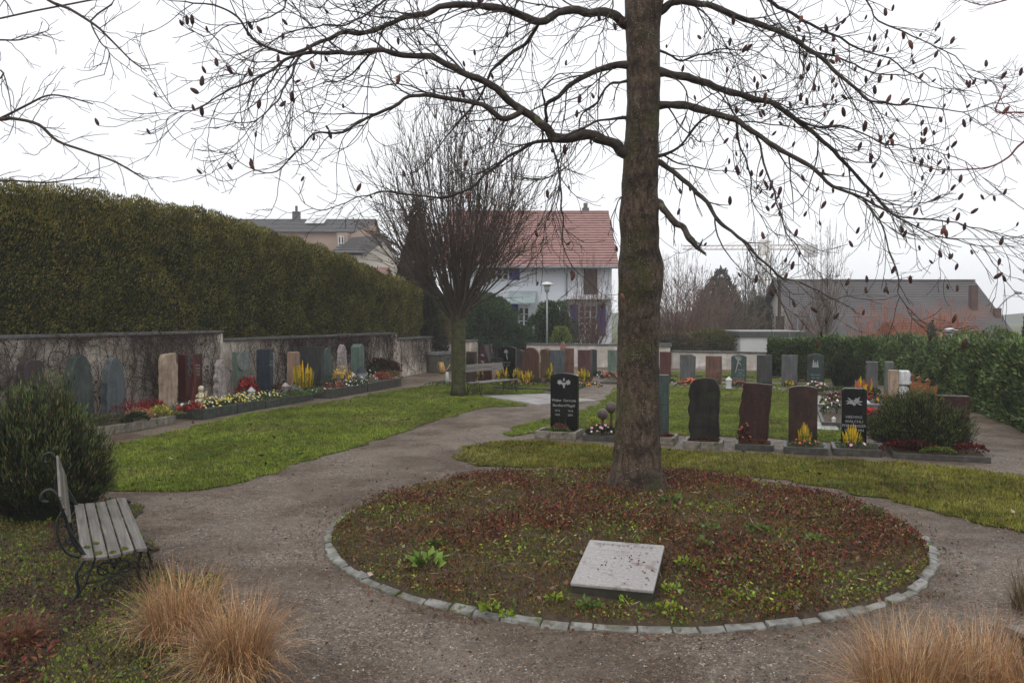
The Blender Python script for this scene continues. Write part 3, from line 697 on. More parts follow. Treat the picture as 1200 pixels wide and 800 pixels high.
for i, (px, py, yb, lab) in enumerate(((706, 483, 505, 'lower brown ball ornament on a stalk left of the trunk'), (716, 475, 503, 'taller brown ball ornament touching the trunk outline'))):
    P0 = gz(px, yb); e = empty('garden_ornament', (P0.x, P0.y, .05), 0, lab, 'ornament', 'brown ball ornaments by the trunk'); zt = zat(py, P0.y)
    b = MB(); b.tube([(0, 0, 0), (.01, 0, zt - .05)], [.03, .025], 8, (.12, .06, .04)); b.build('stalk', ATTR, e)
    b = MB(); b.tube([(0, 0, zt - .20), (0, 0, zt - .16), (0, 0, zt - .1), (0, 0, zt - .03), (0, 0, zt + .01), (0, 0, zt + .02)], [.03, .085, .11, .1, .06, .01], 14, (.1, .075, .065)); b.build('ball', M('ball%d' % i, (.13, .1, .09), (.07, .05, .045), 9, .4), e, True)
k3, p3, w3 = row_kerb(752, 791, 520, .6, KERB_LIGHT, 'pale kerb half hidden behind the right side of the trunk', KF, .13)
row_stone(753, 783.5, 439, yfoot_at(p3.y + .33), 'flat', GREENPOL, 'slim dark green gravestone half behind the big trunk', group=GF, th=.13)
plant(on(p3, w3 * .75, .2), .12, .12, .07, REDL, 200, .035, 'low dark red plants in the kerb behind the trunk')
k4, p4, w4 = row_kerb(800, 847, 525, .6, KERB_LIGHT, 'pale mossy kerb of the rough dark rounded stone', KF, .12)
row_stone(808, 843, 443, yfoot_at(p4.y + .33), 'softround', DARKROUGH, 'rough nearly black rounded gravestone in a pale kerb', group=GF, th=.17, rough=.02)
plant(on(p4, w4 * .5, .17), w4 * .4, .1, .08, [(.09, .022, .016, 3), (.05, .02, .014, 2)], 320, .035, 'low dark red plants before the rounded dark stone')
k5, p5, w5 = row_kerb(861, 908, 527, .6, KERB_DARK, 'dark kerb of the leaning brown stone', KF, .1)
row_stone(865, 901, 448, yfoot_at(p5.y + .33), 'tilt', REDDARK, 'dark brown gravestone leaning right with chipped top edge', group=GF, th=.15, rough=.012)
plant(on(p5, w5 * .5, .17), w5 * .42, .12, .08, [(.14, .04, .022, 3), (.08, .03, .02, 2), (.2, .08, .04, 1)], 380, .035, 'rust coloured leaves in the kerb of the leaning stone')
plant(on(p5, w5 * .2, .24), .1, .06, .36, [(.1, .03, .022, 2), (.05, .035, .02, 1)], 120, .05, 'dried brown rose stems against the leaning stone', bloomc=[(.3, .1, .06, 1)], nb=7, bs=.05)
k6, p6, w6 = row_kerb(918, 972, 531, .72, KERB_DARK, 'dark kerb with yellow heather before the brown arched stone', KF, .11)
row_stone(925, 959, 452, yfoot_at(p6.y + .46), 'arc', BROWNPOL, 'polished dark brown gravestone with a slightly arched pale rim', group=GF, th=.12)
plant(on(p6, w6 * .5, .25), w6 * .42, .2, .09, SILV + GLV, 420, .035, 'silvery green groundcover around the yellow heather of the arched stone', bloomc=ORG, nb=9, bs=.05)
plant(on(p6, w6 * .5, .34), .14, .1, .26, HEATH, 120, .04, 'yellow flower spikes before the brown arched stone', cat='heather', bloomc=YEL, nb=34, bs=.028, spiky=True)
k7, p7, w7 = row_kerb(976, 1035, 533, .75, KERB_DARK, 'dark kerb of the black stone lettered HEDWIG', KF, .11)
row_stone(987, 1017, 455, yfoot_at(p7.y + .5), 'rcorner', POL_BLACK, 'black gravestone with rounded corners lettered HEDWIG', group=GF, th=.12,
          texts=[('HEDWIG', .062, .5, .52, 1.05), ('WALCHLI', .062, .5, .45, 1.05), ('PFENNINGER', .062, .5, .38, 1), ('1913 · 1994', .06, .5, .31, 1.05)], emb=('rose', .5, .78, .42))
plant(on(p7, w7 * .5, .25), w7 * .4, .2, .09, SILV + GLV, 420, .035, 'silvery groundcover in the kerb of the HEDWIG stone', bloomc=PNK, nb=5, bs=.05)
plant(on(p7, w7 * .42, .36), .18, .1, .24, HEATH, 140, .04, 'yellow flower spikes before the HEDWIG stone', cat='heather', bloomc=YEL, nb=40, bs=.028, spiky=True)
k8, p8, w8 = row_kerb(1046, 1164, 537, 1.0, KERB_DARK, 'long dark kerb around the clipped bush at the row end', KF, .09, .07)
row_stone(1100, 1138, 464, yfoot_at(p8.y + .6), 'flat', REDDARK, 'wide dark brown block partly behind the feathery bush', group=GF, th=.22)
plant(on(p8, w8 * .2, .28), .45, .2, .2, REDL + [(.05, .02, .015, 3)], 700, .05, 'dark red leaves under the left side of the bush')
plant(on(p8, w8 * .82, .3), .28, .15, .17, REDL + [(.04, .015, .015, 3)], 360, .05, 'purple red leaves at the right end of the long kerb')
plant(on(p8, w8 * .48, .12), .3, .1, .12, [(.14, .19, .03, 2), (.08, .11, .02, 1)], 300, .035, 'yellow green creeping plant spilling over the long kerb')
P0 = gz(1027, 512); plant((P0.x, P0.y, .03), .22, .15, .45, [(.1, .02, .016, 2), (.07, .05, .02, 2), (.05, .02, .015, 2)], 420, .05, 'tall reddish stems right of the HEDWIG stone')

# rear middle row -------------------------------------------------
GM = 'gravestones of the rear row before the white wall'
# (pxl, pxr, top, foot, outline, material, label)
for a in ((773, 786, 412, 449, 'flat', SM('wine_stone', (.1, .03, .025), (.06, .02, .018), .4), 'dark wine red stone just right of the big trunk', dict(th=.12)),
          (797, 815, 415, 450, 'slant', GREY, 'grey rough stone with sloping shoulder in the rear row', dict(th=.12, rough=.01)),
          (827, 846, 417, 450, 'flat', REDBR, 'reddish brown upright stone in the rear row', dict(th=.12)),
          (857, 875, 415, 453, 'gable', GREENPOL, 'green stone carved with a pale leafy stalk', dict(th=.1, texts=[('Arthur', .075, .66, .5, 1), ('Iten', .075, .62, .41, 1), ('1920 · 1988', .045, .66, .335, 1), ('Heidi Iten-Huber', .05, .5, .25, 1)], emb=('stalk', .42, .68, .62), lettermat=LETTER_DIM)),
          (887, 905, 416, 451, 'flat', GREYD, 'dark grey plain block in the rear row', dict(th=.16)),
          (916, 935, 416, 454, 'flat', GREY, 'plain mid grey stone behind yellow flowers', dict(th=.12)),
          (946, 966, 414, 458, 'gable', DGREEN, 'dark stone engraved with pale fir trees', dict(th=.12, rough=.01, emb=('firs', .5, .68, .55), lettermat=LETTER_DIM, texts=[('Marie Huber', .055, .5, .42, 1), ('1909 · 1990', .05, .5, .34, 1)])),
          (976, 990, 416, 450, 'round', REDBR, 'rounded brown stone behind the dark clipped bush', dict(th=.12)),
          (712, 726, 410, 444, 'flat', GREENL, 'light green stone just left of the big trunk', dict(th=.12))):
    row_stone(*a[:7], group=GM, **a[7])
for (x0, x1, y, lab) in ((768, 790, 452.5, 'wine red'), (793, 820, 454, 'sloping grey'), (823, 850, 454.5, 'reddish brown'), (853, 880, 456.5, 'leafy green'), (883, 909, 456, 'dark grey'), (912, 940, 458, 'mid grey'), (943, 972, 463, 'fir tree'), (703, 730, 449.5, 'light green')):
    row_kerb(x0, x1, y, .55, KERB_DARK if lab in ('light green', 'fir tree') else KERB_LIGHT, 'low kerb bordering the grave of the %s stone' % lab, 'kerbs of the rear grave row', .06, .04)
GP = 'plants on the rear row graves'
for (px, py, rx, h, lc, bc, nb, sp, lab) in ((806, 453, .32, .2, [(.14, .06, .03, 1)], ORG, 60, 0, 'orange pink flower mound before the sloping grey stone'),
        (714, 446, .32, .25, [(.1, .04, .025, 1), (.05, .05, .02, 1)], ORG, 30, 0, 'rusty red heather before the light green stone'),
        (867, 456, .3, .22, [(.08, .1, .03, 1)], [(.3, .08, .07, 1)], 26, 0, 'pink red plant before the leafy stalk stone'),
        (925, 456, .16, .2, HEATH, YEL, 26, 1, 'yellow spikes before the mid grey stone'),
        (956, 460, .34, .25, GLV, [(.5, .2, .16, 1), (.6, .55, .5, 1)], 40, 0, 'mixed pink and white flowers before the fir tree stone'),
        (836, 453, .2, .14, DLV, None, 0, 0, 'low green plant before the reddish brown stone'),
        (784, 450, .2, .14, GLV, WHT, 4, 0, 'white dotted plant beside the wine red stone'),
        (978, 462, .55, .16, GLV, None, 0, 0, 'green groundcover right of the fir tree stone'),
        (897, 454, .2, .1, DLV, None, 0, 0, 'low dark plant before the dark grey block'),
        (968, 449, .2, .34, [(.3, .2, .12, 1)], [(.5, .35, .25, 1)], 8, 0, 'beige dried flowers right of the fir tree stone'),
        (940, 451, .16, .3, [(.04, .02, .016, 1)], None, 0, 0, 'dark brown dried shrub behind the brown arched stone')):
    P0 = gz(px, py); plant((P0.x, P0.y, .04), rx, rx * .6, h, lc, 140 if rx < .3 else 260, .07, lab, 'flowers' if bc else 'plant', bloomc=bc, nb=nb, bs=.05 if sp else .07, spiky=bool(sp), group=GP)
# low dark rail of kerb stones behind the rear row
b = MB(); A = gz(728, 441); B2 = gz(1000, 445); 
for (x0, x1) in ((728, 770), (787, 797), (816, 827), (846, 857), (876, 887), (906, 916), (936, 946)):
    a_ = A.lerp(B2, (x0 - 728) / 272); c_ = A.lerp(B2, (x1 - 728) / 272)
    b.add([(a_.x, a_.y, 0), (c_.x, c_.y, 0), (c_.x, c_.y + .1, 0), (a_.x, a_.y + .1, 0), (a_.x, a_.y, .09), (c_.x, c_.y, .09), (c_.x, c_.y + .1, .09), (a_.x, a_.y + .1, .09)], [(4, 5, 6, 7), (0, 1, 5, 4), (1, 2, 6, 5), (2, 3, 7, 6), (3, 0, 4, 7)])
tag(b.build('kerb_line', KERB_DARK), 'low dark kerb line running behind the rear grave row', 'kerb')

# back left row ---------------------------------------------------
GB = 'gravestones of the back left row'
for a in ((584, 604, 406, 446, 'arc', POL_BLACK, 'black stone with a pale lily emblem beside the leaning red one', dict(th=.16, emb=('lily', .45, .82, .6), texts=[('Josef Huber', .07, .45, .52, 1), ('1911 · 1987', .055, .45, .44, 1)], lettermat=LETTER_DIM)),
          (603, 614, 410, 443, 'softround', GREYD, 'small dark grey stone behind the lily stone', dict(th=.14, rough=.012)),
          (612, 631, 407, 447, 'round', SM('rust_stone', (.12, .048, .03), (.06, .026, .018), .45), 'red brown round topped stone in the back left row', dict(th=.16)),
          (641, 661, 410, 444, 'flat', BLUE, 'blue grey flat stone in the back left row', dict(th=.1)),
          (661.5, 672, 408, 443, 'flat', SM('rust_stone_light', (.17, .09, .06), (.08, .035, .025), .5, 3), 'narrow rusty brown stone beside the blue grey one', dict(th=.12)),
          (677, 692, 410, 447, 'flat', SM('wine_polished', (.11, .05, .048), (.06, .026, .027), .3), 'polished wine red stone at the right end of the back left row', dict(th=.3)),
          (688, 699, 409, 440, 'arc', DGREEN, 'small dark lettered stone behind the wine red one', dict(th=.12)),
          (633, 643, 409, 444, 'softround', SM('brown_lichen', (.12, .07, .035), (.06, .04, .02), .7), 'brown lichened stone behind the back left row', dict(th=.15, rough=.02)),
          (655, 664, 400, 436, 'spire', PINK, 'pink pointed stone rising behind the blue grey one', dict(th=.12, rough=.01)),
          (637, 645, 408, 438, 'round', PINK, 'small pinkish round stone behind the lichened one', dict(th=.12))):
    row_stone(*a[:7], group=GB, **a[7])
e, w, h, p = row_stone(560, 577, 403, 446, 'lean', SM('lean_red', (.07, .022, .022), (.035, .012, .014), .4, 12), 'leaning dark red stone with pale grey band on its right', group=GB, th=.2, rough=.015)
b = MB(); b.prism([(w * .42, h * .97), (w * .72, h * .98), (w * 1.05, h * .45), (w * .98, h * .12), (w * .86, h * .38)], -.015, .03); b.build('grey_band', GREY, e)
b = MB()
for i in range(3): 
    z = h * (.35 + .18 * i); b.prism([(w * (.2 + .05 * k), z + (.05 if k % 2 else -.02)) for k in range(6)] + [(w * .4, z - .07)], -.005, .002)
b.build('lettering', LETTER_DIM, e)
P0 = gz(576, 449)
e = empty('stone_pillar', (P0.x, P0.y + .6, 0), ANG_ROW, 'beige block with a dark cap between leaning red and lily stone', 'pillar'); hh = zat(424, P0.y + .6)
b = MB(); b.box(0, .3, 0, .25, 0, hh); b.build('shaft', BEIGE, e); b = MB(); b.box(-.03, .33, -.03, .28, hh, hh + .13); b.build('cap', DARKROUGH, e)
GPB = 'plants on the back left graves'
for (px, py, rx, h, lc, bc, nb, sp, lab) in ((565, 446, .22, .3, HEATH, YEL, 22, 1, 'yellow spikes before the leaning dark red stone'),
        (589, 448, .25, .36, HEATH, YEL, 30, 1, 'yellow spikes before the lily stone'),
        (607, 447, .22, .32, HEATH, YEL, 24, 1, 'yellow spikes between lily and round topped stone'),
        (618, 450, .25, .3, HEATH, YEL, 30, 1, 'yellow spikes before the round topped stone'),
        (645, 448, .2, .4, HEATH, YEL, 16, 1, 'yellow spikes before the blue grey stone'),
        (683, 450, .24, .36, HEATH, YEL, 24, 1, 'yellow spikes before the wine red end stone'),
        (600, 452, .7, .12, GLV + SILV, ORG + YEL, 26, 0, 'low flowering mat before lily and round stones'),
        (635, 452, .5, .2, DLV, ORG, 6, 0, 'dark green low shrub before the lichened stone'),
        (688, 455, .5, .14, GLV, YEL + ORG + WHT, 40, 0, 'orange and yellow pansies at the path corner'),
        (702, 446, .3, .32, DLV, WHT, 5, 0, 'dark green shrub beside the gravel path corner'),
        (655, 451, .5, .12, GLV + SILV, None, 0, 0, 'silvery low plants behind the vine leaf stone')):
    P0 = gz(px, py); plant((P0.x, P0.y, .03), rx, rx * .55, h, lc, 200, .07, lab, 'flowers' if bc else 'plant', bloomc=bc, nb=nb, bs=.06, spiky=bool(sp), group=GPB)
b = MB(); A = gz(578, 455.5); B2 = gz(668, 459); C2 = gz(700, 449)
for a_, c_ in ((A, B2), (B2, C2)):
    d = (c_ - a_).normalized(); s_ = Vector((-d.y, d.x, 0)) * .08
    b.add([tuple(a_), tuple(c_), tuple(c_ + s_), tuple(a_ + s_)] + [(q.x, q.y, .07) for q in (a_, c_, c_ + s_, a_ + s_)], [(4, 5, 6, 7), (0, 1, 5, 4), (1, 2, 6, 5), (2, 3, 7, 6), (3, 0, 4, 7)])
tag(b.build('grave_kerb', KERB_DARK), 'long low kerb before the back left row', 'grave kerb')

# right group -----------------------------------------------------
GRG = 'gravestones beside the right hedge'
row_stone(1016, 1029, 424, 462, 'flat', GREY, 'grey rough pillar farthest left beside the right hedge', group=GRG, th=.28, rough=.012)
row_stone(1038, 1048, 424, 470, 'flat', SM('grey_green_pillar', (.13, .14, .12), (.08, .09, .075), .5), 'grey green pillar behind the beige and white stone', group=GRG, th=.25)
e, w, h, p = row_stone(1043, 1054, 434, 478, 'flat', BEIGE, 'beige block stone with a stacked white scroll in front of the hedge', group=GRG, th=.3)
b = MB(); hh = h
b.prism([(w + .004, .62 * hh), (w + .27, .62 * hh), (w + .3, .68 * hh), (w + .25, .74 * hh), (w + .27, .9 * hh), (w + .24, 1.0 * hh), (w + .004, 1.0 * hh)], -.02, .26)
b.prism([(w + .004, .0), (w + .26, .0), (w + .26, .4 * hh), (w + .2, .6 * hh), (w + .004, .6 * hh)], .03, .24)
bevel(b.build('white_scroll', SM('white_marble', (.62, .62, .62), (.48, .48, .48), .4), e), .03, 3)
WOODX = M('cross_wood', (.3, .12, .045), (.16, .06, .025), 20, .5)
for i, (px, pt, pb_, lab) in enumerate(((1069, 441, 478, 'orange brown wooden cross nearest the white scroll stone'), (1077, 443, 482, 'middle one of the three wooden crosses'), (1087, 446, 484, 'rightmost of the three wooden crosses by the hedge'))):
    P0 = gz(px, pb_); zt = zat(pt, P0.y); e = empty('grave_cross', (P0.x, P0.y, 0), ANG_ROW, lab, 'wooden cross', 'wooden crosses beside the hedge')
    b = MB(); b.box(-.035, .035, -.02, .02, 0, zt); bevel(b.build('post', WOODX, e), .004); b = MB(); b.box(-.19, .19, -.045, -.022, zt - .3, zt - .12); bevel(b.build('arm', WOODX, e), .004)
    b = MB(); b.prism([(-.06, zt), (.06, zt), (0, zt + .06)], -.05, .05); b.build('roof', WOODX, e)
e, w, h, p = row_stone(1017, 1040, 474, 493, 'flat', GREY, 'low grey granite block behind the HEDWIG stone', group=GRG, th=.3)
row_kerb(963, 1016, 500, 3.6, KERB_DARK, 'long dark kerb along the slab path', 'kerbs of the right group', .1, .07)
row_kerb(1020, 1052, 503, .9, KERB_LIGHT, 'kerb of the low grey granite block', 'kerbs of the right group', .1, .07)
for (px, py, rx, h, lc, bc, nb, sp, lab) in ((980, 488, .35, .28, DLV, WHT, 14, 0, 'dark leaves with white blooms left of the HEDWIG stone'),
        (976, 476, .3, .2, [(.12, .02, .02, 1), (.05, .08, .02, 2)], WHT, 10, 0, 'white and dark red flowers beside the slab path'),
        (982, 470, .3, .18, REDL, None, 0, 0, 'dark red patch beside the far slab path'),
        (1023, 499, .3, .3, [(.1, .03, .02, 1)], RED, 90, 0, 'bright red flower mound right of the HEDWIG stone'),
        (1026, 480, .2, .5, DLV, RED, 8, 0, 'green shrub with red dots before the grey pillars'),
        (1012, 470, .3, .4, HEATH, YEL + ORG, 30, 1, 'yellow spikes behind the HEDWIG stone'),
        (1035, 478, .2, .3, [(.2, .1, .03, 1)], [(.55, .3, .04, 1)], 30, 0, 'orange yellow flowers before the grey green pillar'),
        (1010, 462, .35, .3, [(.2, .12, .06, 1), (.13, .08, .04, 1)], None, 0, 0, 'dry beige shrub beside the grey rough pillar'),
        (1038, 494, .25, .2, GLV, WHT, 6, 0, 'green shrublet on the low granite block'),
        (1050, 482, .3, .3, REDL, None, 0, 0, 'dark red plant below the white scroll stone'),
        (990, 462, .9, .16, GLV, None, 0, 0, 'bright green groundcover beyond the slab path')):
    P0 = gz(px, py); plant((P0.x, P0.y, .05), rx, rx * .7, h, lc, 260, .06, lab, 'flowers' if bc else 'plant', bloomc=bc, nb=nb, bs=.06, spiky=bool(sp), group='plants on the right graves')
def lantern(px, py, s, c, lab, grp='grave lanterns', z=.05, lid=(.06, .06, .06)):
    P0 = gz(px, py, z); e = empty('grave_lantern', P0, 0, lab, 'grave lantern', grp)
    b = MB(); b.tube([(0, 0, 0), (0, 0, s * .08), (0, 0, s * .1), (0, 0, s * .7)], [s * .28, s * .28, s * .22, s * .24], 10, c); b.build('glass', PEB, e, False)
    b = MB(); b.tube([(0, 0, s * .7), (0, 0, s * .76), (0, 0, s * .93), (0, 0, s)], [s * .3, s * .28, s * .1, s * .03], 10, lid); b.build('lid', PEB, e)
lantern(854, 455, .36, (.6, .6, .58), 'small white lantern left of the leafy stalk stone', lid=(.6, .6, .58))
lantern(1016, 488, .36, (.6, .6, .62), 'white lantern at the right edge of the HEDWIG stone', lid=(.6, .6, .6))
lantern(977, 497, .16, (.65, .65, .6), 'small white lantern low left of the HEDWIG stone', lid=(.6, .6, .6))

# ================================================================ THE LEFT WALL ROW
K0 = gz(120, 511)                              # kerb front line passes here, running along u
OUT = -v                                       # towards the wall
def wl(px, off):
    """point on the line parallel to the wall, `off` metres behind the kerb front line, in the direction of column px"""
    o = K0 + OUT * off; t = hx(px); s = (t * o.y - o.x) / (u.x - t * u.y); q = o + u * s; return Vector((q.x, q.y, 0))
def wl_yfoot(px, off): return yfoot_at(wl(px, off).y)
GW = 'gravestones along the creeper wall'
def wall_stone(pxl, pxr, ytop, kind, mat, label, th=.15, off=.95, rough=0, **kw):
    bk = wl(pxl, off); fn = bk + v * th
    tr = hx(pxr); w = max(.15, (tr * fn.y - fn.x) / (u.x - tr * u.y)); h = zat(ytop, fn.y + u.y * w / 2)
    e = empty('gravestone', fn, ANG_WALL, label, 'gravestone', GW)
    stone_mesh('stone', kind, w, h, th, mat, e, rough, .01)
    if 'texts' in kw:
        for s, size, fx, fz in kw['texts']: text(e, s, size, (w * fx, -.0005, h * fz), (PI / 2, 0, 0), LETTER_DIM)
    return e, w, h
wall_stone(18, 52, 422, 'softround', SM('dark_purple_stone', (.05, .035, .035), (.025, .018, .02), .5), 'dark arched stone half behind the left conifer', .2, rough=.015)
wall_stone(72, 110, 416, 'point', SM('green_grey_rough', (.06, .075, .07), (.02, .028, .026), .6, 3, .6, 20, [((.1, .115, .1), 7, .6)]), 'broad mottled green grey stone right of the dark arched one', .2, rough=.02)
wall_stone(117, 147, 418, 'point', BLUE, 'tall blue grey stone with a narrowed rounded top', .16, rough=.012)
wall_stone(185, 207, 414, 'shoulder', BEIGE, 'tall beige sandstone stele at the wall', .14, rough=.01)
e, w, h = wall_stone(208, 237, 415, 'flat', SM('dark_red_polished', (.07, .018, .014), (.04, .01, .009), .3), 'dark red stone with carved tree and white lettering', .22)
b = MB(); b.prism([(w * .1 + .3 * w * math.sin(t), h * (.04 + .9 * t / 2.4)) for t in [.3 * i for i in range(9)]] + [(w * .25 + .3 * w * math.sin(t), h * (.04 + .9 * t / 2.4)) for t in [.3 * i for i in range(8, -1, -1)]], -.03, .001)
b.build('curved_relief', SM('red_relief', (.14, .035, .026), (.1, .025, .02), .35), e)
b = MB()
for i in range(40):
    x = w * R.uniform(.08, .34); z = h * R.uniform(.62, .97); b.prism([(x, z), (x + .04, z + .01), (x + .03, z + .05), (x - .01, z + .04)], -.012, .001)
b.build('carved_tree', GREY, e)
text(e, 'Anna\nMeier\n1912\n1993', .075, (w * .7, -.001, h * .8), (PI / 2, 0, 0), LETTER_DIM)
wall_stone(249, 265, 421, 'spire', WHITEROUGH, 'pale rough pointed stone right of the angel figure', .16, rough=.03)
e, w, h = wall_stone(272, 293, 412, 'flat', GREENL, 'pale green stone with a round grey relief on top', .12)
b = MB(); b.prism([(w * .5 + w * .48 * math.cos(t), h - w * .42 + w * .45 * math.sin(t)) for t in [2 * PI * i / 20 for i in range(20)]], -.03, .001); bevel(b.build('round_relief', SM('relief', (.2, .22, .2), (.08, .09, .09), .5, 20, .9, 30), e), .01)
wall_stone(300, 318, 409, 'slant', DBLUE, 'dark blue stone right of the pale green one', .42, off=1.1, rough=.008, texts=[('Emil\nKeller', .09, .5, .75)])
wall_stone(336, 351, 412, 'slant', SM('pale_pink_sandstone', (.33, .22, .165), (.24, .155, .11), .65), 'pinkish sandstone stele left of the large dark slab', .33, off=1.15)
# the big dark slab stands across the row
bk = wl(350, 1.35); tr = hx(377); w = (tr * bk.y - bk.x) / (v.x - tr * v.y); h = zat(406, bk.y)
e = empty('gravestone', bk, ANG_ROW, 'large dark slab standing across the row beside a green stone', 'gravestone', GW); stone_mesh('stone', 'flat', w, h, .1, GREYD, e)
wall_stone(377, 390, 407, 'point', SM('mid_green', (.075, .11, .095), (.05, .075, .065), .4), 'green stone directly right of the large dark slab', .06, off=.75)
wall_stone(394, 407, 404, 'point', WHITEROUGH, 'pale oval rough stone left of the green square pillar', .15, off=1.0, rough=.025)
wall_stone(411, 427, 403, 'gable', SM('sea_green', (.13, .19, .155), (.09, .135, .11), .45), 'light green square pillar with a pointed top', .3, off=1.0)
# kerbs: straight front pieces with dividers
KW = 'kerbs along the creeper wall'
for (a, b_, mt, off, h, lab) in ((20, 118, KERB_LIGHT, 0, .18, 'kerb before the blue grey stone, mostly behind the conifer'), (119, 205, KERB_LIGHT, 0, .17, 'weathered kerb before the red plants left of the sandstone stele'),
                           (237, 277, KERB_GREEN, -.12, .22, 'greenish kerb below the angel figure'), (278, 310, KERB_GREEN, -.1, .22, 'greenish kerb before the pale green stone'), (311, 367, KERB_GREEN, -.1, .18, 'dark green kerb before the pink sandstone stele'),
                           (387, 430, KERB_DARK, -.35, .26, 'raised kerb before the green square pillar'), (431, 470, KERB_DARK, -.35, .26, 'raised kerb end beside the wall shrub')):
    a0 = wl(a, off); a1 = wl(b_, off); L = (a1 - a0).length; dd = 1.2 + -off
    kerb(a0, ANG_WALL, L, dd, mt, lab, h, .08, KW, h - .03)
# plants on the wall graves
GPW = 'plants on the graves along the creeper wall'
for (px, off, rx, ry, h, lc, bc, nb, sp, lab, sz) in (
        (95, .35, .6, .3, .3, [(.09, .09, .04, 2), (.05, .06, .02, 2)], None, 0, 0, 'grey green low shrubs beside the conifer', .07),
        (130, .3, .5, .25, .22, [(.12, .12, .05, 2), (.06, .05, .03, 2)], None, 0, 0, 'olive low plants before the blue grey stone', .06),
        (152, .7, .6, .3, .42, [(.3, .015, .02, 3), (.16, .012, .015, 2)], None, 0, 0, 'crimson shrub between blue stone and sandstone stele', .05),
        (178, .75, .35, .25, .36, [(.28, .015, .02, 3), (.14, .012, .015, 2)], None, 0, 0, 'smaller crimson shrub touching the sandstone stele', .05),
        (160, .3, .4, .22, .26, [(.42, .24, .13, 2), (.3, .14, .08, 2), (.2, .1, .06, 1)], None, 0, 0, 'peach coloured heather before the crimson shrub', .05),
        (187, .3, .25, .2, .26, [(.5, .45, .08, 2), (.25, .26, .05, 2)], None, 0, 0, 'yellow green shrub before the sandstone stele', .06),
        (200, .2, .35, .2, .1, [(.2, .2, .05, 2), (.12, .12, .03, 2)], None, 0, 0, 'low olive mat at the kerb end', .04),
        (158, .05, .3, .14, .2, DLV, None, 0, 0, 'dark green tuft spilling over the kerb', .07),
        (213, .5, .35, .25, .2, SILV, WHT, 10, 0, 'silvery plant at the foot of the carved red stone', .05),
        (222, .15, .4, .22, .22, [(.2, .02, .02, 2), (.1, .02, .02, 2)], RED, 20, 0, 'red flowers below the carved red stone', .05),
        (250, .3, .55, .3, .22, GLV, YLW, 70, 0, 'yellow and white pansies right of the angel figure', .05),
        (275, .25, .9, .35, .24, GLV, YLW, 110, 0, 'yellow pansies before the pale green stone', .05),
        (300, .3, 1.1, .35, .24, GLV + SILV, YLW, 80, 0, 'pale pansies before the dark blue stone', .05),
        (289, .7, .38, .25, .62, [(.3, .02, .025, 3), (.08, .05, .03, 1)], RED, 60, 0, 'red poinsettia like bouquet before the pale green stone', .09),
        (326, .7, .9, .35, .3, [(.12, .04, .03, 2), (.06, .04, .02, 2)], None, 0, 0, 'rusty leaves between dark blue and pink stones', .07),
        (340, .4, .5, .3, .3, [(.3, .3, .27, 2), (.22, .22, .19, 1)], None, 0, 0, 'silver white cushion plant before the pink stele', .05),
        (356, .5, .4, .28, .62, HEATH, YEL, 60, 1, 'tall yellow spikes before the large dark slab', .06),
        (345, .1, 1.3, .3, .16, [(.07, .13, .025, 1)], None, 0, 0, 'bright green mat before the large dark slab', .05),
        (385, .25, .6, .25, .4, [(.07, .09, .06, 2), (.04, .06, .04, 1)], None, 0, 0, 'grey green bush before the green stone', .06),
        (392, -.05, .7, .2, .24, [(.22, .08, .06, 2), (.13, .05, .04, 2)], ORG, 24, 0, 'pink brown flowers before the pale oval stone', .05),
        (401, .3, .42, .3, .6, [(.4, .25, .02, 1)], [(.62, .4, .03, 1)], 110, 0, 'yellow chrysanthemum ball before the pale oval stone', .05),
        (412, .2, .5, .25, .5, [(.13, .03, .05, 2), (.07, .02, .03, 2)], None, 0, 0, 'purple heather between yellow flowers and lanterns', .05),
        (417, -.15, .8, .2, .3, GLV, WHT, 16, 0, 'green plants with white flowers at the raised kerb', .06),
        (430, -.05, .5, .25, .36, SILV, WHT, 20, 0, 'white cushion before the green square pillar', .05),
        (447, .0, .6, .3, .4, [(.3, .04, .03, 2), (.2, .12, .08, 2)], ORG + RED, 50, 0, 'red and salmon flowers at the end of the raised kerb', .06),
        (458, .1, .6, .3, .36, [(.1, .1, .03, 2), (.2, .16, .08, 1)], None, 0, 0, 'olive plant at the far end of the raised kerb', .06),
        (375, -.0, .6, .2, .16, GLV + SILV, WHT, 12, 0, 'low plants with white dots before the large dark slab', .05),
        (436, .5, .5, .3, .6, DLV, WHT, 6, 0, 'dark green bushy plant right of the green pillar', .08)):
    q = wl(px, off); plant((q.x, q.y, .14), rx, ry, h, lc, int(220 + 240 * rx), sz, lab, 'flowers' if bc else 'plant', bloomc=bc, nb=nb, bs=.06, spiky=bool(sp), group=GPW, rz=ANG_WALL)
for px, off, s, c, lid, lab in ((413, .25, .42, (.55, .55, .58), (.7, .7, .72), 'silver lantern with a shiny dome by the green pillar'), (423, .0, .6, (.35, .36, .38), (.03, .04, .05), 'taller lantern with a black roof before the green pillar'),
                           (294, .45, .34, (.6, .6, .62), (.5, .5, .5), 'slim white lantern beside the red bouquet'), (334, .5, .34, (.4, .35, .32), (.4, .35, .32), 'slim pale figure lantern left of the pink stele'),
                           (396, .2, .4, (.35, .25, .15), (.08, .06, .04), 'brown lantern left of the yellow chrysanthemum'), (440, .0, .26, (.5, .03, .02), (.5, .05, .03), 'red grave candle at the raised kerb')):
    q = wl(px, off); e = empty('grave_lantern', (q.x, q.y, .15), 0, lab, 'grave lantern', 'lanterns along the wall'); 
    b = MB(); b.tube([(0, 0, 0), (0, 0, s * .08), (0, 0, s * .1), (0, 0, s * .7)], [s * .28, s * .28, s * .2, s * .22], 10, c); b.build('glass', PEB, e)
    b = MB(); b.tube([(0, 0, s * .7), (0, 0, s * .76), (0, 0, s * .93), (0, 0, s)], [s * .3, s * .26, s * .12, s * .03], 10, lid); b.build('lid', PEB, e)
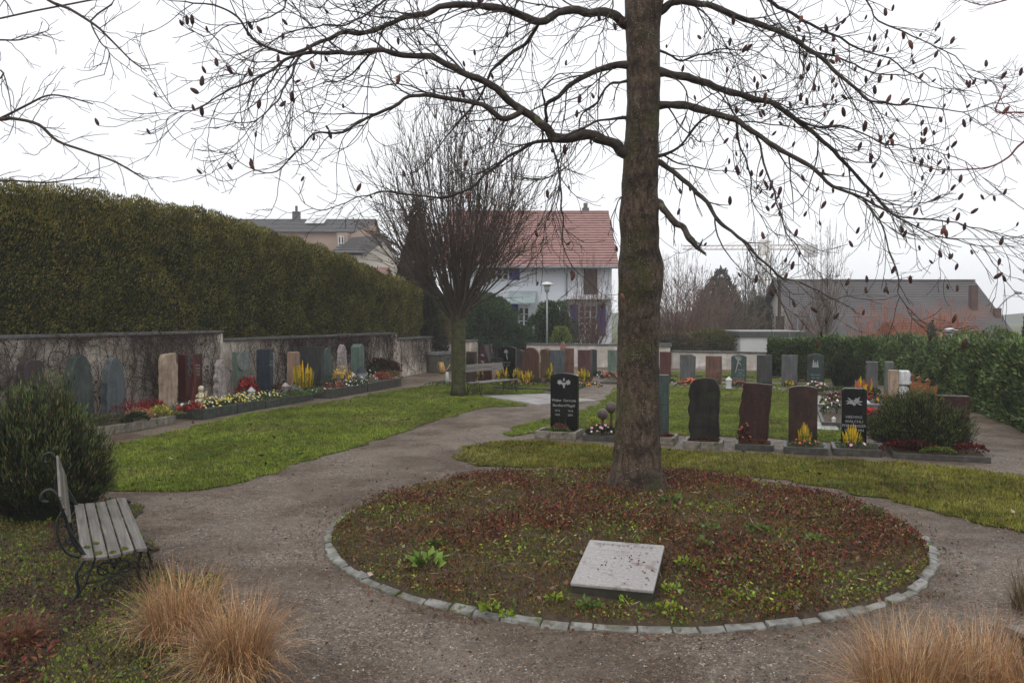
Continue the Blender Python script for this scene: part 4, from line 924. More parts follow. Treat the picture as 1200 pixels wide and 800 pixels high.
# angel / child figurine on a small pedestal
q = wl(235, .35); s = (zat(450, q.y) - .18) / .5
e = empty('angel_figurine', (q.x, q.y, .16), -.5, 'cream statuette of a winged child before the red stone', 'statuette')
CREAM = SM('cream_stone', (.6, .52, .36), (.45, .38, .25), .5)
b = MB(); b.tube([(0, 0, 0), (0, 0, .02), (0, 0, .05), (0, 0, .12), (0, 0, .14)], [x * s for x in (.09, .09, .05, .05, .075)], 12); 
o = b.build('pedestal', CREAM, e, True); o.scale = (1, 1, s)
b = MB()
def T(pts, rad, sd=8): b.tube([tuple(s * c for c in p) for p in pts], [s * r for r in rad], sd)
T([(0, 0, .14), (0, 0, .2), (0, 0, .27), (0, 0, .33), (0, 0, .355)], (.055, .065, .05, .06, .025), 12)
T([(0, 0, .345), (0, 0, .37), (0, 0, .41), (0, 0, .45), (0, 0, .48), (0, 0, .49)], (.02, .04, .062, .06, .035, .005), 12)
T([(-.05, 0, .32), (-.1, -.03, .27), (-.06, -.07, .25), (0, -.08, .27)], (.022, .02, .017, .012)); T([(.05, 0, .32), (.1, -.03, .27), (.06, -.07, .25), (.01, -.08, .27)], (.022, .02, .017, .012))
T([(-.03, -.02, .2), (-.05, -.09, .18), (-.045, -.1, .13)], (.035, .03, .02)); T([(.03, -.02, .2), (.05, -.09, .18), (.045, -.1, .13)], (.035, .03, .02))
b.build('body', CREAM, e, True)
b = MB()
for sx in (-1, 1): b.prism([(sx * s * x, s * z) for x, z in ((.02, .3), (.09, .38), (.13, .36), (.12, .28), (.07, .22), (.02, .25))][::sx], .04 * s, .06 * s)
bevel(b.build('wings', CREAM, e), .006)
# ================================================================ WALLS
def wall_material(name, base, dark, moss=True):
    m, nt, b = newmat(name); co = coord(nt)
    n = noi(nt, co, 1.6, 9, .68, .3)
    col = ramp(nt, n, [(.32, dark), (.52, tuple((x + y) / 2 for x, y in zip(base, dark))), (.66, base)])
    st = noi(nt, coord(nt, 'Object', (3, 3, .5)), 1.6, 8, .65)
    f = ramp(nt, st, [(.5, (0, 0, 0)), (.68, (.8, .8, .8))])
    col = mix(nt, f, col, dark)
    if moss:
        g = ramp(nt, noi(nt, co, 4, 8, .7), [(.6, (0, 0, 0)), (.7, (.7, .7, .7))]); col = mix(nt, g, col, (.06, .055, .03))
    nt.links.new(col, b.inputs['Base Color']); b.inputs['Roughness'].default_value = .85
    bump(nt, b, noi(nt, co, 14, 9, .7), .6, .03); return m
WALLM = wall_material('rough_render', (.74, .67, .57), (.26, .2, .155))
WALLW = wall_material('white_render', (.62, .58, .54), (.33, .28, .24), False)
CAP = M('coping', (.14, .135, .13), (.07, .068, .065), 9, .6, .4, 40, extra=[((.05, .055, .03), 5, .55)])
def wall_seg(a, c, zt, label, mat=WALLM, th=.3, cap=.07, over=.05, grp=None, capname='coping'):
    L = (c - a).length; rz = math.atan2(c.y - a.y, c.x - a.x)
    e = empty('garden_wall', (a.x, a.y, 0), rz, label, 'wall', grp)
    b = MB(); n = max(2, int(L / .4)); m = 6
    V = [(L * i / n, .02 * nz((i * .5, j * .9, L)), (zt - cap) * j / m) for i in range(n + 1) for j in range(m + 1)]
    b.add(V, [(i * (m + 1) + j, (i + 1) * (m + 1) + j, (i + 1) * (m + 1) + j + 1, i * (m + 1) + j + 1) for i in range(n) for j in range(m)])
    b.box(0, L, .03, th, 0, zt - cap - .001); b.build('wall_body', mat, e)
    b = MB(); x = 0
    while x < L - .01:
        x1 = min(L, x + R.uniform(.9, 1.1)); b.box(x + .004, x1 - .004, -over, th + over, zt - cap + .002 + R.uniform(0, .006), zt + R.uniform(-.006, .006)); x = x1
    bevel(b.build(capname, CAP, e), .008, 1); return e
WO = 1.5
gw = 'stepped wall pieces overgrown with creeper'
w0 = K0 + OUT * WO - u * 7.5
pA, pB, pC, pD = wl(261, WO), wl(465, WO), wl(521, WO), wl(560, WO)
z1, z2, z3, z4 = zat(390, wl(130, WO).y), zat(393, wl(365, WO).y), zat(394.5, wl(495, WO).y), zat(399, wl(545, WO).y)
wall_seg(w0, pA, z1, 'nearest and highest piece of the creeper covered wall', grp=gw)
wall_seg(pA + u * .003, pB, z2, 'middle long piece of the creeper covered wall', grp=gw)
wall_seg(pB + u * .003, pC, z3, 'third piece of the stepped wall, mostly bare', grp=gw)
wall_seg(pC + u * .003, pD, z4, 'last low piece of the stepped wall behind the hornbeam trunk', grp=gw)
# white wall at the back
gwb = 'white wall pieces at the back'

def atXY(px, Y): return Vector((hx(px) * Y, Y, 0))
wa, wb = atXY(617, 37.5), atXY(784, 36.0)
wall_seg(wa, wb, zat(402.5, 37), 'white wall piece behind the back left graves', WALLW, .25, .06, .06, gwb)
wc, wd = atXY(787, 35.9), atXY(905, 34.2)
wall_seg(wc, wd, zat(411.5, 35), 'lower white wall piece right of the big trunk', WALLW, .25, .06, .06, gwb)
e = empty('wall_pillar', (atXY(778, 35.6).x, 35.6, 0), 0, 'white pillar with a cap where the white wall steps down', 'pillar')
b = MB(); b.box(-.28, .28, 0, .4, 0, zat(406, 35.8)); b.build('shaft', WALLW, e); b = MB(); b.box(-.34, .34, -.06, .46, zat(406, 35.8) + .002, zat(402, 35.8)); b.build('cap', CAP, e)
# stone trough by the wall end
q = wl(517, .9); e = empty('stone_trough', (q.x, q.y, 0), ANG_WALL + .1, 'dark stone bin with a sloping pale lid at the wall end', 'stone bin'); h = zat(416, q.y)
b = MB(); b.box(0, 2.6, 0, .9, 0, h); bevel(b.build('body', SM('bin_stone', (.09, .085, .065), (.05, .05, .04), .7), e), .02)
b = MB(); b.prism([(-.05, h + .003), (2.65, h + .003), (2.65, h + .12), (-.05, h + .12)], -.05, .95); o = b.build('lid', SM('bin_lid', (.2, .2, .2), (.12, .12, .12), .5), e)
q = gz(519, 438); e = empty('watering_can', (q.x, q.y, 0), .3, 'yellow watering can leaning on the wall behind the hornbeam', 'watering can'); e.scale = (.72, .72, .72)
CANM = SM('yellow_plastic', (.4, .25, .07), (.28, .17, .05), .4)
b = MB(); b.tube([(0, 0, .02), (-.03, 0, .2), (-.1, 0, .62)], [.15, .17, .13], 14); b.build('body', CANM, e, True)
b = MB(); b.tube([(.1, 0, .12), (.28, 0, .3), (.4, 0, .52)], [.03, .025, .02], 8); b.build('spout', CANM, e, True)
b = MB(); b.tube([(-.17, 0, .2), (-.32, 0, .35), (-.3, 0, .6), (-.12, 0, .66), (.0, 0, .62)], [.015] * 5, 6); b.build('handle', CANM, e, True)
q = gz(546, 449); e = empty('wooden_post', (q.x, q.y, 0), ANG_ROW, 'square brown grave post right of the hornbeam trunk', 'post'); h = zat(412, q.y)
b = MB(); b.box(0, .32, 0, .2, 0, h); bevel(b.build('shaft', SM('brown_post', (.06, .035, .025), (.035, .022, .016), .5), e), .01)
b = MB(); b.box(.02, .3, -.012, -.001, h * .45, h * .8); b.build('plate', SM('post_plate', (.03, .022, .02), None, .3), e)
q = gz(524, 452); e = empty('grave_candle', (q.x, q.y, .03), 0, 'tall white candle holder left of the hornbeam trunk', 'candle')
b = MB(); b.tube([(0, 0, 0), (0, 0, .3), (0, 0, .42)], [.06, .055, .035], 10, (.7, .7, .7)); b.build('cup', PEB, e, True); b = MB(); b.tube([(.12, 0, 0), (.2, 0, .1), (.35, 0, .14)], [.1, .12, .1], 10, (.4, .4, .4)); b.build('dish', PEB, e, True)
q = gz(520, 452); plant((q.x, q.y, .01), .6, .3, .14, GLV, 260, .06, 'low green grave plants left of the hornbeam trunk')
# metal gate
a, c = atXY(562, 38.2), atXY(617, 37.6); e = empty('metal_gate', a, math.atan2(c.y - a.y, c.x - a.x), 'dark green metal bar gate between the two walls', 'gate'); L = (c - a).length
GM_ = SM('gate_paint', (.012, .03, .022), (.008, .02, .016), .4); zt = zat(399, 38)
b = MB(); x = .06
while x < L - .05: b.box(x - .012, x + .012, -.012, .012, .06, zt - .03); x += .13
b.build('bars', GM_, e); b = MB(); b.box(0, L, -.02, .02, zt - .03, zt + .01); b.box(0, L, -.021, .021, .1, .14); b.build('rail', GM_, e)

# ---------------------------------------------------------------- creeper on the wall
def creeper(px0, px1, ztop, n, label, main=()):
    o = K0 + OUT * (WO - .03)
    def s_of(px): t = hx(px); return (t * o.y - o.x) / (u.x - t * u.y)
    e = empty('climbing_creeper', wl(px0, WO), 0, label, 'creeper', 'creeper plants on the stepped wall'); org = wl(px0, WO)
    b = MB(); s0, s1 = s_of(px0), s_of(px1); tips = []
    def pt(s, z, d=0): q = o + u * s + v * (.015 + d) - org; return (q.x, q.y, z)
    def crawl(s, z, ang, L, r, lvl):
        pts = [pt(s, z, r)]; n_ = max(3, int(L / .09))
        for i in range(n_):
            ang += R.uniform(-.42, .42) + (.06 if ang < 1.4 else -.06)
            s += math.cos(ang) * L / n_; z += math.sin(ang) * L / n_
            if z > ztop - .06: z = ztop - .06; ang = R.choice((0.1, 3.0))
            if z < .02: z = .02
            if s < s0 or s > s1: break
            pts.append(pt(s, z, r + R.uniform(0, .012)))
            if lvl > 0 and R.random() < .42: crawl(s, z, ang + R.choice((-1, 1)) * R.uniform(.4, 1.1), L * R.uniform(.35, .65), r * .6, lvl - 1)
        if len(pts) > 2: b.tube(pts, [r * (1 - .7 * i / (len(pts) - 1)) for i in range(len(pts))], 4, (.05, .032, .025)); tips.append((s, z))
    for i in range(n):
        crawl(s0 + (s1 - s0) * R.random(), R.uniform(0, .3), 1.57 + R.uniform(-.6, .6), R.uniform(1.0, 2.3), R.uniform(.006, .014), 2)
    for px, lean, r in main: crawl(s_of(px), .02, 1.57 + lean, 2.4, r, 2)
    b.build('stems', ATTR, e)
    m = int((s1 - s0) * 120); S = s0 + (s1 - s0) * NR.random(m); Z = ztop * NR.random(m) ** .9
    k = np.array([noise.noise(Vector((a_ * .9, c_ * 1.4, 3.3))) for a_, c_ in zip(S, Z)]) > .2; S = S[k]; Z = Z[k]; m = len(S)
    P = np.array([pt(a_, c_, .02 + .06 * R.random()) for a_, c_ in zip(S, Z)]); D = NR.normal(size=(m, 3)) + np.array([.5, -.2, -.2])
    b = MB(); b.quads(kites(P, D, .05 + .06 * NR.random(m), .6, tilt=.4), pickcols([(.09, .04, .028, 4), (.06, .035, .025, 4), (.12, .035, .025, 1), (.1, .085, .06, 1)], m, .3)); b.build('leaves', LEAF, e)
creeper(-60, 258, z1, 60, 'dense brown creeper on the nearest wall piece')
creeper(263, 464, z2, 46, 'bare creeper stems on the middle wall piece', [(430, .5, .03), (436, .3, .025), (425, .9, .03), (452, -.3, .03), (340, .2, .03), (344, -.5, .03)])
creeper(467, 520, z3, 16, 'thin creeper stems on the third wall piece', [(505, .6, .012)])

# ================================================================ HEDGES AND BUSHES
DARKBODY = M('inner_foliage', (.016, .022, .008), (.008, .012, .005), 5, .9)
def hedge(path, width, label, cols, nleaf, size, name='hedge', asp=.45, leafmat=LEAF, lump=.12, up=.7, cat='hedge', tipz=.0):
    """path: list of (x, y, height)"""
    e = empty(name, (path[0][0], path[0][1], 0), 0, label, cat); org = Vector((path[0][0], path[0][1], 0))
    P = [Vector(p) for p in path]; cum = [0]
    for i in range(len(P) - 1): cum.append(cum[-1] + (P[i + 1].xy - P[i].xy).length)
    L = cum[-1]; A = np.array(P); cu = np.array(cum)
    def frame(s):
        x = np.interp(s, cu, A[:, 0]); y = np.interp(s, cu, A[:, 1]); h = np.interp(s, cu, A[:, 2])
        dx = np.interp(s + .3, cu, A[:, 0]) - np.interp(s - .3, cu, A[:, 0]); dy = np.interp(s + .3, cu, A[:, 1]) - np.interp(s - .3, cu, A[:, 1]); l = np.hypot(dx, dy) + 1e-9
        return x, y, h, dy / l, -dx / l           # right-hand side normal
    def pos(s, th, inset=0.0):
        x, y, h, nx, ny = frame(s); c, sn = np.cos(th), np.sin(th)
        rx = np.sign(c) * np.abs(c) ** .35 * (width / 2 - inset); rz = np.abs(sn) ** .3 * (h - inset)
        q = np.stack([x + nx * rx, y + ny * rx, rz], -1)
        nrm = unit(np.stack([nx * c, ny * c, sn * .8], -1))
        d = np.array([lump * 1.3 * noise.noise(Vector(a_ * 1.1)) + lump * .7 * noise.noise(Vector(a_ * 3.3)) for a_ in q.reshape(-1, 3)]).reshape(q.shape[:-1])
        return q + nrm * d[..., None] - np.array(org), nrm
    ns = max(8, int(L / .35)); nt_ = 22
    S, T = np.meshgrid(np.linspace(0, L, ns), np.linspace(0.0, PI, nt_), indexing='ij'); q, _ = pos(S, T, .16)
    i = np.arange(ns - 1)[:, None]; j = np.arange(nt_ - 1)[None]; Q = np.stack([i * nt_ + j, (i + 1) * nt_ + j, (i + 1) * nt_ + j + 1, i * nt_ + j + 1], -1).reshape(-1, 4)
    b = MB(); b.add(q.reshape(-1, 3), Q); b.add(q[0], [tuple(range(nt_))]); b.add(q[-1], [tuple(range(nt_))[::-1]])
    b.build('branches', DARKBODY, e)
    S = L * NR.random(nleaf); k = NR.random(nleaf)
    fr = np.arcsin(NR.random(nleaf) ** (1 / .3)); T = np.where(k < .66, fr, np.where(k < .9, .5 + 2.1 * NR.random(nleaf), PI - fr))
    q, nrm = pos(S, T, 0); q = q - nrm * (NR.random((nleaf, 1)) ** 1.2 * .2) + nrm * .03
    D = nrm * .8 + np.array([0, 0, up]); b = MB()
    lum = np.array([noise.noise(Vector(a_ * 1.8)) for a_ in q]); l2 = np.array([noise.noise(Vector(a_ * .7 + Vector((5, 5, 5)) if False else Vector(a_) * .7)) for a_ in q]); c = pickcols(cols, nleaf, .3) * np.clip(1 + .5 * lum + .25 * l2, .4, 2)[:, None]
    b.quads(kites(q, D, size * (.6 + .8 * NR.random(nleaf)), asp, tilt=.55, bend=.08), c)
    if tipz:
        m = int(L * tipz); S = L * NR.random(m); T = 1.0 + 1.2 * NR.random(m); q, nrm = pos(S, T)
        b.quads(kites(q, np.tile([0, 0, 1.], (m, 1)), size * 1.6 + size * 3 * NR.random(m) ** 3, .16, tilt=.2), pickcols(cols, m, .2))
    b.build('foliage', leafmat, e); return e
THU = [(0.1894, 0.1737, 0.03947, 4), (0.2684, 0.221, 0.05526, 3), (0.1026, 0.1105, 0.03157, 4), (0.3631, 0.2842, 0.07894, 1.4), (0.142, 0.08683, 0.03157, .7), (0.03157, 0.04341, 0.01579, 3)]
hp = []
for px, py in ((-260, 175), (-120, 190), (0, 213), (50, 222), (100, 230), (150, 236), (200, 243), (250, 256), (300, 270), (350, 285), (400, 304), (440, 320), (475, 333), (505, 345)):
    q = wl(px, WO + 1.15) if px >= 0 else None
    if q is None:
        q = wl(0, WO + 1.15) - u * (2.2 if px > -200 else 5.0); hp.append((q.x, q.y, 4.72)); continue
    hp.append((q.x, q.y, zat(py, q.y)))
q = wl(512, WO + 1.15); hp.append((q.x, q.y, 2.4))
hedge(hp, 1.5, 'tall dark green thuja hedge rising above the creeper wall', THU, 300000, .062, 'conifer_hedge', .34, lump=.16, tipz=12)
LAU = [(0.08556, 0.1355, 0.03208, 4), (0.05347, 0.09269, 0.02709, 4), (0.1426, 0.1996, 0.04991, 2), (0.2567, 0.2995, 0.09982, .7), (0.01782, 0.03208, 0.01069, 2)]
rh = []
for px, by, ty in ((-1, 0, 0),):
    pass
pts = [(9.4, 31.2, 1.35), (10.6, 30.6, 1.38), (12.1, 29.6, 1.42), (12.75, 28.2, 1.45), (12.3, 25.2, 1.5), (11.6, 21.8, 1.55), (11.0, 18.6, 1.6), (10.2, 15.7, 1.66), (9.9, 13.5, 1.68), (9.8, 10.5, 1.7)]
hedge([(x + .35, y, z) for x, y, z in pts], 1.3, 'glossy laurel hedge along the right edge', LAU, 130000, .085, 'laurel_hedge', .5, LEAFG, .16, .45, tipz=14)

def bush(loc, rx, ry, h, label, cols, n, size, cat='bush', name='garden_bush', asp=.45, shape='dome', mat=LEAF, body=.72, group=None, tilt=.55, up=.5, lump=.34, zb=0.0, trunk=0):
    e = empty(name, loc, 0, label, cat, group)
    th = NR.random(n) * 2 * PI; zf = NR.random(n)
    if shape == 'dome': ph = np.arccos(1 - 1.35 * NR.random(n)); rr = np.sin(ph); zz = .42 + .58 * np.cos(ph) ; zz = np.clip(zz, .02, 1)
    elif shape == 'cone': zz = 1 - np.sqrt(NR.random(n)) ; rr = (1 - zz) ** .8 * (.35 + .65 * np.minimum(1, zz * 6 + .6))
    else: zz = NR.random(n); rr = np.where(zz < .75, 1, np.sqrt(np.clip(1 - ((zz - .75) / .25) ** 2, 0, 1)))
    U = np.stack([rr * np.cos(th), rr * np.sin(th), zz], 1)
    nn = np.array([noise.noise(Vector((a_[0] * 2 + loc[0], a_[1] * 2 + loc[1], a_[2] * 2.5))) + .5 * noise.noise(Vector((a_[0] * 5, a_[1] * 5 + loc[0], a_[2] * 6))) for a_ in U])
    k = (1 + lump * nn * 1.6) * (1 - .28 * NR.random(n) ** 1.6)
    P = np.stack([U[:, 0] * rx * k, U[:, 1] * ry * k, zb + U[:, 2] * (h - zb) * (1 - .06 * NR.random(n) + lump * .3 * nn)], 1)
    D = np.stack([U[:, 0], U[:, 1], up + U[:, 2] * .4], 1); lum = 1 + .3 * nn
    b = MB(); b.quads(kites(P, D, size * (.5 + NR.random(n)), asp, tilt=tilt, bend=.08), pickcols(cols, n, .28) * lum[:, None]); b.build('foliage', mat, e)
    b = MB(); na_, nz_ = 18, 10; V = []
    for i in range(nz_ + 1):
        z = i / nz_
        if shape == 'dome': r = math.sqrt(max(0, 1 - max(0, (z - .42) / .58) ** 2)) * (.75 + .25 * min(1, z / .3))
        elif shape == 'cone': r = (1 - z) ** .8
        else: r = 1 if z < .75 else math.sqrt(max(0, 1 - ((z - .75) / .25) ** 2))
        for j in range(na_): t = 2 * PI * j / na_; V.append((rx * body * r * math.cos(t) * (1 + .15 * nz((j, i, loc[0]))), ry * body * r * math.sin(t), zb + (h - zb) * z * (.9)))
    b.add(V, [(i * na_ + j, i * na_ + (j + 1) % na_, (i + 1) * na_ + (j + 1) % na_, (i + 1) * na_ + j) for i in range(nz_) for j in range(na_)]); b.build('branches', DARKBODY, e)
    if trunk:
        b = MB(); b.tube([(0, 0, 0), (0, 0, zb + h * .3)], [trunk, trunk * .7], 8); b.build('trunk', LIMB, e)
    return e
# feathery conifer shrubs
def feathery(loc, r, h, label, n, size):
    e = empty('feathery_conifer', loc, 0, label, 'conifer shrub')
    b = MB(); b2 = MB()
    nb = int(n / 26)
    for i in range(nb):
        a_ = R.random() * 2 * PI; el = math.asin(min(1, R.random() ** .9)); 
        lob = 1 + .3 * noise.noise(Vector((1.3 * math.cos(a_), 1.3 * math.sin(a_), 2 * el + loc[0]))); rr = r * lob * math.cos(el) ** .8 * R.uniform(.72, 1.2); zz = .1 + (h * .96 - .1) * (.12 + .88 * math.sin(el)) * R.uniform(.8, 1.1) * (.5 + .5 * lob)
        p0 = np.array([.1 * math.cos(a_), .1 * math.sin(a_), zz * .35]); p2 = np.array([rr * math.cos(a_), rr * math.sin(a_), zz]); p1 = (p0 + p2) / 2 + np.array([rr * .2 * math.cos(a_), rr * .2 * math.sin(a_), -.05])
        m = 26; t = .38 + .62 * NR.random(m) ** .7; t = t[:, None]; P = (1 - t) ** 2 * p0 + 2 * t * (1 - t) * p1 + t * t * p2 + NR.normal(size=(m, 3)) * .025
        T = 2 * (1 - t) * (p1 - p0) + 2 * t * (p2 - p1) + np.array([0, 0, .25])
        c = pickcols([(.024, .038, .016, 4), (.036, .05, .02, 3), (.07, .055, .025, 1)], m, .3) * (.7 + 1.9 * (t > .9) * np.array([1.15, 1, .75])) * R.uniform(.5, 1.6)
        b.quads(kites(P, unit(T), size * (.6 + .8 * NR.random(m)), .16, tilt=.32), c)
        b2.tube([p0, p1, p2 * .96], [.008, .005, .002], 3)
    b.build('foliage', LEAF, e); b2.build('branches', LIMB, e)
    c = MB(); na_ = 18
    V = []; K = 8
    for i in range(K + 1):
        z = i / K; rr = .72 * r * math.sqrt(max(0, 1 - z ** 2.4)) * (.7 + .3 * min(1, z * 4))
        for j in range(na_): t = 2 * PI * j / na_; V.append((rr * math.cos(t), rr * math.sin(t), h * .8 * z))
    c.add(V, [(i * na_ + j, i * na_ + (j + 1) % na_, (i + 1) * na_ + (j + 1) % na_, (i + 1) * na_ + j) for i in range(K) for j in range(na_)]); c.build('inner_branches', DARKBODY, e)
q = gz(50, 606); feathery((q.x, q.y, 0), .62, 1.47, 'large feathery dark conifer behind the near bench', 52000, .06)
q = gz(1087, 532); feathery((q.x, q.y + .35, 0), .72, 1.0, 'rounded feathery conifer in the right corner grave', 36000, .06)
q = gz(989, 452); bush((q.x, q.y, 0), .6, .5, 1.0, 'dark round clipped bush before the rounded brown stone', [(.03, .04, .014, 3), (.05, .06, .02, 1)], 5000, .07)
q = wl(447, 1.25); bush((q.x, q.y, 0), .55, 1.0, .75, 'dark red leafed shrub at the foot of the creeper stems', [(.06, .02, .015, 3), (.035, .02, .014, 3), (.09, .03, .02, 1)], 3600, .07, body=.6)
# evergreens behind the walls
DKG = [(0.042, 0.0744, 0.036, 4), (0.06, 0.102, 0.0384, 3), (0.096, 0.144, 0.054, 1)]
bush((atXY(572, 40).x, 40, 0), 1.45, 1.2, 3.3, 'dark evergreen bush right of the hornbeam trunk', DKG, 16000, .13, mat=LEAFG)
bush((atXY(645, 41).x, 41, 0), 1.15, .9, 3.0, 'dark evergreen bush beside the lamp post and white house', DKG, 10000, .12, mat=LEAFG)
bush((atXY(658, 39.6).x, 39.6, 0), .55, .5, 1.75, 'yellow green bush right of the tall lamp post', [(.16, .2, .04, 2), (.1, .14, .03, 1)], 2600, .1)
bush((atXY(611, 40).x, 40, 0), .7, .6, 1.75, 'small dark bush left of the white wall beginning', DKG, 3000, .1)
bush((atXY(598, 41).x, 41, 0), .9, .6, 1.2, 'bright green low shrub by the gate', [(.12, .2, .04, 1)], 2000, .1)
bush((atXY(834, 39).x, 39, 0), 1.7, 1.0, 1.6, 'olive yellow hedge bush behind the lower white wall', [(.1, .1, .025, 3), (.07, .07, .02, 2), (.16, .13, .03, 1)], 7000, .1)
bush((atXY(790, 38.5).x, 38.5, 0), 1.4, .8, 1.5, 'brown dry shrub just right of the big trunk behind the wall', [(.12, .085, .05, 3), (.08, .06, .035, 2)], 5000, .09, body=.6)
bush((atXY(487, 34).x, 34, 0), 1.2, 1.1, 7.3, 'narrow dark cypress behind the hornbeam', [(.03, .04, .022, 3), (.05, .045, .024, 2), (.08, .045, .025, .6)], 24000, .13, cat='conifer', name='cypress_tree', shape='cone', lump=.22)
bush((atXY(843, 62).x, 62, 0), 2.6, 2.2, 6.0, 'far dark conifer between trunk and barn', [(.05, .05, .035, 3), (.08, .055, .04, 2)], 10000, .25, cat='conifer', name='conifer_tree', shape='cone', lump=.3)
bush((atXY(889, 58).x, 58, 0), 1.6, 1.2, 3.4, 'dark green bush left of the barn gable', [(.03, .05, .03, 3), (.05, .07, .04, 1)], 4500, .16)
bush((atXY(1092, 38).x, 38, 0), .38, .35, 2.15, 'small cone shaped conifer before the barn', [(.03, .06, .03, 1)], 2600, .1, cat='conifer', name='small_conifer', shape='cone', body=.6, up=1.2)
bush((atXY(1206, 30).x, 30, 0), .55, .5, 2.6, 'narrow dark conifer at the right frame edge', [(.03, .045, .025, 1)], 3000, .1, cat='conifer', name='small_conifer', shape='cone')
for i, (px, Y, r_, h_, lab) in enumerate(((1060, 32, 1.3, 1.62, 'yellow green shrub top above the laurel hedge middle'), (1128, 26, .8, 1.66, 'yellow green shrub behind the hedge beside the white lamp'), (1168, 24, 1.0, 1.9, 'green shrub poking above the hedge at the right'))):
    bush((atXY(px, Y).x, Y, 0), r_, .8, h_, lab, [(.13, .17, .04, 2), (.08, .12, .03, 2)], 3200, .09)
if False: bush((q.x + .2, q.y + .3, 0), .2, .2, .5, 'small brown heather at the right edge behind the bench', [(.07, .04, .025, 3), (.1, .08, .03, 1)], 1500, .045, asp=.2, up=1.6, lump=.6, body=.3, tilt=.9)

# ================================================================ BARE TREES
def vrand(s=1.0): return Vector((R.gauss(0, s), R.gauss(0, s), R.gauss(0, s)))
def grow(mb, p, d, L, r, lvl, col, tips=None, droop=.06, curl=.12, wig=.17, dens=.15, ang=.9, rmin=.0026, seg=.09, kid=(.3, .62), sides=3, bend=0.0, off=.0):
    n = max(3, int(L / seg)); st = L / n; d = d.normalized(); pts = [p.copy()]; ds = [d.copy()]; bv = vrand(bend) if bend else Vector((0, 0, 0))
    for i in range(n):
        f = i / n; d = d + vrand(wig) + bv; d.z += (-droop if f < .5 else curl); d.normalize(); p = p + d * st; pts.append(p.copy()); ds.append(d.copy())
    mb.tube(pts, [max(rmin, r + (rmin - r) * i / n) for i in range(n + 1)], 4 if r > .009 else sides, col, cap=False)
    if lvl > 0:
        k = max(1, int(L / dens))
        for j in range(k):
            i = R.randint(max(1, n // 6), n - 1); t = ds[i]; w = vrand(1); w = (w - t * w.dot(t)).normalized()
            grow(mb, pts[i], t + w * ang, L * R.uniform(*kid) * (1.15 - .5 * i / n), r * .55, lvl - 1, col, tips, droop, curl, wig, dens, ang, rmin, seg, kid, sides, bend, off)
    if tips is not None: tips.append((pts[-1], ds[-1]))

# ---- the big tree
TY = 9.95
prof = [(578, 702, 789), (568, 708, 782), (556, 713, 779), (545, 716, 777), (520, 718, 776), (480, 720, 775), (440, 722, 774), (400, 723, 773.5), (360, 722.5, 775), (335, 722.5, 778), (310, 724, 778.5), (290, 726, 773), (262, 724, 772), (245, 724, 773), (225, 727, 772), (187, 730, 773), (150, 732, 773), (112, 734, 774.5), (75, 734, 774), (37, 732, 774), (10, 731, 777), (-5, 731, 780)]
prof = [(atY((a_ + c_) / 2, y, TY), (c_ - a_) / 2 / F * TY) for y, a_, c_ in prof]
prof[0] = (Vector((prof[0][0].x, TY, -.05)), prof[0][1] * 1.04)
zz = prof[-1][0].z; xx = prof[-1][0].x
for dz, dr in ((.5, .8), (1.2, .68), (2.2, .5), (3.4, .3), (4.6, .12)): prof.append((Vector((xx + .02 * dz, TY + .05 * dz, zz + dz)), .245 * dr))
tree = empty('bare_tree', (prof[0][0].x, TY, 0), 0, 'large bare tree with seed pods standing in the round bed', 'tree'); org = Vector((prof[0][0].x, TY, 0))
PZ = np.array([p.z for p, r in prof]); PX = np.array([p.x for p, r in prof]); PR = np.array([r * .94 for p, r in prof]); PYY = np.array([p.y for p, r in prof])
zs = np.arange(-.05, prof[-1][0].z, .045); sd = 48; V = []
for z in zs:
    cx, r, cy = np.interp(z, PZ, PX), np.interp(z, PZ, PR), np.interp(z, PZ, PYY)
    for j in range(sd):
        t = 2 * PI * j / sd; dx, dy = math.cos(t), math.sin(t)
        fl = max(0, 1 - z / .5) ** 1.5 * .16 + max(0, 1 - z / .5) * .14 * (math.sin(5 * t + .6) * .6 + math.sin(3 * t + 2) * .5)
        rr = r * (1 + fl + .06 * nz((dx * 1.2, dy * 1.2, z * 1.4)) + .05 * nz((dx * 3, dy * 3, z * 4.5)) + .045 * nz((dx * 7, dy * 7, z * 3)) + .03 * nz((dx * 14, dy * 14, z * 9)))
        V.append((cx + rr * dx - org.x, cy + rr * dy - org.y, z))
i = np.arange(len(zs) - 1)[:, None]; j = np.arange(sd)[None]; k = (j + 1) % sd
b = MB(); b.add(V, np.stack([i * sd + j, i * sd + k, (i + 1) * sd + k, (i + 1) * sd + j], -1).reshape(-1, 4)); b.build('trunk', BARK, tree, True)
LC = (1, 1, 1); pods = []
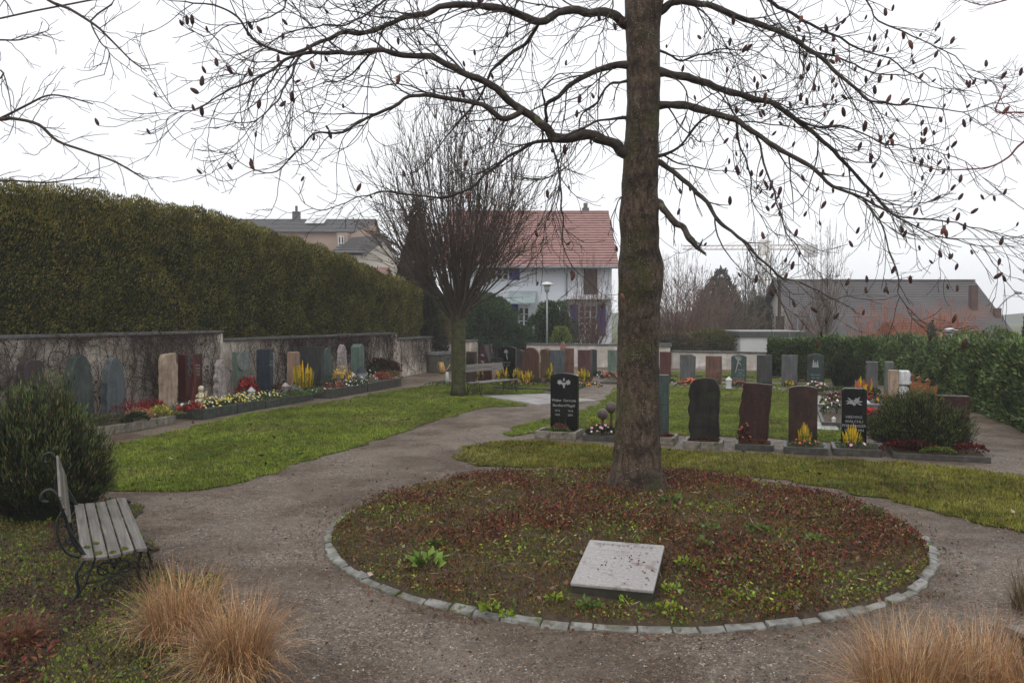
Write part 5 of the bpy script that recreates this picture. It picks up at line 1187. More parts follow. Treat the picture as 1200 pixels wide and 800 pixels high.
LIMBS = [  # pixels, depth change, start radius, end radius, side-twig length
 ([(732, 26), (719, 17), (692, 14), (662, 13), (632, 24), (602, 15), (561, 8), (524, 8), (494, 17), (470, 25), (430, 38), (400, 41), (375, 49), (338, 64), (319, 60), (296, 45), (277, 19), (259, 8), (217, 2)], -1.4, .06, .007, .62),
 ([(632, 24), (624, 38), (610, 56), (580, 79), (565, 109), (542, 139), (524, 161), (500, 190), (478, 208)], 1.0, .028, .004, .5),
 ([(730, 178), (722, 169), (700, 160), (678, 159), (650, 163), (640, 150), (621, 135), (602, 120), (580, 105), (550, 90), (512, 71), (482, 64), (437, 60), (400, 61), (375, 62), (340, 68), (322, 78), (300, 90), (262, 109), (226, 128), (202, 127)], -1.6, .075, .004, .6),
 ([(350, 67), (340, 90), (330, 109), (315, 127), (289, 144), (244, 150)], -1.5, .015, .003, .45),
 ([(606, 122), (608, 133), (587, 139), (565, 124), (542, 118), (512, 114), (486, 112), (460, 124), (422, 142), (404, 154), (367, 157), (349, 176), (330, 195), (304, 204), (270, 184)], -.6, .036, .004, .5),
 ([(730, 75), (700, 82), (677, 94), (655, 112), (638, 124), (640, 142), (636, 158)], .5, .045, .014, .45),
 ([(638, 124), (636, 105), (650, 92), (668, 86), (690, 84)], -.3, .014, .004, .3),
 ([(732, 95), (715, 101), (696, 124), (681, 135), (677, 155), (660, 175), (652, 200)], .9, .02, .005, .42),
 ([(731, 138), (707, 142), (685, 150), (662, 160)], -.5, .022, .01, .35),
 ([(648, 165), (621, 169), (595, 184), (569, 206), (542, 225), (509, 231), (456, 225), (430, 228), (382, 244), (363, 243), (344, 222)], .6, .024, .0035, .42),
 ([(646, 168), (655, 199), (657, 225), (660, 255), (659, 285), (668, 305), (676, 318), (690, 330)], -.4, .016, .004, .3),
 ([(657, 215), (647, 238), (640, 262), (636, 285), (628, 305)], .2, .008, .003, .25),
 ([(776, 12), (790, 4), (814, 4), (842, 12), (870, 24), (902, 32), (930, 46), (958, 62), (982, 84), (1006, 108), (1022, 120), (1054, 122), (1082, 124), (1130, 132), (1165, 120)], -.8, .05, .004, .6),
 ([(774, 86), (798, 90), (830, 98), (866, 110), (902, 120), (930, 138), (958, 160), (982, 184), (1006, 208), (1030, 236), (1054, 252), (1090, 256), (1150, 268), (1196, 286)], .6, .055, .004, .62),
 ([(774, 124), (802, 124), (830, 130), (862, 140), (886, 158), (918, 176), (950, 196), (978, 218), (1010, 232), (1042, 248), (1094, 276), (1150, 288)], -1.2, .055, .004, .6),
 ([(774, 192), (794, 206), (818, 224), (834, 248), (846, 266), (866, 278), (880, 296), (896, 310), (915, 322), (936, 330), (960, 340), (978, 348), (998, 347)], -1.0, .034, .003, .45),
 ([(772, 238), (778, 246), (790, 258), (800, 268), (811, 282)], -.7, .045, .035, .25),
 ([(780, 182), (798, 168), (814, 148), (834, 134)], -.4, .02, .014, .3),
 ([(778, 184), (802, 192), (830, 198), (858, 200), (880, 212)], .6, .013, .004, .32),
 ([(886, 160), (898, 200), (910, 236), (922, 272), (938, 296), (958, 318)], -.9, .014, .003, .4),
 ([(1010, 232), (1026, 250), (1038, 280), (1043, 300), (1053, 327), (1053, 343), (1062, 362), (1073, 377), (1088, 384), (1105, 386)], -1.2, .01, .003, .28),
 ([(902, 0), (934, 20), (966, 36), (1006, 56), (1050, 75), (1090, 100), (1120, 110)], .9, .028, .004, .5),
 ([(614, -12), (604, 12), (591, 41), (575, 75), (560, 100), (540, 130)], 1.2, .014, .003, .4),
 ([(722, -10), (716, 14), (705, 35), (697, 66), (700, 90)], -.8, .012, .003, .35),
 ([(470, -10), (440, 10), (410, 26), (380, 32), (330, 40), (290, 70), (262, 62)], -1.8, .018, .004, .5),
 ([(360, -12), (330, 12), (300, 24), (262, 34), (232, 40), (214, 26)], -2.0, .014, .003, .42),
 ([(800, -12), (830, 20), (850, 50), (868, 85), (872, 120)], 1.2, .014, .003, .45),
 ([(1000, -10), (1030, 24), (1070, 42), (1110, 60), (1140, 90), (1165, 95)], -.4, .014, .003, .45),
 ([(930, 138), (960, 148), (990, 150), (1030, 165), (1080, 175), (1130, 190), (1160, 215)], -.6, .016, .003, .45),
 ([(958, 62), (985, 70), (1020, 84), (1060, 88), (1095, 80), (1125, 88)], .5, .014, .003, .4),
 ([(862, 140), (868, 170), (878, 205), (884, 240), (898, 262), (930, 285)], .8, .014, .003, .4),
 ([(550, 90), (530, 70), (505, 45), (485, 20), (478, -10)], .8, .014, .006, .45),
 ([(437, 60), (420, 80), (396, 96), (370, 100), (330, 130)], .4, .013, .003, .42),
 ([(774, 60), (800, 70), (836, 60), (870, 58), (905, 70), (935, 100)], 1.4, .018, .003, .5),
 ([(732, 230), (722, 240), (716, 262), (722, 285)], -.5, .012, .004, .2),
]
for li, (px, dy, r0, r1, tl) in enumerate(LIMBS):
    n = len(px)
    onlimb = px[0][0] < 722 or px[0][0] > 790
    y0 = TY
    if onlimb and px[0][1] > 0:      # starts on another limb: find that limb's depth at this spot
        best = None
        for (q2, dy2, *_r) in LIMBS[:li]:
            for k, (a_, c_) in enumerate(q2):
                d_ = (a_ - px[0][0]) ** 2 + (c_ - px[0][1]) ** 2
                if best is None or d_ < best[0]: best = (d_, q2, dy2, k)
        if best and best[0] < 1600: y0 = TY + best[2] * (best[3] / (len(best[1]) - 1)) ** 1.1
    pts = [atY(a_, c_, y0 + dy * (k / (n - 1)) ** 1.1) for k, (a_, c_) in enumerate(px)]
    if not onlimb: pts = [Vector((np.interp(pts[0].z, PZ, PX), TY, pts[0].z - .02))] + pts
    elif px[0][1] <= 0: pts = [pts[0] + (Vector((org.x, TY, pts[0].z + 1.0)) - pts[0]) * .5] + pts
    if px[0][0] < 600 and px[0][1] > 0: pass
    S = smooth(pts, 4); m = len(S)
    jit = [p + Vector((0, 0, 0)) if i in (0, m - 1) else p + Vector((nz(p * 5) * .03, nz(p * 3 + Vector((9, 0, 0))) * .05, nz(p * 5 + Vector((0, 7, 0))) * .035)) for i, p in enumerate(S)]
    rad = [(r1 + (r0 - r1) * (1 - i / (m - 1)) ** 1.15) * (1 + .22 * nz(p * 9)) * (1 if onlimb else 1 + .9 * max(0, 1 - i / 6) ** 1.5) for i, p in enumerate(jit)]
    b = MB(); b.tube([p - org for p in jit], rad, 9 if r0 > .03 else 6, LC)
    # side branches
    cum = 0; nxt = .14
    for i in range(1, m):
        d = jit[i] - jit[i - 1]; cum += d.length
        if cum < nxt or (px[0][0] > 722 and px[0][0] < 790 and i < 5): continue
        nxt = cum + R.uniform(.08, .19); t = d.normalized(); w = vrand(1); w.z *= .8; w = (w - t * w.dot(t)).normalized()
        f = i / m; L = tl * R.uniform(.45, 2.2) * (1.25 - .45 * f); rr = min(rad[i] * .55, .010)
        grow(b, jit[i] - org, t * 1.0 + w * .8 + Vector((0, 0, -.22)), L, max(.0055, rr), 2 if L > .5 else 1, LC, pods, droop=.05, curl=.15, wig=.11, dens=.24, ang=.75, rmin=.0032, seg=.075, kid=(.35, .8), bend=.05)
    grow(b, jit[-1] - org, (jit[-1] - jit[-2]), .35, r1, 1, LC, pods)
    if li != 16: pass
    b.build('limb', LIMB, tree, True)
# limbs above the picture
for a_, el, L in ((.3, .5, 3.2), (2.6, .6, 3.4), (1.5, .7, 2.6), (4.4, .6, 2.4), (5.4, .9, 2.2), (3.4, 1.0, 2.2)):
    b = MB(); z = R.uniform(7, 9.4); c0 = Vector((np.interp(z, PZ, PX) - org.x, 0, z)); grow(b, c0, Vector((math.cos(a_), math.sin(a_), el)), L, .04, 2, LC, None, dens=.3, seg=.2, wig=.1); b.build('limb', LIMB, tree, True)
# seed pods
POD = M('pod', (.075, .03, .022), (.035, .016, .013), 14, .6, .4, 60); POD2 = M('pod_light', (.2, .075, .045), (.1, .04, .028), 14, .6, .4, 60)
def pod_profile(): return [0, .012, .019, .021, .019, .013, .005], [0, .008, .024, .045, .065, .085, .098]
good = []
cam = Vector((0, 0, H0))
for p, d in pods:
    w = p + org; Yc = w.y
    pxl = 600 + F * w.x / max(.1, w.y)
    if R.random() < (.36 if pxl > 840 else .13): good.append((p, d))
R.shuffle(good); good = [g for g in good if (g[0] + org).z < 7.2][:380]
rr_, zz_ = pod_profile()
def podmesh(mb, p, d, s, T=None):
    ax = (Vector((d.x * .45, d.y * .45, .9)) + vrand(.22)).normalized() if R.random() < .8 else (Vector((0, 0, -1)) + vrand(.3)).normalized()
    pts = [p + ax * (z * s) for z in zz_]; mb.tube(pts, [max(.001, r * s) for r in rr_], 7, LC)
# larger individual pods nearest to the camera
items = [(g[0], g[1], R.uniform(.6, 1.15)) for g in good]
items.sort(key=lambda g: -(g[2] / (g[0] + org - cam).length))
big = [((200, 117), -3.2, 1.0), ((1149, 150), -.5, 1), ((955, 158), -3.0, 1.05), ((973, 152), -3.2, 1.15), ((993, 143), -2.8, 1), ((1006, 164), -2.6, .95), ((1012, 235), -2.4, 1), ((843, 186), -2.5, 1.05), ((375, 190), -2.6, 1.1), ((1057, 190), -1.6, .95), ((515, 130), -2.6, 1), ((538, 118), -2.6, 1), ((482, 145), -2.3, .8), ((523, 196), -2.2, 1.05), ((430, 183), -2.2, .9), ((442, 187), -2.2, .8), ((236, 12), -3, .7), ((213, 25), -3, .95), ((1084, 365), -1.8, 1.1), ((1109, 386), -1.9, 1), ((1066, 330), -1.9, .8), ((1079, 328), -1.9, .9), ((1134, 317), -1.5, .95), ((1150, 312), -1.5, 1.1)]
nobj = 0
for k, (p, d, s) in enumerate(items[:90]):
    b = MB(); podmesh(b, Vector((0, 0, 0)), d, s); o = b.build('seed_pod', POD2 if R.random() < .2 else POD, tree, True); o.location = p
b = MB()
for p, d, s in items[90:]: podmesh(b, p, d, s)
tag(b.build('small_seed_pods', POD, tree, True), kind='stuff')
for k, ((a_, c_), dy, s) in enumerate(big[:0]): pass

# ---- fan shaped trees and shrubs
def fan(name, loc, z0, H, spread, nst, label, cat='tree', tr=.2, mat=LIMB, shoots=12, slen=1.0, r0=.03, shape=.8, rmin=.004, seg=.35, grp=None, leafcol=None, nleaf=0, trunk=True, minr=0.0, wig=.09, lvl=1, jmin=2):
    e = empty(name, loc, 0, label, cat, grp)
    if trunk:
        b = MB(); pts = [(0, 0, -.02), (.01, 0, z0 * .4), (0, .01, z0 * .8), (0, 0, z0 * 1.25)]; S = smooth(pts, 4)
        b.tube(S, [tr * (1.25 if i == 0 else 1) * (1 + .06 * nz((i, loc[0], 1))) for i in range(len(S))], 16); b.build('trunk', mat if not trunk is True else BARKG, e, True)
    b = MB(); lf = []
    for i in range(nst):
        s = math.sqrt((i + .5) / nst) * (1 - minr) + minr; a_ = i * 2.39996 + R.uniform(-.3, .3)
        E = Vector((spread * s * math.cos(a_), spread * s * math.sin(a_), z0 + (H - z0) * (1 - shape * (1 - math.sqrt(max(0, 1 - s * s)))) * R.uniform(.88, 1.02)))
        P0 = Vector((tr * .5 * math.cos(a_), tr * .5 * math.sin(a_), z0 * R.uniform(.85, 1.12))); P1 = Vector((E.x * .66, E.y * .66, z0 + (E.z - z0) * .36))
        n = 12; pts = []
        for k in range(n + 1): t = k / n; q = P0 * (1 - t) ** 2 + P1 * 2 * t * (1 - t) + E * t * t; pts.append(q + vrand(.02) * (1 if 0 < k < n else 0))
        b.tube(pts, [max(rmin, r0 * (1 - .88 * k / n)) for k in range(n + 1)], 4, (1, 1, 1), cap=False)
        for k in range(shoots):
            j = R.randint(jmin, n - 1); t = (pts[j] - pts[j - 1]).normalized(); w = vrand(1); w = (w - t * w.dot(t)).normalized()
            L = slen * R.uniform(.4, 1.1) * (1.1 - .5 * j / n)
            grow(b, pts[j], t + w * .5, L, max(rmin, r0 * .28), lvl, (1, 1, 1), lf, droop=-.03, curl=.05, wig=wig, dens=.3, ang=.5, rmin=rmin, seg=seg)
    b.build('crown', mat, e)
    if nleaf and lf:
        idx = NR.choice(len(lf), nleaf); P = np.array([lf[i][0] for i in idx]) + NR.normal(size=(nleaf, 3)) * .1; k = P[:, 2] < z0 + (H - z0) * .45
        P = P[k]; b = MB(); b.quads(kites(P, NR.normal(size=P.shape) - np.array([0, 0, .6]), .07, .6), pickcols(leafcol, len(P), .3)); b.build('dead_leaves', LEAF, e)
    return e
BARKG = M('mossy_bark', (.075, .075, .025), (.025, .024, .012), 7, .7, .7, 22, extra=[((.07, .055, .04), 3, .55)])
TWG = M('grey_twigs', (.1, .08, .068), (.06, .047, .04), 1.5, .8); TWR = M('reddish_twigs', (.15, .085, .065), (.09, .055, .045), 1.5, .8)
TWO = M('orange_twigs', (.4, .13, .06), (.26, .08, .04), 1.5, .8); TWB = M('brown_twigs', (.13, .09, .065), (.085, .06, .045), 1.5, .8)
TWD = M('dark_twigs', (.085, .064, .05), (.05, .038, .03), 1.5, .8)
q = gz(537, 464)
fan('hornbeam_tree', (q.x, q.y, 0), zat(368, q.y), zat(84, q.y), 2.9, 78, 'upright fan shaped hornbeam with mossy trunk behind the lawn', tr=.2, mat=TWD, shoots=19, slen=1.5, r0=.034, rmin=.0038, jmin=3, leafcol=[(.12, .045, .02, 2), (.2, .08, .03, 2)], nleaf=2600, shape=.75)
fan('bare_shrub', atXY(692, 40.5), .1, 5.8, 1.5, 56, 'reddish upright bare shrub before the white house', 'shrub', .15, TWR, 9, .9, .022, trunk=False, rmin=.006)
fan('bare_shrub', atXY(790, 42), .1, 6.0, 3.0, 90, 'large arching bare shrub right of the big trunk', 'shrub', .2, TWR, 10, 1.1, .024, trunk=False, rmin=.006, shape=.85)
fan('bare_shrub', atXY(850, 47), .1, 4.0, 3.2, 90, 'tangled brown shrubbery behind the lower white wall', 'shrub', .2, TWB, 10, 1.0, .02, trunk=False, rmin=.009)
fan('bare_shrub', atXY(818, 55), .1, 5.6, 3.6, 90, 'brown shrubbery before the far dark conifer', 'shrub', .2, TWR, 10, 1.2, .02, trunk=False, rmin=.011)
fan('thin_tree', atXY(893, 66), 1.5, 9.4, 2.4, 40, 'pale thin bare tree left of the barn', tr=.1, mat=TWG, shoots=8, slen=1.3, r0=.03, rmin=.012)
fan('thin_tree', atXY(874, 75), 1.5, 7.4, 2.0, 26, 'far pale bare tree behind the dark conifer', tr=.1, mat=TWG, shoots=8, slen=1.3, r0=.03, rmin=.014)
fan('thin_tree', atXY(966, 44), .9, 8.0, 1.5, 34, 'young bare tree with brown twigs before the barn', tr=.07, mat=TWB, shoots=10, slen=1.0, r0=.022, rmin=.007, leafcol=[(.3, .15, .07, 1)], nleaf=200)
for px, Y, H_, sp, lab in ((1032, 46, 3.5, 2.2, 'orange red twiggy shrub before the barn, left part'), (1075, 44, 2.9, 1.6, 'orange red twiggy shrub beside the small conifer'), (1110, 45, 3.3, 1.8, 'orange red twiggy shrub behind the white lamp'), (935, 48, 2.9, 1.7, 'brown twiggy shrub behind the flat roofed hut')):
    fan('bare_shrub', atXY(px, Y), .1, H_, sp, 44, lab, 'shrub', .15, TWO if px > 1000 else TWR, 8, .8, .014, trunk=False, rmin=.008)
fan('bare_shrub', atXY(345, 33), .5, 5.1, 1.4, 16, 'thin bare twigs poking above the thuja hedge', 'shrub', .1, TWG, 5, .6, .012, trunk=False, rmin=.006)
fan('bare_shrub', wl(505, 2.2), .3, 3.4, 1.3, 36, 'brown leafed beech shrub at the end of the thuja hedge', 'shrub', .12, TWB, 8, .7, .014, trunk=False, rmin=.005, leafcol=[(.16, .06, .03, 2), (.1, .045, .025, 1)], nleaf=1500)

# neighbouring trees that reach into the frame
def side_tree(base, H, r, limbs, label, mat, depth, pxs, r0=.014, rz=0):
    e = empty('side_tree', base, 0, label, 'tree'); bs = Vector(base)
    b = MB(); b.tube(smooth([(0, 0, -.02), (.03, 0, H * .3), (-.03, .05, H * .6), (0, 0, H)], 5), [r * (1 - .7 * i / 15) for i in range(16)], 12); b.build('trunk', BARKG, e, True)
    for px, dep, rr in limbs:
        pts = [atY(a_, c_, dep) - bs for a_, c_ in px]; pts = [Vector((0, 0, pts[0].z * .92))] + pts; S = smooth(pts, 4); m = len(S)
        b = MB(); b.tube(S, [rr * (1 - .8 * i / m) + .0015 for i in range(m)], 6)
        for i in range(6, m):
            if R.random() < .55:
                t = (S[i] - S[i - 1]).normalized(); w = vrand(1); w = (w - t * w.dot(t)).normalized()
                grow(b, S[i], t + w * .9, R.uniform(.1, .42), .0035, 1, (1, 1, 1), None, droop=.02, curl=.03, wig=.22, dens=.13, ang=.7, rmin=.0019, seg=.045, kid=(.2, .5))
        b.build('limb', mat, e, True)
    return e
side_tree((-5.6, 6.4, 0), 6.5, .12, [
    ([(-40, 138), (0, 140), (15, 139), (45, 146), (67, 165), (97, 176), (131, 188), (150, 198), (169, 210)], 6.2, .016), ([(-30, 150), (0, 139), (30, 124), (56, 112), (80, 114), (109, 122)], 6.3, .012),
    ([(20, -30), (56, 0), (82, 11), (112, 30), (125, 42), (139, 56), (154, 71), (172, 84)], 6.0, .012), ([(-30, 48), (0, 47), (22, 47), (40, 42), (56, 36)], 6.1, .007),
    ([(-40, 214), (0, 212), (19, 212), (56, 214), (86, 210), (116, 208)], 6.4, .010), ([(108, 0), (106, 25), (118, 50), (128, 62), (122, 88)], 6.0, .006), ([(-20, -20), (5, 0), (16, 18)], 6.0, .006), ([(-20, 100), (0, 82), (10, 108), (14, 138)], 6.2, .006)],
    'bare tree whose twigs reach in from the left edge', TWD, 6.2, 0)
side_tree((6.6, 7.6, 0), 6.0, .12, [([(1260, 130), (1200, 166), (1182, 184), (1158, 196), (1120, 199), (1094, 198), (1062, 188)], 7.6, .010), ([(1250, 140), (1200, 132), (1168, 131), (1172, 115), (1178, 100)], 7.4, .009), ([(1250, -20), (1180, 0), (1150, 6), (1120, -4)], 7.5, .008)],
    'bare tree with reddish twigs reaching in from the right edge', M('red_twigs', (.14, .04, .04), (.08, .025, .025), 4, .5), 7.6, 0)
# ================================================================ BENCHES
IRON = SM('cast_iron_green', (.008, .018, .014), (.012, .009, .007), .35, 14, .3, 60)
def wood_material():
    m, nt, b = newmat('weathered_wood'); co = coord(nt)
    st = coord(nt, 'Object', (26, 1.1, 26)); n1 = noi(nt, st, 1.5, 9, .7, .6)
    col = ramp(nt, n1, [(.32, (.04, .034, .028)), (.5, (.12, .105, .09)), (.68, (.22, .2, .18))])
    g = ramp(nt, noi(nt, co, 5, 8, .7), [(.5, (0, 0, 0)), (.72, (.6, .6, .6))]); col = mix(nt, g, col, (.12, .115, .075))
    nt.links.new(col, b.inputs['Base Color']); b.inputs['Roughness'].default_value = .45
    bump(nt, b, n1, .5, .004); return m
WOOD = wood_material()
def scroll(cx, cz, r, a0, turns, n=14, dirn=1):
    return [(cx + r * (1 - .8 * i / n) * math.cos(a0 + dirn * turns * 2 * PI * i / n), cz + r * (1 - .8 * i / n) * math.sin(a0 + dirn * turns * 2 * PI * i / n)) for i in range(n + 1)]
SEATX = [(0.0, .385), (.1, .372), (.2, .368), (.3, .378), (.4, .398), (.47, .385)]
def make_bench(L, label, rng_y=(.07,), nslat=5, moss=True, H=.9):
    e = empty('park_bench', (0, 0, 0), 0, label, 'bench', 'cast iron benches with grey slats')
    for y in (.08, L - .08):
        b = MB()
        def tb(pts, r, per=4): b.tube([(p[0], y, p[1]) for p in (x for x in smooth([(a_, 0, c_) for a_, c_ in pts], per))] if False else [(q.x, y, q.z) for q in smooth([Vector((a_, 0, c_)) for a_, c_ in pts], per)], r, 7)
        tb([(.02, .36), (.12, .35), (.22, .345), (.34, .36), (.46, .372), (.5, .35)], .014)          # seat rail
        tb([(.43, .36), (.40, .24), (.42, .1), (.475, 0)], .014); tb([(.47, .36), (.49, .24), (.455, .1), (.475, 0)], .010)   # front leg
        tb([(.04, .36), (-.03, .24), (-.02, .1), (-.09, 0)], .014); tb([(.10, .35), (.06, .24), (.01, .12), (-.09, 0)], .010)   # rear leg
        tb([(.04, .36), (-.04, .47), (-.085, .62), (-.13, .78), (-.15, H - .06), (-.19, H), (-.245, H - .015), (-.255, H - .075), (-.21, H - .09)], .013)   # back post with scroll
        tb([(-.01, .36), (-.1, .42), (-.15, .54), (-.15, .66), (-.115, .74)], .010)                     # outer back curve
        tb([(-.11, .64), (-.06, .56), (-.01, .46), (.03, .37)], .011)                                 # small arm curve
        for c_, r_, a0, dn in (((.16, .24), .07, 0, 1), ((.3, .24), .07, PI, -1), ((.17, .12), .06, PI / 2, -1), ((.3, .12), .06, PI / 2, 1), ((.235, .30), .045, 0, 1), ((-.07, .5), .045, 0, 1)):
            P = scroll(c_[0], c_[1], r_, a0, 1.2, 14, dn); b.tube([(x, y, z) for x, z in P], .008, 5)
        tb([(.0, .17), (.1, .16), (.235, .19), (.37, .16), (.44, .17)], .008); tb([(.0, .2), (.1, .28), (.235, .2), (.36, .28), (.43, .22)], .007)
        b.build('side_frame', IRON, e, True)
    ws = .47 / nslat
    for i in range(nslat):
        x0 = .005 + i * ws; f = [np.interp(x, [a_ for a_, c_ in SEATX], [c_ for a_, c_ in SEATX]) for x in (x0, x0 + ws - .012)]
        b = MB(); n = 10; V = []
        dz = [R.uniform(-.002, .002) for _ in range(n + 1)]; ex = R.uniform(-.012, .012)
        for k in range(n + 1):
            yy = ex + (L) * k / n
            V += [(x0 + dz[k], yy, f[0] + dz[k]), (x0 + ws - .012, yy, f[1] + dz[k]), (x0 + ws - .012, yy, f[1] - .026), (x0, yy, f[0] - .026)]
        Fc = [(0, 1, 2, 3), tuple(n * 4 + x for x in (3, 2, 1, 0))] + [(k * 4 + j, (k + 1) * 4 + j, (k + 1) * 4 + (j + 1) % 4, k * 4 + (j + 1) % 4) for k in range(n) for j in range(4)]
        b.add(V, Fc); bevel(b.build('seat_slat', WOOD, e), .005, 2)
    for z0_, z1_, lab in ((.655, .75, 0), (.765, .865, 0)):
        x = lambda z: -.035 - (z - .47) * .32
        b = MB(); b.add([(x(z0_) + .016, 0, z0_), (x(z0_) + .036, 0, z0_), (x(z1_) + .036, 0, z1_), (x(z1_) + .016, 0, z1_), (x(z0_) + .016, L, z0_), (x(z0_) + .036, L, z0_), (x(z1_) + .036, L, z1_), (x(z1_) + .016, L, z1_)],
                        [(0, 1, 2, 3), (7, 6, 5, 4), (0, 4, 5, 1), (1, 5, 6, 2), (2, 6, 7, 3), (3, 7, 4, 0)]); bevel(b.build('back_slat', WOOD, e), .005, 2)
    if moss:
        for (x, y_, s) in ((.12, .1, .04), (.22, .08, .03), (.31, .1, .045), (.05, .3, .03), (.12, .42, .03)):
            b = MB(); n = 120; a_ = NR.random(n) * 6.28; r_ = np.sqrt(NR.random(n)) * s; zt = np.interp(x, [p[0] for p in SEATX], [p[1] for p in SEATX])
            P = np.stack([x + r_ * np.cos(a_) * .8, y_ + r_ * np.sin(a_) * 1.2, np.full(n, zt)], 1); b.quads(kites(P, np.tile([0, 0, 1.], (n, 1)), .012, .6, tilt=.8), pickcols([(.17, .2, .03, 2), (.1, .12, .02, 1)], n, .2)); b.build('moss_tuft', LEAF, e)
    return e
be = make_bench(2.1, 'weathered grey bench in front of the large feathery conifer')
o0 = gz(95, 654, .375); o1 = gz(86, 588, .375); ax = (o1 - o0).normalized(); be.location = (o0.x, o0.y, 0); be.rotation_euler = (0, 0, math.atan2(ax.y, ax.x) - PI / 2)
def copy_thing(src, loc, rz, label):
    r = src.copy(); C.objects.link(r); r.location = loc; r.rotation_euler = (0, 0, rz); r['label'] = label
    for ch in src.children: c = ch.copy(); C.objects.link(c); c.parent = r; c.matrix_parent_inverse = ch.matrix_parent_inverse.copy()
    return r
q = gz(546, 462); copy_thing(be, (atXY(548, 23.5).x + .1, 24.2, 0), -1.35 + PI, 'distant weathered bench beside the hornbeam trunk') if False else None
fb = copy_thing(be, (-1.35, 23.7, 0), 0, 'distant weathered bench beside the hornbeam trunk')
# its seat opens towards us: length runs to the right and slightly nearer
f0, f1 = gz(546, 448.5, .4), gz(580, 445.5, .4); dd = (f1 - f0).normalized(); fb.location = (f0.x, f0.y + .45, 0); fb.rotation_euler = (0, 0, math.atan2(dd.y, dd.x) + .05 - PI / 2); 
fb.scale = (1, .85, 1)
o0 = gz(1176, 734, .385); rb = copy_thing(be, (0, 0, 0), 0, 'bench end just entering at the lower right corner'); 
rb.rotation_euler = (0, 0, PI + .3); rb.location = (o0.x + .47 * math.cos(.3), o0.y + .47 * math.sin(.3), 0)

# ================================================================ ORNAMENTAL GRASSES
STRAW = M('straw', (1.1, 1.1, 1.1), (.8, .8, .8), 5, .5, attr=True, spec=.3)
def tuft(px, py, r, h, n, label, cols=None, base_r=.15, w=.0026):
    q = gz(px, py); e = empty('ornamental_grass', (q.x, q.y, 0), 0, label, 'ornamental grass', 'straw coloured ornamental grasses')
    cols = cols or [(.46, .25, .11, 4), (.32, .16, .065, 3), (.6, .4, .21, 2), (.2, .1, .045, 1.5), (.62, .46, .28, .6), (.12, .07, .04, 1.5)]
    a = NR.random(n) * 2 * PI; b0 = base_r * np.sqrt(NR.random(n)); lean = NR.random(n) ** .8; az = a + NR.normal(size=n) * .5; Ln = h * (.4 + .75 * NR.random(n))
    K = 6; P = np.zeros((n, K + 1, 3)); P[:, 0] = np.stack([b0 * np.cos(a), b0 * np.sin(a), np.zeros(n)], 1)
    flop = NR.random(n) < .3; th = .08 + .6 * lean * NR.random(n) + flop * .35; dth = (.2 + 1.7 * lean * NR.random(n) + flop * 1.2) / K
    S = np.stack([-np.sin(az), np.cos(az), np.zeros(n)], 1); cur = th.copy()
    brk = np.where(NR.random(n) < .2, NR.integers(2, K, n), 99)
    for k in range(K):
        cur = cur + (brk == k) * (.6 + .8 * NR.random(n)); st = Ln / K; az2 = az + .3 * NR.normal(size=n)
        P[:, k + 1] = P[:, k] + np.stack([np.sin(cur) * np.cos(az2) * st, np.sin(cur) * np.sin(az2) * st, np.cos(cur) * st], 1); cur = np.minimum(cur + dth * (.5 + k * .28), 2.3)
    P[:, :, 2] = np.maximum(P[:, :, 2], .01)
    ww = w * (.6 + .8 * NR.random(n)); prof_ = np.array([1, 1.1, 1, .9, .75, .5, .12]); W = S[:, None, :] * (ww[:, None] * prof_[None])[:, :, None] / 2
    A_, B2 = P - W, P + W; V = np.stack([A_, B2], 2).reshape(n, -1, 3); off = (np.arange(n) * (K + 1) * 2)[:, None, None]
    Fk = np.array([(2 * k, 2 * k + 1, 2 * k + 3, 2 * k + 2) for k in range(K)])[None]; Q = (off + Fk).reshape(-1, 4)
    c = np.repeat(pickcols(cols, n, .2), K, 0)
    b = MB(); b.add(V.reshape(-1, 3), Q, c); b.build('blades', STRAW, e); return e
tuft(212, 750, .4, .52, 1700, 'straw coloured grass clump in front of the near bench', base_r=.2)
tuft(278, 795, .4, .54, 2100, 'straw coloured grass clump nearest the gravel, lower left', base_r=.16)
tuft(1062, 850, .4, .60, 2300, 'left one of the grass clumps at the lower right edge', base_r=.2)
tuft(1150, 838, .4, .55, 2400, 'right one of the grass clumps at the lower right edge', base_r=.2)
tuft(1235, 875, .4, .5, 2400, 'outermost grass clump in the lower right corner', base_r=.2)
tuft(1204, 716, .2, .42, 420, 'small brown tuft at the right edge above the bench end', [(.14, .08, .04, 3), (.1, .09, .03, 2), (.25, .15, .08, 1)], base_r=.1)
tuft(20, 760, .2, .25, 700, 'small rusty grass tuft in the lower left corner', [(.18, .07, .03, 2), (.12, .05, .025, 2)])

# ================================================================ BUILDINGS
RED_TILE = M('red_roof_tiles', (.36, .21, .19), (.26, .15, .135), 3, .6)
GREY_TILE = M('grey_roof_tiles', (.13, .125, .125), (.09, .088, .09), 2, .6)
BROWN_TILE = M('brown_roof_tiles', (.16, .095, .08), (.11, .07, .065), 2, .6)
WHITEW = M('house_plaster', (.66, .69, .73), (.6, .63, .68), .6, .9)
BEIGEW = M('beige_plaster', (.5, .46, .4), (.44, .4, .35), .6, .9); ORANGEW = M('orange_plaster', (.36, .27, .22), (.31, .23, .19), .6, .9)
SHUT = M('purple_shutter', (.04, .045, .22), (.03, .032, .15), 3, .5); FRAMEW = M('white_frame', (.65, .65, .65), None, 3, .5); GLASSD = M('window_glass', (.03, .035, .04), (.02, .022, .025), 2, .08); METAL = M('zinc', (.25, .27, .29), (.18, .2, .22), 2, .4, met=.5)
DARKW = M('dark_wood', (.06, .045, .04), (.035, .028, .025), 4, .7)
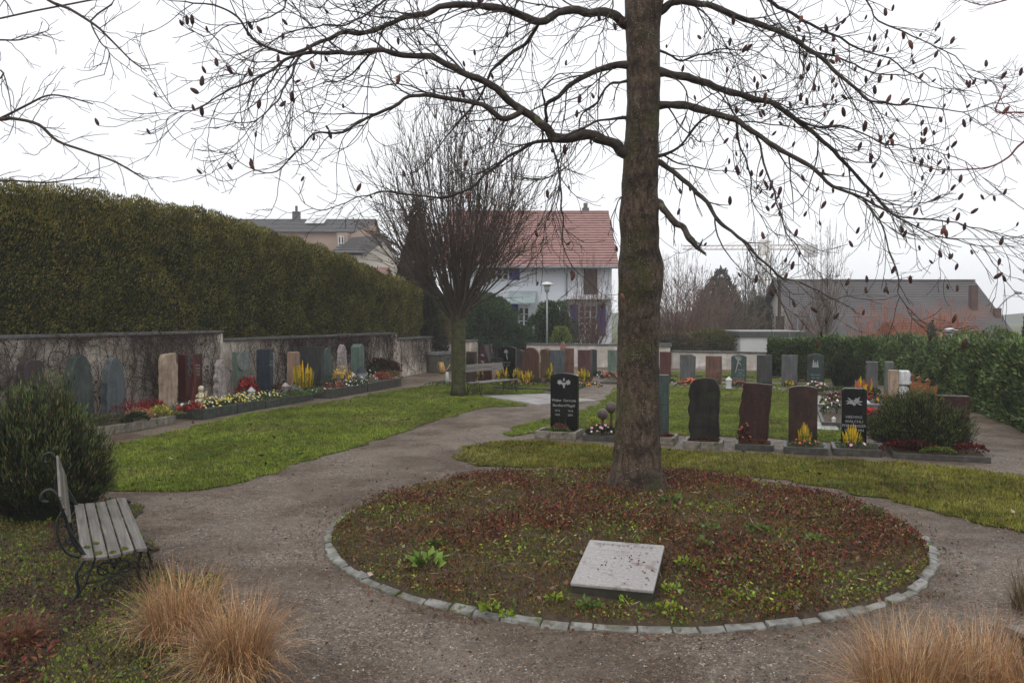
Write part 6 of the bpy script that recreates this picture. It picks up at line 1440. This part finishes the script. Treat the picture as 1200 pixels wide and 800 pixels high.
def roof_plane(mb, a, b_, c, d, n, step=.04, cols=0):
    """a-b eave, d-c ridge; n courses with a small overlap step, each course wavy when cols > 0"""
    a, b_, c, d = map(Vector, (a, b_, c, d)); nr = (b_ - a).cross(d - a).normalized(); nr = nr if nr.z > 0 else -nr
    for i in range(n):
        p0, p1 = a.lerp(d, i / n), b_.lerp(c, i / n); q0, q1 = a.lerp(d, (i + 1) / n), b_.lerp(c, (i + 1) / n); k = max(1, cols)
        if cols:
            top = []; bot = []
            for j in range(k * 2 + 1):
                t = j / (k * 2); w = nr * (step * .55 if j % 2 else 0); bot.append(p0.lerp(p1, t) + nr * step + w); top.append(q0.lerp(q1, t) + w)
            lo = [p0.lerp(p1, j / (k * 2)) for j in range(k * 2 + 1)]; m = k * 2 + 1
            mb.add([tuple(x) for x in lo + bot + top], [(j, j + 1, m + j + 1, m + j) for j in range(m - 1)] + [(m + j, m + j + 1, 2 * m + j + 1, 2 * m + j) for j in range(m - 1)])
        else: mb.add([tuple(x) for x in (p0, p1, p1 + nr * step, p0 + nr * step, q1, q0)], [(0, 1, 2, 3), (3, 2, 4, 5)])
def win(parent, x0, x1, z0, z1, y, bars=(2, 3), name='window'):
    b = MB(); t = .05; b.box(x0, x1, y - .05, y + .04, z0, z0 + t); b.box(x0, x1, y - .05, y + .04, z1 - t, z1); b.box(x0, x0 + t, y - .05, y + .04, z0 + t, z1 - t); b.box(x1 - t, x1, y - .05, y + .04, z0 + t, z1 - t)
    for i in range(1, bars[0]): xx_ = x0 + (x1 - x0) * i / bars[0]; b.box(xx_ - .05, xx_ + .05, y - .045, y + .035, z0 + t, z1 - t)
    for i in range(1, bars[1]): z = z0 + (z1 - z0) * i / bars[1]; b.box(x0 + t, x1 - t, y - .04, y + .03, z - .02, z + .02)
    f = b.build(name, FRAMEW, parent); b = MB(); b.box(x0 + t, x1 - t, y - .01, y, z0 + t, z1 - t); b.build('pane', GLASSD, f); return f
def shutter(parent, x0, x1, z0, z1, y):
    b = MB(); b.box(x0, x1, y - .04, y, z0, z1)
    n = 9
    for i in range(n): z = z0 + .05 + (z1 - z0 - .1) * i / n; b.box(x0 + .05, x1 - .05, y - .06, y - .042, z, z + (z1 - z0) * .05)
    return b.build('shutter', SHUT, parent)
# white house
HY = 45.0; xl, xr = atY(528, 300, HY).x, atY(717, 300, HY).x; ez = zat(307, HY - .6); rz_ = zat(248.5, HY + 4.2)
e = empty('white_house', (xl, HY, 0), 0, 'white house with red tiled roof and purple shutters', 'house'); W = xr - xl
def hX(px): return atY(px, 300, HY).x - xl
def hZ(py): return zat(py, HY)
b = MB(); b.box(0, W, 0, 8.4, 0, ez - .05); b.add([(0, 0, ez - .05), (0, 8.4, ez - .05), (0, 4.2, rz_ - .2)], [(0, 1, 2)]); b.add([(W, 0, ez - .05), (W, 8.4, ez - .05), (W, 4.2, rz_ - .2)], [(0, 1, 2)]); b.build('wall', WHITEW, e)
b = MB(); roof_plane(b, (-.5, -.75, ez - .25), (W + .3, -.75, ez - .25), (W + .3, 4.2, rz_), (-.5, 4.2, rz_), 22, .06, 0); roof_plane(b, (W + .3, 9.15, ez - .25), (-.5, 9.15, ez - .25), (-.5, 4.2, rz_), (W + .3, 4.2, rz_), 22, .05)
b.box(-.5, W + .3, 4.08, 4.32, rz_ - .02, rz_ + .07)
rf = b.build('roof', RED_TILE, e)
b = MB(); b.box(W + .3, W + .36, -.75, -.6, ez - .4, ez - .1); b.add([(W + .302, -.75, ez - .42), (W + .302, 4.2, rz_ - .18), (W + .302, 4.2, rz_ + .05), (W + .302, -.75, ez - .2)], [(0, 1, 2, 3)]); b.build('verge_board', FRAMEW, rf)
b = MB(); cx_ = hX(695); b.box(cx_ - .2, cx_ + .2, 4.5, 4.9, rz_ - .5, rz_ + .3); b.box(cx_ - .12, cx_ + .12, 4.6, 4.8, rz_ + .3, rz_ + .6); b.build('chimney', GREY_TILE, rf)
b = MB(); b.tube([(-.5, -.85, ez - .3), (W + .3, -.85, ez - .3)], .07, 8); b.build('gutter', METAL, rf)
b = MB(); b.tube([(hX(664), -.8, ez - .32), (hX(664), -.12, ez - .8), (hX(664), -.1, 0)], .05, 6); b.build('downpipe', METAL, e)
for (x0, x1, y0, y1) in ((597, 609, 328, 306), (563, 574, 330, 308), (596, 607, 382, 356), (668, 677.5, 393, 357), (700, 710, 393, 357), (684, 700, 345, 313)):
    shutter(e, hX(x0), hX(x1), hZ(y0), hZ(y1), -.012) if x0 != 684 else (lambda: (MB().box(hX(684), hX(700), -.05, -.002, hZ(345), hZ(313)).build('shutter', DARKW, e)))()
win(e, hX(575), hX(596), hZ(328), hZ(308), -.02, (3, 3)); win(e, hX(678.5), hX(699), hZ(393), hZ(358), -.02, (3, 5), 'french_window'); win(e, hX(608), hX(620), hZ(392), hZ(360), -.02, (2, 4))
b = MB(); b.box(hX(662), hX(716), -.9, 0, hZ(351), hZ(347.5)); b.build('balcony', FRAMEW, e)
b = MB(); b.add([(hX(592), -1.3, hZ(355)), (hX(626), -1.3, hZ(355)), (hX(629), -.02, hZ(341)), (hX(598), -.02, hZ(341)), (hX(592), -1.3, hZ(356.5)), (hX(626), -1.3, hZ(356.5)), (hX(629), -.02, hZ(342.5)), (hX(598), -.02, hZ(342.5))], [(0, 1, 2, 3), (7, 6, 5, 4), (0, 4, 5, 1), (1, 5, 6, 2), (2, 6, 7, 3), (3, 7, 4, 0)])
b.box(hX(619), hX(621), -1.2, -1.1, 0, hZ(356)); b.build('porch_roof', M('porch_glass', (.3, .36, .36), (.24, .3, .3), 2, .25), e)
# barn
BY = 56.0; bx0, bx1 = atY(905, 330, BY).x, atY(1146, 330, BY).x; bz = zat(328.5, BY); e = empty('barn', (bx0, BY, 0), .03, 'long barn with grey brown tiled roof behind the laurel hedge', 'barn'); W = bx1 - bx0; hw = 5.2; bev = bz - hw * .8
b = MB(); b.box(.5, W - .5, -hw + .6, hw - .6, -.5, bev + .4); b.add([(.5, -hw + .6, bev + .4), (.5, hw - .6, bev + .4), (.5, 0, bz - .15)], [(0, 1, 2)]); b.add([(W - .5, -hw + .6, bev + .4), (W - .5, hw - .6, bev + .4), (W - .5, 0, bz - .15)], [(0, 1, 2)]); b.build('wall', BEIGEW, e)
b = MB(); roof_plane(b, (0, -hw, bev), (W, -hw, bev), (W, 0, bz), (0, 0, bz), 36, .035, 0); roof_plane(b, (W, hw, bev), (0, hw, bev), (0, 0, bz), (W, 0, bz), 20, .05); b.box(0, W, -.12, .12, bz - .02, bz + .08)
rf = b.build('roof', M('barn_tiles', (.12, .112, .112), (.09, .083, .083), .5, .6, extra=[((.16, .1, .085), .12, .6)]), e)
b = MB()
for s_ in (-1, 1): b.add([(-.02, s_ * hw, bev - .2), (-.02, 0, bz - .2), (-.02, 0, bz + .05), (-.02, s_ * hw, bev + .08)], [(0, 1, 2, 3)])
b.build('verge_board', DARKW, rf)
b = MB(); b.box(W - 1.7, W - 1.3, -2.6, -2.2, bz - 2.2, bz - .4); b.box(W - .5, W - .1, -3.2, -2.9, bz - 3, bz - 1.9); b.build('chimney', M('rust_chimney', (.11, .06, .05), None, 3, .7), rf)
b = MB(); b.box(.46, .499, -1.0, .6, .6, 2.3); b.build('door', DARKW, e)
# lower buildings attached before the barn
def small_house(px0, px1, Y, yr, ye, depth, roofm, wallm, label, name='small_house', ncourse=12):
    x0, x1 = atY(px0, 390, Y).x, atY(px1, 390, Y).x; zr, ze = zat(yr, Y + depth / 2), zat(ye, Y)
    e = empty(name, (x0, Y, 0), 0, label, 'house'); W = x1 - x0
    b = MB(); b.box(.15, W - .15, .3, depth - .3, -.3, ze + .02)
    for x in (.15, W - .15): b.add([(x, .3, ze + .02), (x, depth - .3, ze + .02), (x, depth / 2, zr - .12)], [(0, 1, 2)])
    b.build('wall', wallm, e); b = MB(); roof_plane(b, (0, 0, ze), (W, 0, ze), (W, depth / 2, zr), (0, depth / 2, zr), ncourse, .05); roof_plane(b, (W, depth, ze), (0, depth, ze), (0, depth / 2, zr), (W, depth / 2, zr), ncourse, .05); b.build('roof', roofm, e); return e, W, zr, ze
small_house(1062, 1168, 47, 377, 399, 5, BROWN_TILE, DARKW, 'low annex with reddish tiles before the right end of the barn')
small_house(975, 1046, 50, 369, 397, 4, GREY_TILE, BEIGEW, 'low dark roofed lean-to before the barn middle')
# flat roofed hut
HY2 = 37.5; x0, x1 = atY(866, 390, HY2).x, atY(945, 390, HY2).x; zt = zat(388.5, HY2)
e = empty('flat_roof_hut', (x0, HY2, 0), 0, 'small white hut with dark flat roof behind the low white wall', 'hut'); b = MB(); b.box(.1, x1 - x0 - .1, .1, 3.4, 0, zt - .25); b.build('wall', M('hut_wall', (.5, .5, .49), (.42, .42, .41), 1, .8), e)
b = MB(); b.box(0, x1 - x0, 0, 3.5, zt - .249, zt); bevel(b.build('roof', M('hut_roof', (.07, .07, .065), (.05, .05, .045), 2, .5), e), .02); b = MB(); b.box(.05, x1 - x0 - .05, .05, 3.45, zt + .001, zt + .03); b.build('roof_gravel', M('roof_gravel', (.33, .33, .33), (.26, .26, .26), 20, .7), e)
b = MB(); b.tube([(x1 - x0 - .05, 1, zt), (x1 - x0 - .05, 1, zt + .55)], .03, 6); b.build('vent_pipe', METAL, e)
# houses on the left behind the hedge
e, W, zr, ze = small_house(228, 432, 60, 256.5, 272, 7, GREY_TILE, ORANGEW, 'long grey roofed house above the thuja hedge', 'apartment_house', 10)
b = MB(); cx_ = atY(345, 250, 63).x - atY(228, 390, 60).x; b.box(cx_ - .25, cx_ + .25, 3.3, 3.9, zr - .4, zr + .55); b.tube([(cx_, 3.6, zr + .5), (cx_, 3.6, zr + 1.0)], .1, 8); b.build('chimney', GREY_TILE, e)
b = MB()
for px in (363, 373): x = atY(px, 260, 61.5).x - atY(228, 390, 60).x; z = ze + (zr - ze) * .55; b.add([(x - .4, 1.5, z - .2 + .25), (x + .4, 1.5, z - .2 + .25), (x + .5, 2.3, z + .55), (x - .3, 2.3, z + .55)], [(0, 1, 2, 3)])
b.build('skylight', FRAMEW, e)
x0 = atY(380, 390, 56).x
e = empty('gabled_house', (x0, 56, 0), 0, 'beige house with dark roofs and orange side right of the hedge top', 'house')
def X6(px, Y=56): return atY(px, 300, Y).x - x0
b = MB(); b.box(X6(393), X6(462), 0, 6, 0, zat(299, 56)); b.add([(X6(428), -.02, zat(299, 56)), (X6(464), -.02, zat(299, 56)), (X6(449), -.02, zat(284, 56))], [(0, 1, 2)]); b.build('wall', BEIGEW, e)
b = MB(); b.prism([(X6(389), zat(296, 56)), (X6(430), zat(296, 56)), (X6(447), zat(275, 56)), (X6(412), zat(278, 56))], .2, 6); roof_plane(b, (X6(388), -.4, zat(297, 56)), (X6(428), -.4, zat(297, 56)), (X6(446), 3, zat(273, 59)), (X6(405), 3, zat(273, 59)), 8, .06)
b.add([(X6(426), -.5, zat(299, 56)), (X6(449), -.5, zat(279, 56)), (X6(449), -.5, zat(283, 56)), (X6(429), -.5, zat(302, 56))], [(0, 1, 2, 3)]); b.add([(X6(470), -.5, zat(299, 56)), (X6(449), -.5, zat(279, 56)), (X6(449), -.5, zat(283, 56)), (X6(467), -.5, zat(302, 56))], [(3, 2, 1, 0)])
b.build('roof', GREY_TILE, e)
b = MB(); b.box(X6(391), X6(404), 1, 5, zat(296, 56), zat(271, 56)); b.prism([(X6(404), zat(296, 56)), (X6(425), zat(280, 56)), (X6(436), zat(262, 56)), (X6(426), zat(261, 56)), (X6(404), zat(272, 56))], 2, 2.4); b.build('dormer', ORANGEW, e)
win(e, X6(393), X6(400), zat(292, 56), zat(275, 56), .95, (2, 2))
small_house(420, 452, 50, 313, 320, 3, RED_TILE, BEIGEW, 'small red tiled roof just above the hedge end', 'garage', 5)
# lamps, poles, crane
LAMPW = M('lamp_white', (.6, .6, .6), (.5, .5, .5), 3, .4); POSTM = M('lamp_post', (.28, .3, .3), (.2, .22, .22), 3, .5, met=.3)
def lamp(px, Y, ytop, ydisc, wpx, label):
    X = atXY(px, Y).x; zt, zd = zat(ytop, Y), zat(ydisc, Y); r = wpx / 2 / F * Y; e = empty('street_lamp', (X, Y, 0), 0, label, 'street lamp', 'white disc topped street lamps')
    b = MB(); b.tube([(0, 0, 0), (0, 0, zd - r * .9)], .045, 10); b.build('pole', POSTM, e, True)
    b = MB(); b.tube([(0, 0, zd), (0, 0, zd + .03), (0, 0, zt - .02), (0, 0, zt)], [r, r, r * .35, .02], 20); b.build('lamp_cap', LAMPW, e, True)
    b = MB(); b.tube([(0, 0, zd - r * .95), (0, 0, zd - .001)], [r * .28, r * .5], 14); b.build('lamp_shade', M('shade_glass', (.5, .52, .52), None, 3, .2), e, True)
lamp(641, 39.2, 330, 334, 17, 'tall street lamp before the white house')
lamp(1113, 29, 384, 388, 19, 'street lamp head just above the laurel hedge')
X = atXY(913, 52).x; e = empty('utility_pole', (X, 52, 0), 0, 'dark utility pole beside the barn gable', 'utility pole'); b = MB(); b.tube([(0, 0, 0), (0, 0, zat(323, 52))], [.13, .09], 8); b.build('pole', DARKW, e); b = MB(); b.box(-.12, .12, -.1, .1, zat(328, 52), zat(323, 52)); b.build('insulator', METAL, e)
Y = 60; e = empty('arched_street_light', (atXY(1150, Y).x, Y, 0), 0, 'thin arched street light rising right of the barn', 'street light'); b = MB()
b.tube(smooth([Vector((atY(px, py, Y).x - atXY(1150, Y).x, 0, atY(px, py, Y).z)) for px, py in ((1150, 408), (1155, 388), (1165, 368), (1178, 352), (1190, 344))], 5), .05, 6); b.build('pole', METAL, e)
b = MB(); b.box(atY(1190, 343, Y).x - atXY(1150, Y).x, atY(1196, 343, Y).x - atXY(1150, Y).x, -.15, .15, zat(345, Y), zat(342, Y)); b.build('lamp_head', METAL, e)
Y = 170; cx_ = atXY(895, Y).x; e = empty('tower_crane', (cx_, Y, 0), 0, 'far pale tower crane in the mist above the barn', 'crane'); CR = M('crane_paint_hazed', (.8, .74, .7), None, 1, .6)  # whitish crane colour, paled further to paint in the distance haze
b = MB(); zt = zat(292, Y)
for sx in (-.7, .7):
    for sy in (-.7, .7): b.tube([(sx, sy, 0), (sx, sy, zt)], .1, 4)
for i in range(12): z = zt * i / 12; b.tube([(-.7, -.7, z), (.7, -.7, z + zt / 12)], .07, 4)
b.build('mast', CR, e)
b = MB(); xa, xb = atY(800, 290, Y).x - cx_, atY(948, 290, Y).x - cx_
for z in (0, .9): b.tube([(xa, 0, zt + z * .8), (xb, 0, zt + z)], .16, 4)
for i in range(24): t = i / 24; b.tube([(xa + (xb - xa) * t, 0, zt), (xa + (xb - xa) * (t + 1 / 24), 0, zt + .8)], .07, 4)
b.tube([(xa * .5, 0, zt + .8), (0, 0, zt + 3), (xb, 0, zt + .9)], .05, 4); b.build('jib', CR, e)
b = MB(); b.box(xb - .8, xb + 1.6, -.6, .6, zt - 1.6, zt + .9); b.build('counterweight', M('concrete_weight', (.7, .7, .7), None, 1, .7), e); b = MB(); b.box(-1, .9, -.9, .9, zt - 1.2, zt + 1.8); b.build('cab', CR, e)
# power line
b = MB(); A, B2 = atY(1175, 346, 75), atY(1320, 352, 75); b.tube([A, (A + B2) / 2 - Vector((0, 0, .3)), B2], .03, 3); tag(b.build('power_line', METAL), 'thin power line right of the barn', 'power line')

# ================================================================ AIR, LIGHT, CAMERA
def haze_box(dens):
    b = MB(); b.box(-410, 410, -65, 710, -1, 32); o = b.build('haze', newmat('haze')[0]); m = o.data.materials[0]; nt = m.node_tree
    nt.nodes.clear(); out = nt.nodes.new('ShaderNodeOutputMaterial'); vol = nt.nodes.new('ShaderNodeVolumePrincipled')
    vol.inputs['Density'].default_value = dens; vol.inputs['Color'].default_value = (.93, .94, .96, 1); vol.inputs['Anisotropy'].default_value = 0
    nt.links.new(vol.outputs[0], out.inputs['Volume']); tag(o, kind='stuff', label='thin winter mist hanging over the whole place', cat='haze'); return o
HAZE = .0012
if HAZE: haze_box(HAZE)
sc = bpy.context.scene
w = bpy.data.worlds.new('World'); sc.world = w; w.use_nodes = True; nt = w.node_tree; bg = nt.nodes['Background']
sky = nt.nodes.new('ShaderNodeTexSky'); sky.sky_type = 'NISHITA'; sky.sun_disc = False; sky.sun_elevation = math.radians(52); sky.sun_rotation = math.radians(205); sky.air_density = 1.0; sky.dust_density = 4.0
hs = nt.nodes.new('ShaderNodeHueSaturation'); hs.inputs['Saturation'].default_value = .12; nt.links.new(sky.outputs[0], hs.inputs['Color'])

SKYL = 10.3
mx = mix(nt, .94, hs.outputs[0], (SKYL * .985, SKYL, SKYL * 1.04)); cl = ramp(nt, noi(nt, coord(nt, 'Generated', (1, 1, 3)), 1.3, 5, .5), [(.3, (.93, .935, .95)), (.7, (1.05, 1.05, 1.05))]); mx = mix(nt, 1.0, mx, cl, 'MULTIPLY'); nt.links.new(mx, bg.inputs['Color']); bg.inputs['Strength'].default_value = .1
sl = bpy.data.lights.new('overcast_sun', 'SUN'); sl.energy = .9; sl.angle = math.radians(30); sl.color = (1, .97, .93)
so = bpy.data.objects.new('overcast_sun', sl); C.objects.link(so); so.rotation_euler = (math.radians(38), 0, math.radians(-25))
cam_d = bpy.data.cameras.new('camera'); co_ = bpy.data.objects.new('camera', cam_d); C.objects.link(co_); sc.camera = co_
co_.location = (0, 0, H0); co_.rotation_euler = (PI / 2 - PITCH, 0, 0); cam_d.sensor_width = 36; cam_d.lens = 36 * F / 1200; cam_d.clip_start = .05; cam_d.clip_end = 2000
sc.view_settings.view_transform = 'Standard'; sc.view_settings.look = 'None'; sc.view_settings.exposure = .22; sc.view_settings.gamma = 1
sc.cycles.use_denoising = DEN; sc.cycles.max_bounces = 5; sc.cycles.diffuse_bounces = 3; sc.cycles.glossy_bounces = 2; sc.cycles.volume_bounces = 1; sc.cycles.transparent_max_bounces = 4
sc.cycles.use_adaptive_sampling = True; sc.cycles.adaptive_threshold = .02
